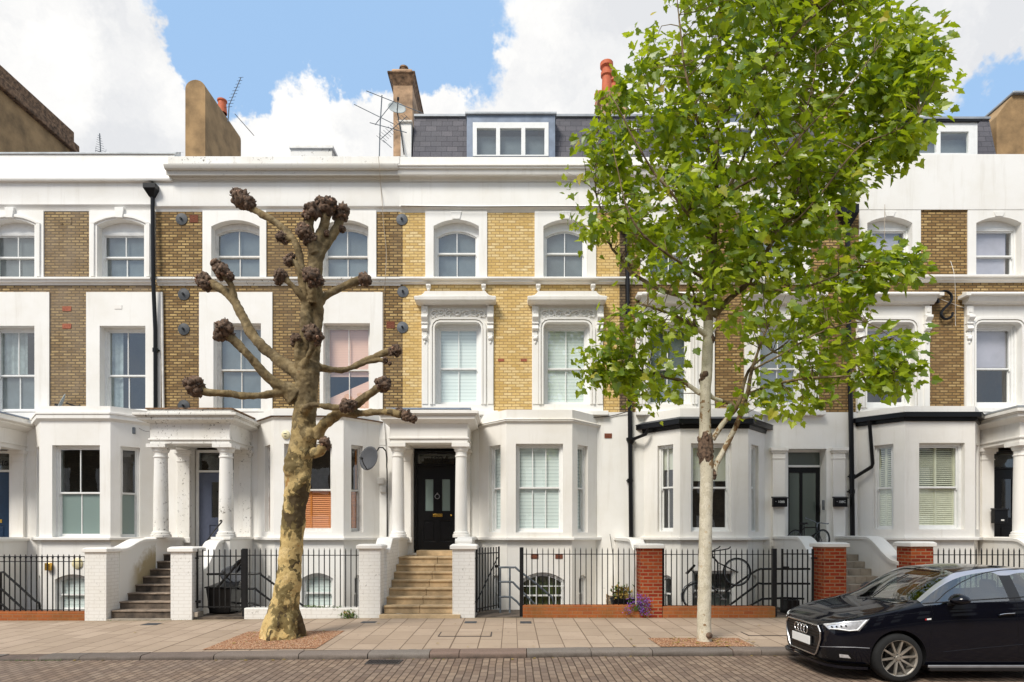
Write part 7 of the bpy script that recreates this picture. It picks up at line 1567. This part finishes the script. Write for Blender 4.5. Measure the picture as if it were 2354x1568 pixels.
# lower intakes, splitter, fog lamps
patch('lower_intake', [(485,1262),(745,1285),(815,1385),(500,1352)], 'black', root, 10, 6, .002, mir=True)
fl = patch('fog_lamp', [(655,1310),(735,1318),(762,1350),(660,1340)], 'lampin', root, 6, 4, .007, mir=True)
for l in ([(480,1243),(600,1246),(800,1250),(935,1258)],): stroke('bumper_highlight', l, .005, 'ali', root, .0)  # metallic line put in for the highlight along the bumper crease
g = MB()
for i in range(13):
    pass
sp_ = [(x, w) for x, w in ((-.035,.0),(-.035,.30),(-.02,.50),(.02,.645),(.11,.755),(.26,.815),(.43,.845))]
for sd in (-1, 1):
    P = [Vector((CX0+x, CYC+sd*w, CZ0+.165)) for x, w in sp_]; n = len(P)
    g.add([p for p in P] + [p+Vector((.10,-sd*.10*(1 if w_ > .1 else 0),0)) for p, (_, w_) in zip(P, sp_)] + [p+Vector((.0,0,.035)) for p in P], [(i,i+1,n+i+1,n+i) for i in range(n-1)] + [(i,i+1,2*n+i+1,2*n+i) for i in range(n-1)] + [(2*n+i,2*n+i+1,n+i+1,n+i) for i in range(n-1)])
g.build('front_splitter', M['carpaint'], root, smooth='auto')
g = MB()
for sd in (-1, 1): g.box(CX0+1.20, CX0+2.90, CYC+sd*.865-.03, CYC+sd*.865+.03, CZ0+.155, CZ0+.215)
g.build('side_skirt', M['trim'], root, bevel=.015); g = MB()
for sd in (-1, 1): g.box(CX0+1.18, CX0+2.92, CYC+sd*.885-.012, CYC+sd*.885+.012, CZ0+.20, CZ0+.235)
g.build('skirt_highlight', M['ali'], root, bevel=.008)  # lighter grey strip imitating the highlight along the skirt
# shut lines
stroke('door_gap', [(1492,850),(1520,935),(1500,1100),(1490,1330)], .0028, 'black', root, -.0005)
stroke('bonnet_gap', [(930,985),(1100,960),(1300,940),(1500,918)], .0025, 'black', root, -.0005)
stroke('bonnet_edge', [(205,955),(330,990),(500,1020),(700,1010),(935,975)], .003, 'black', root, -.0005)
stroke('rear_door_gap', [(2262,792),(2292,880),(2305,1200),(2310,1330)], .0028, 'black', root, -.0005)
stroke('belt_trim', [(1420,848),(1560,838),(1850,818),(2352,786)], .008, 'trim', root, .001)
stroke('window_trim', [(1535,838),(1640,742),(1780,650),(1900,592),(2000,562),(2140,540),(2340,530)], .006, 'trim', root, .002)
h_ = stroke('door_handle', [(2108,955),(2160,945),(2255,940)], .014, 'carpaint', root, .018); stroke('handle_strip', [(2112,948),(2160,939),(2252,934)], .004, 'chrome', root, .034)
b1 = patch('side_badge', [(1460,985),(1500,981),(1500,995),(1460,999)], 'platewhite', root, 3, 2, .004); patch('side_badge_mark', [(1444,987),(1457,986),(1457,1000),(1444,1001)], 'redmark', root, 2, 2, .004)
# wipers
stroke('wiper', [(870,815),(960,780),(1120,660),(1290,580)], .007, 'trim', root, .012); stroke('wiper', [(1340,830),(1000,800),(820,790)], .007, 'trim', root, .012)
# mirrors
for sd in (-1, 1):
    c = Vector((CX0+1.50, CYC+sd*.985, CZ0+1.085)); g = MB(); m0 = 0; g.ball((0,0,0), 1, 12)
    g.v = [(c.x + x*.115*(1-.25*max(0,z)) + .02*abs(y), c.y + y*.13, c.z + (z*.078 if z > 0 else z*.062)) for x, y, z in g.v]; mm = g.build('door_mirror', M['carpaint'], root, smooth=True)
    g = MB(); g.tube([c+Vector((0,-sd*.08,-.04)), c+Vector((-.02,-sd*.16,-.08))], [.028,.022], 8); g.build('mirror_arm', M['trim'], mm, smooth='auto')
# wheels
for wx in WX:
    for sd in (-1, 1):
        c = Vector((CX0+wx, CYC+sd*.765, CZ0+RW)); f = sd; g = MB(); W = .10
        g.lathe([(.235,-W),(.25,-W*1.02),(.285,-W),(.303,-W*.86),(.313,-W*.6),(RW,-W*.2),(RW,W*.2),(.313,W*.6),(.303,W*.86),(.285,W),(.25,W*1.02),(.235,W)], tuple(c), 'Y', 48)
        ty = g.build('wheel', M['tyre'], root, smooth='auto'); g = MB(); s_ = f
        g.lathe([(.238,s_*W*.98),(.238,s_*W*.80),(.224,s_*W*.72),(.218,0),(.218,-s_*W)] , tuple(c), 'Y', 48); g.torus((c.x, c.y+s_*W*.93, c.z), .234, .0065, 'Y', 48, 8)
        for k in range(10):
            a = R(36*k+6); d = Vector((math.cos(a),0,math.sin(a))); t = Vector((-math.sin(a),0,math.cos(a))); o0 = Vector((0,s_*W*.60,0)); o1 = Vector((0,s_*W*.88,0))
            A = [c+d*.045+t*.014+o0, c+d*.045-t*.014+o0, c+d*.228-t*.011+o1, c+d*.228+t*.011+o1]; B = [p-Vector((0,s_*.03,0)) for p in A]
            A[0] += t*.0; g.add(A+B, [(0,1,2,3),(7,6,5,4),(0,4,5,1),(1,5,6,2),(2,6,7,3),(3,7,4,0)])
        g.lathe([(0,s_*W*.70),(.025,s_*W*.70),(.03,s_*W*.62),(.062,s_*W*.58),(.066,s_*W*.2)], tuple(c), 'Y', 24)
        g.build('alloy_rim', M['alloy'], ty, smooth='auto'); g = MB(); g.lathe([(0,s_*.0),(.13,s_*.0),(.13,-s_*.02),(0,-s_*.02)], tuple(c), 'Y', 30); g.lathe([(.215,-s_*.03),(0,-s_*.03)], tuple(c), 'Y', 24); g.build('brake_disc', M['trim'], ty, smooth='auto')
        g = MB()
        for k in range(5): a = R(72*k+30); g.ball((c.x+.045*math.cos(a), c.y+s_*W*.62, c.z+.045*math.sin(a)), .008, 5)
        g.build('wheel_bolts', M['trim'], ty)
# cabin
g = MB()
for sd in (-1, 1):
    g.box(CX0+1.85, CX0+2.35, CYC+sd*.36-.22, CYC+sd*.36+.22, CZ0+.45, CZ0+.62); g.box(CX0+2.25, CX0+2.42, CYC+sd*.36-.22, CYC+sd*.36+.22, CZ0+.6, CZ0+1.12); g.box(CX0+2.31, CX0+2.40, CYC+sd*.36-.12, CYC+sd*.36+.12, CZ0+1.14, CZ0+1.30)
g.box(CX0+3.0, CX0+3.2, CYC-.6, CYC+.6, CZ0+.5, CZ0+1.10); g.build('seats', M['seat'], root, bevel=.04)
stroke('door_crease', [(1610,1292),(1900,1262),(2352,1222)], .004, 'carpaint', root, .0)
g = MB(); g.box(CX0+1.05, CX0+1.45, CYC-.68, CYC+.68, CZ0+.75, CZ0+.96); g.build('dashboard', M['trim'], root, bevel=.04)
g = MB(); g.torus((CX0+1.62, CYC+.36, CZ0+.95), .17, .014, 'X', 28, 8); g.build('steering_wheel', M['trim'], root, smooth=True)
bm.free(); bpy.data.objects.remove(body)
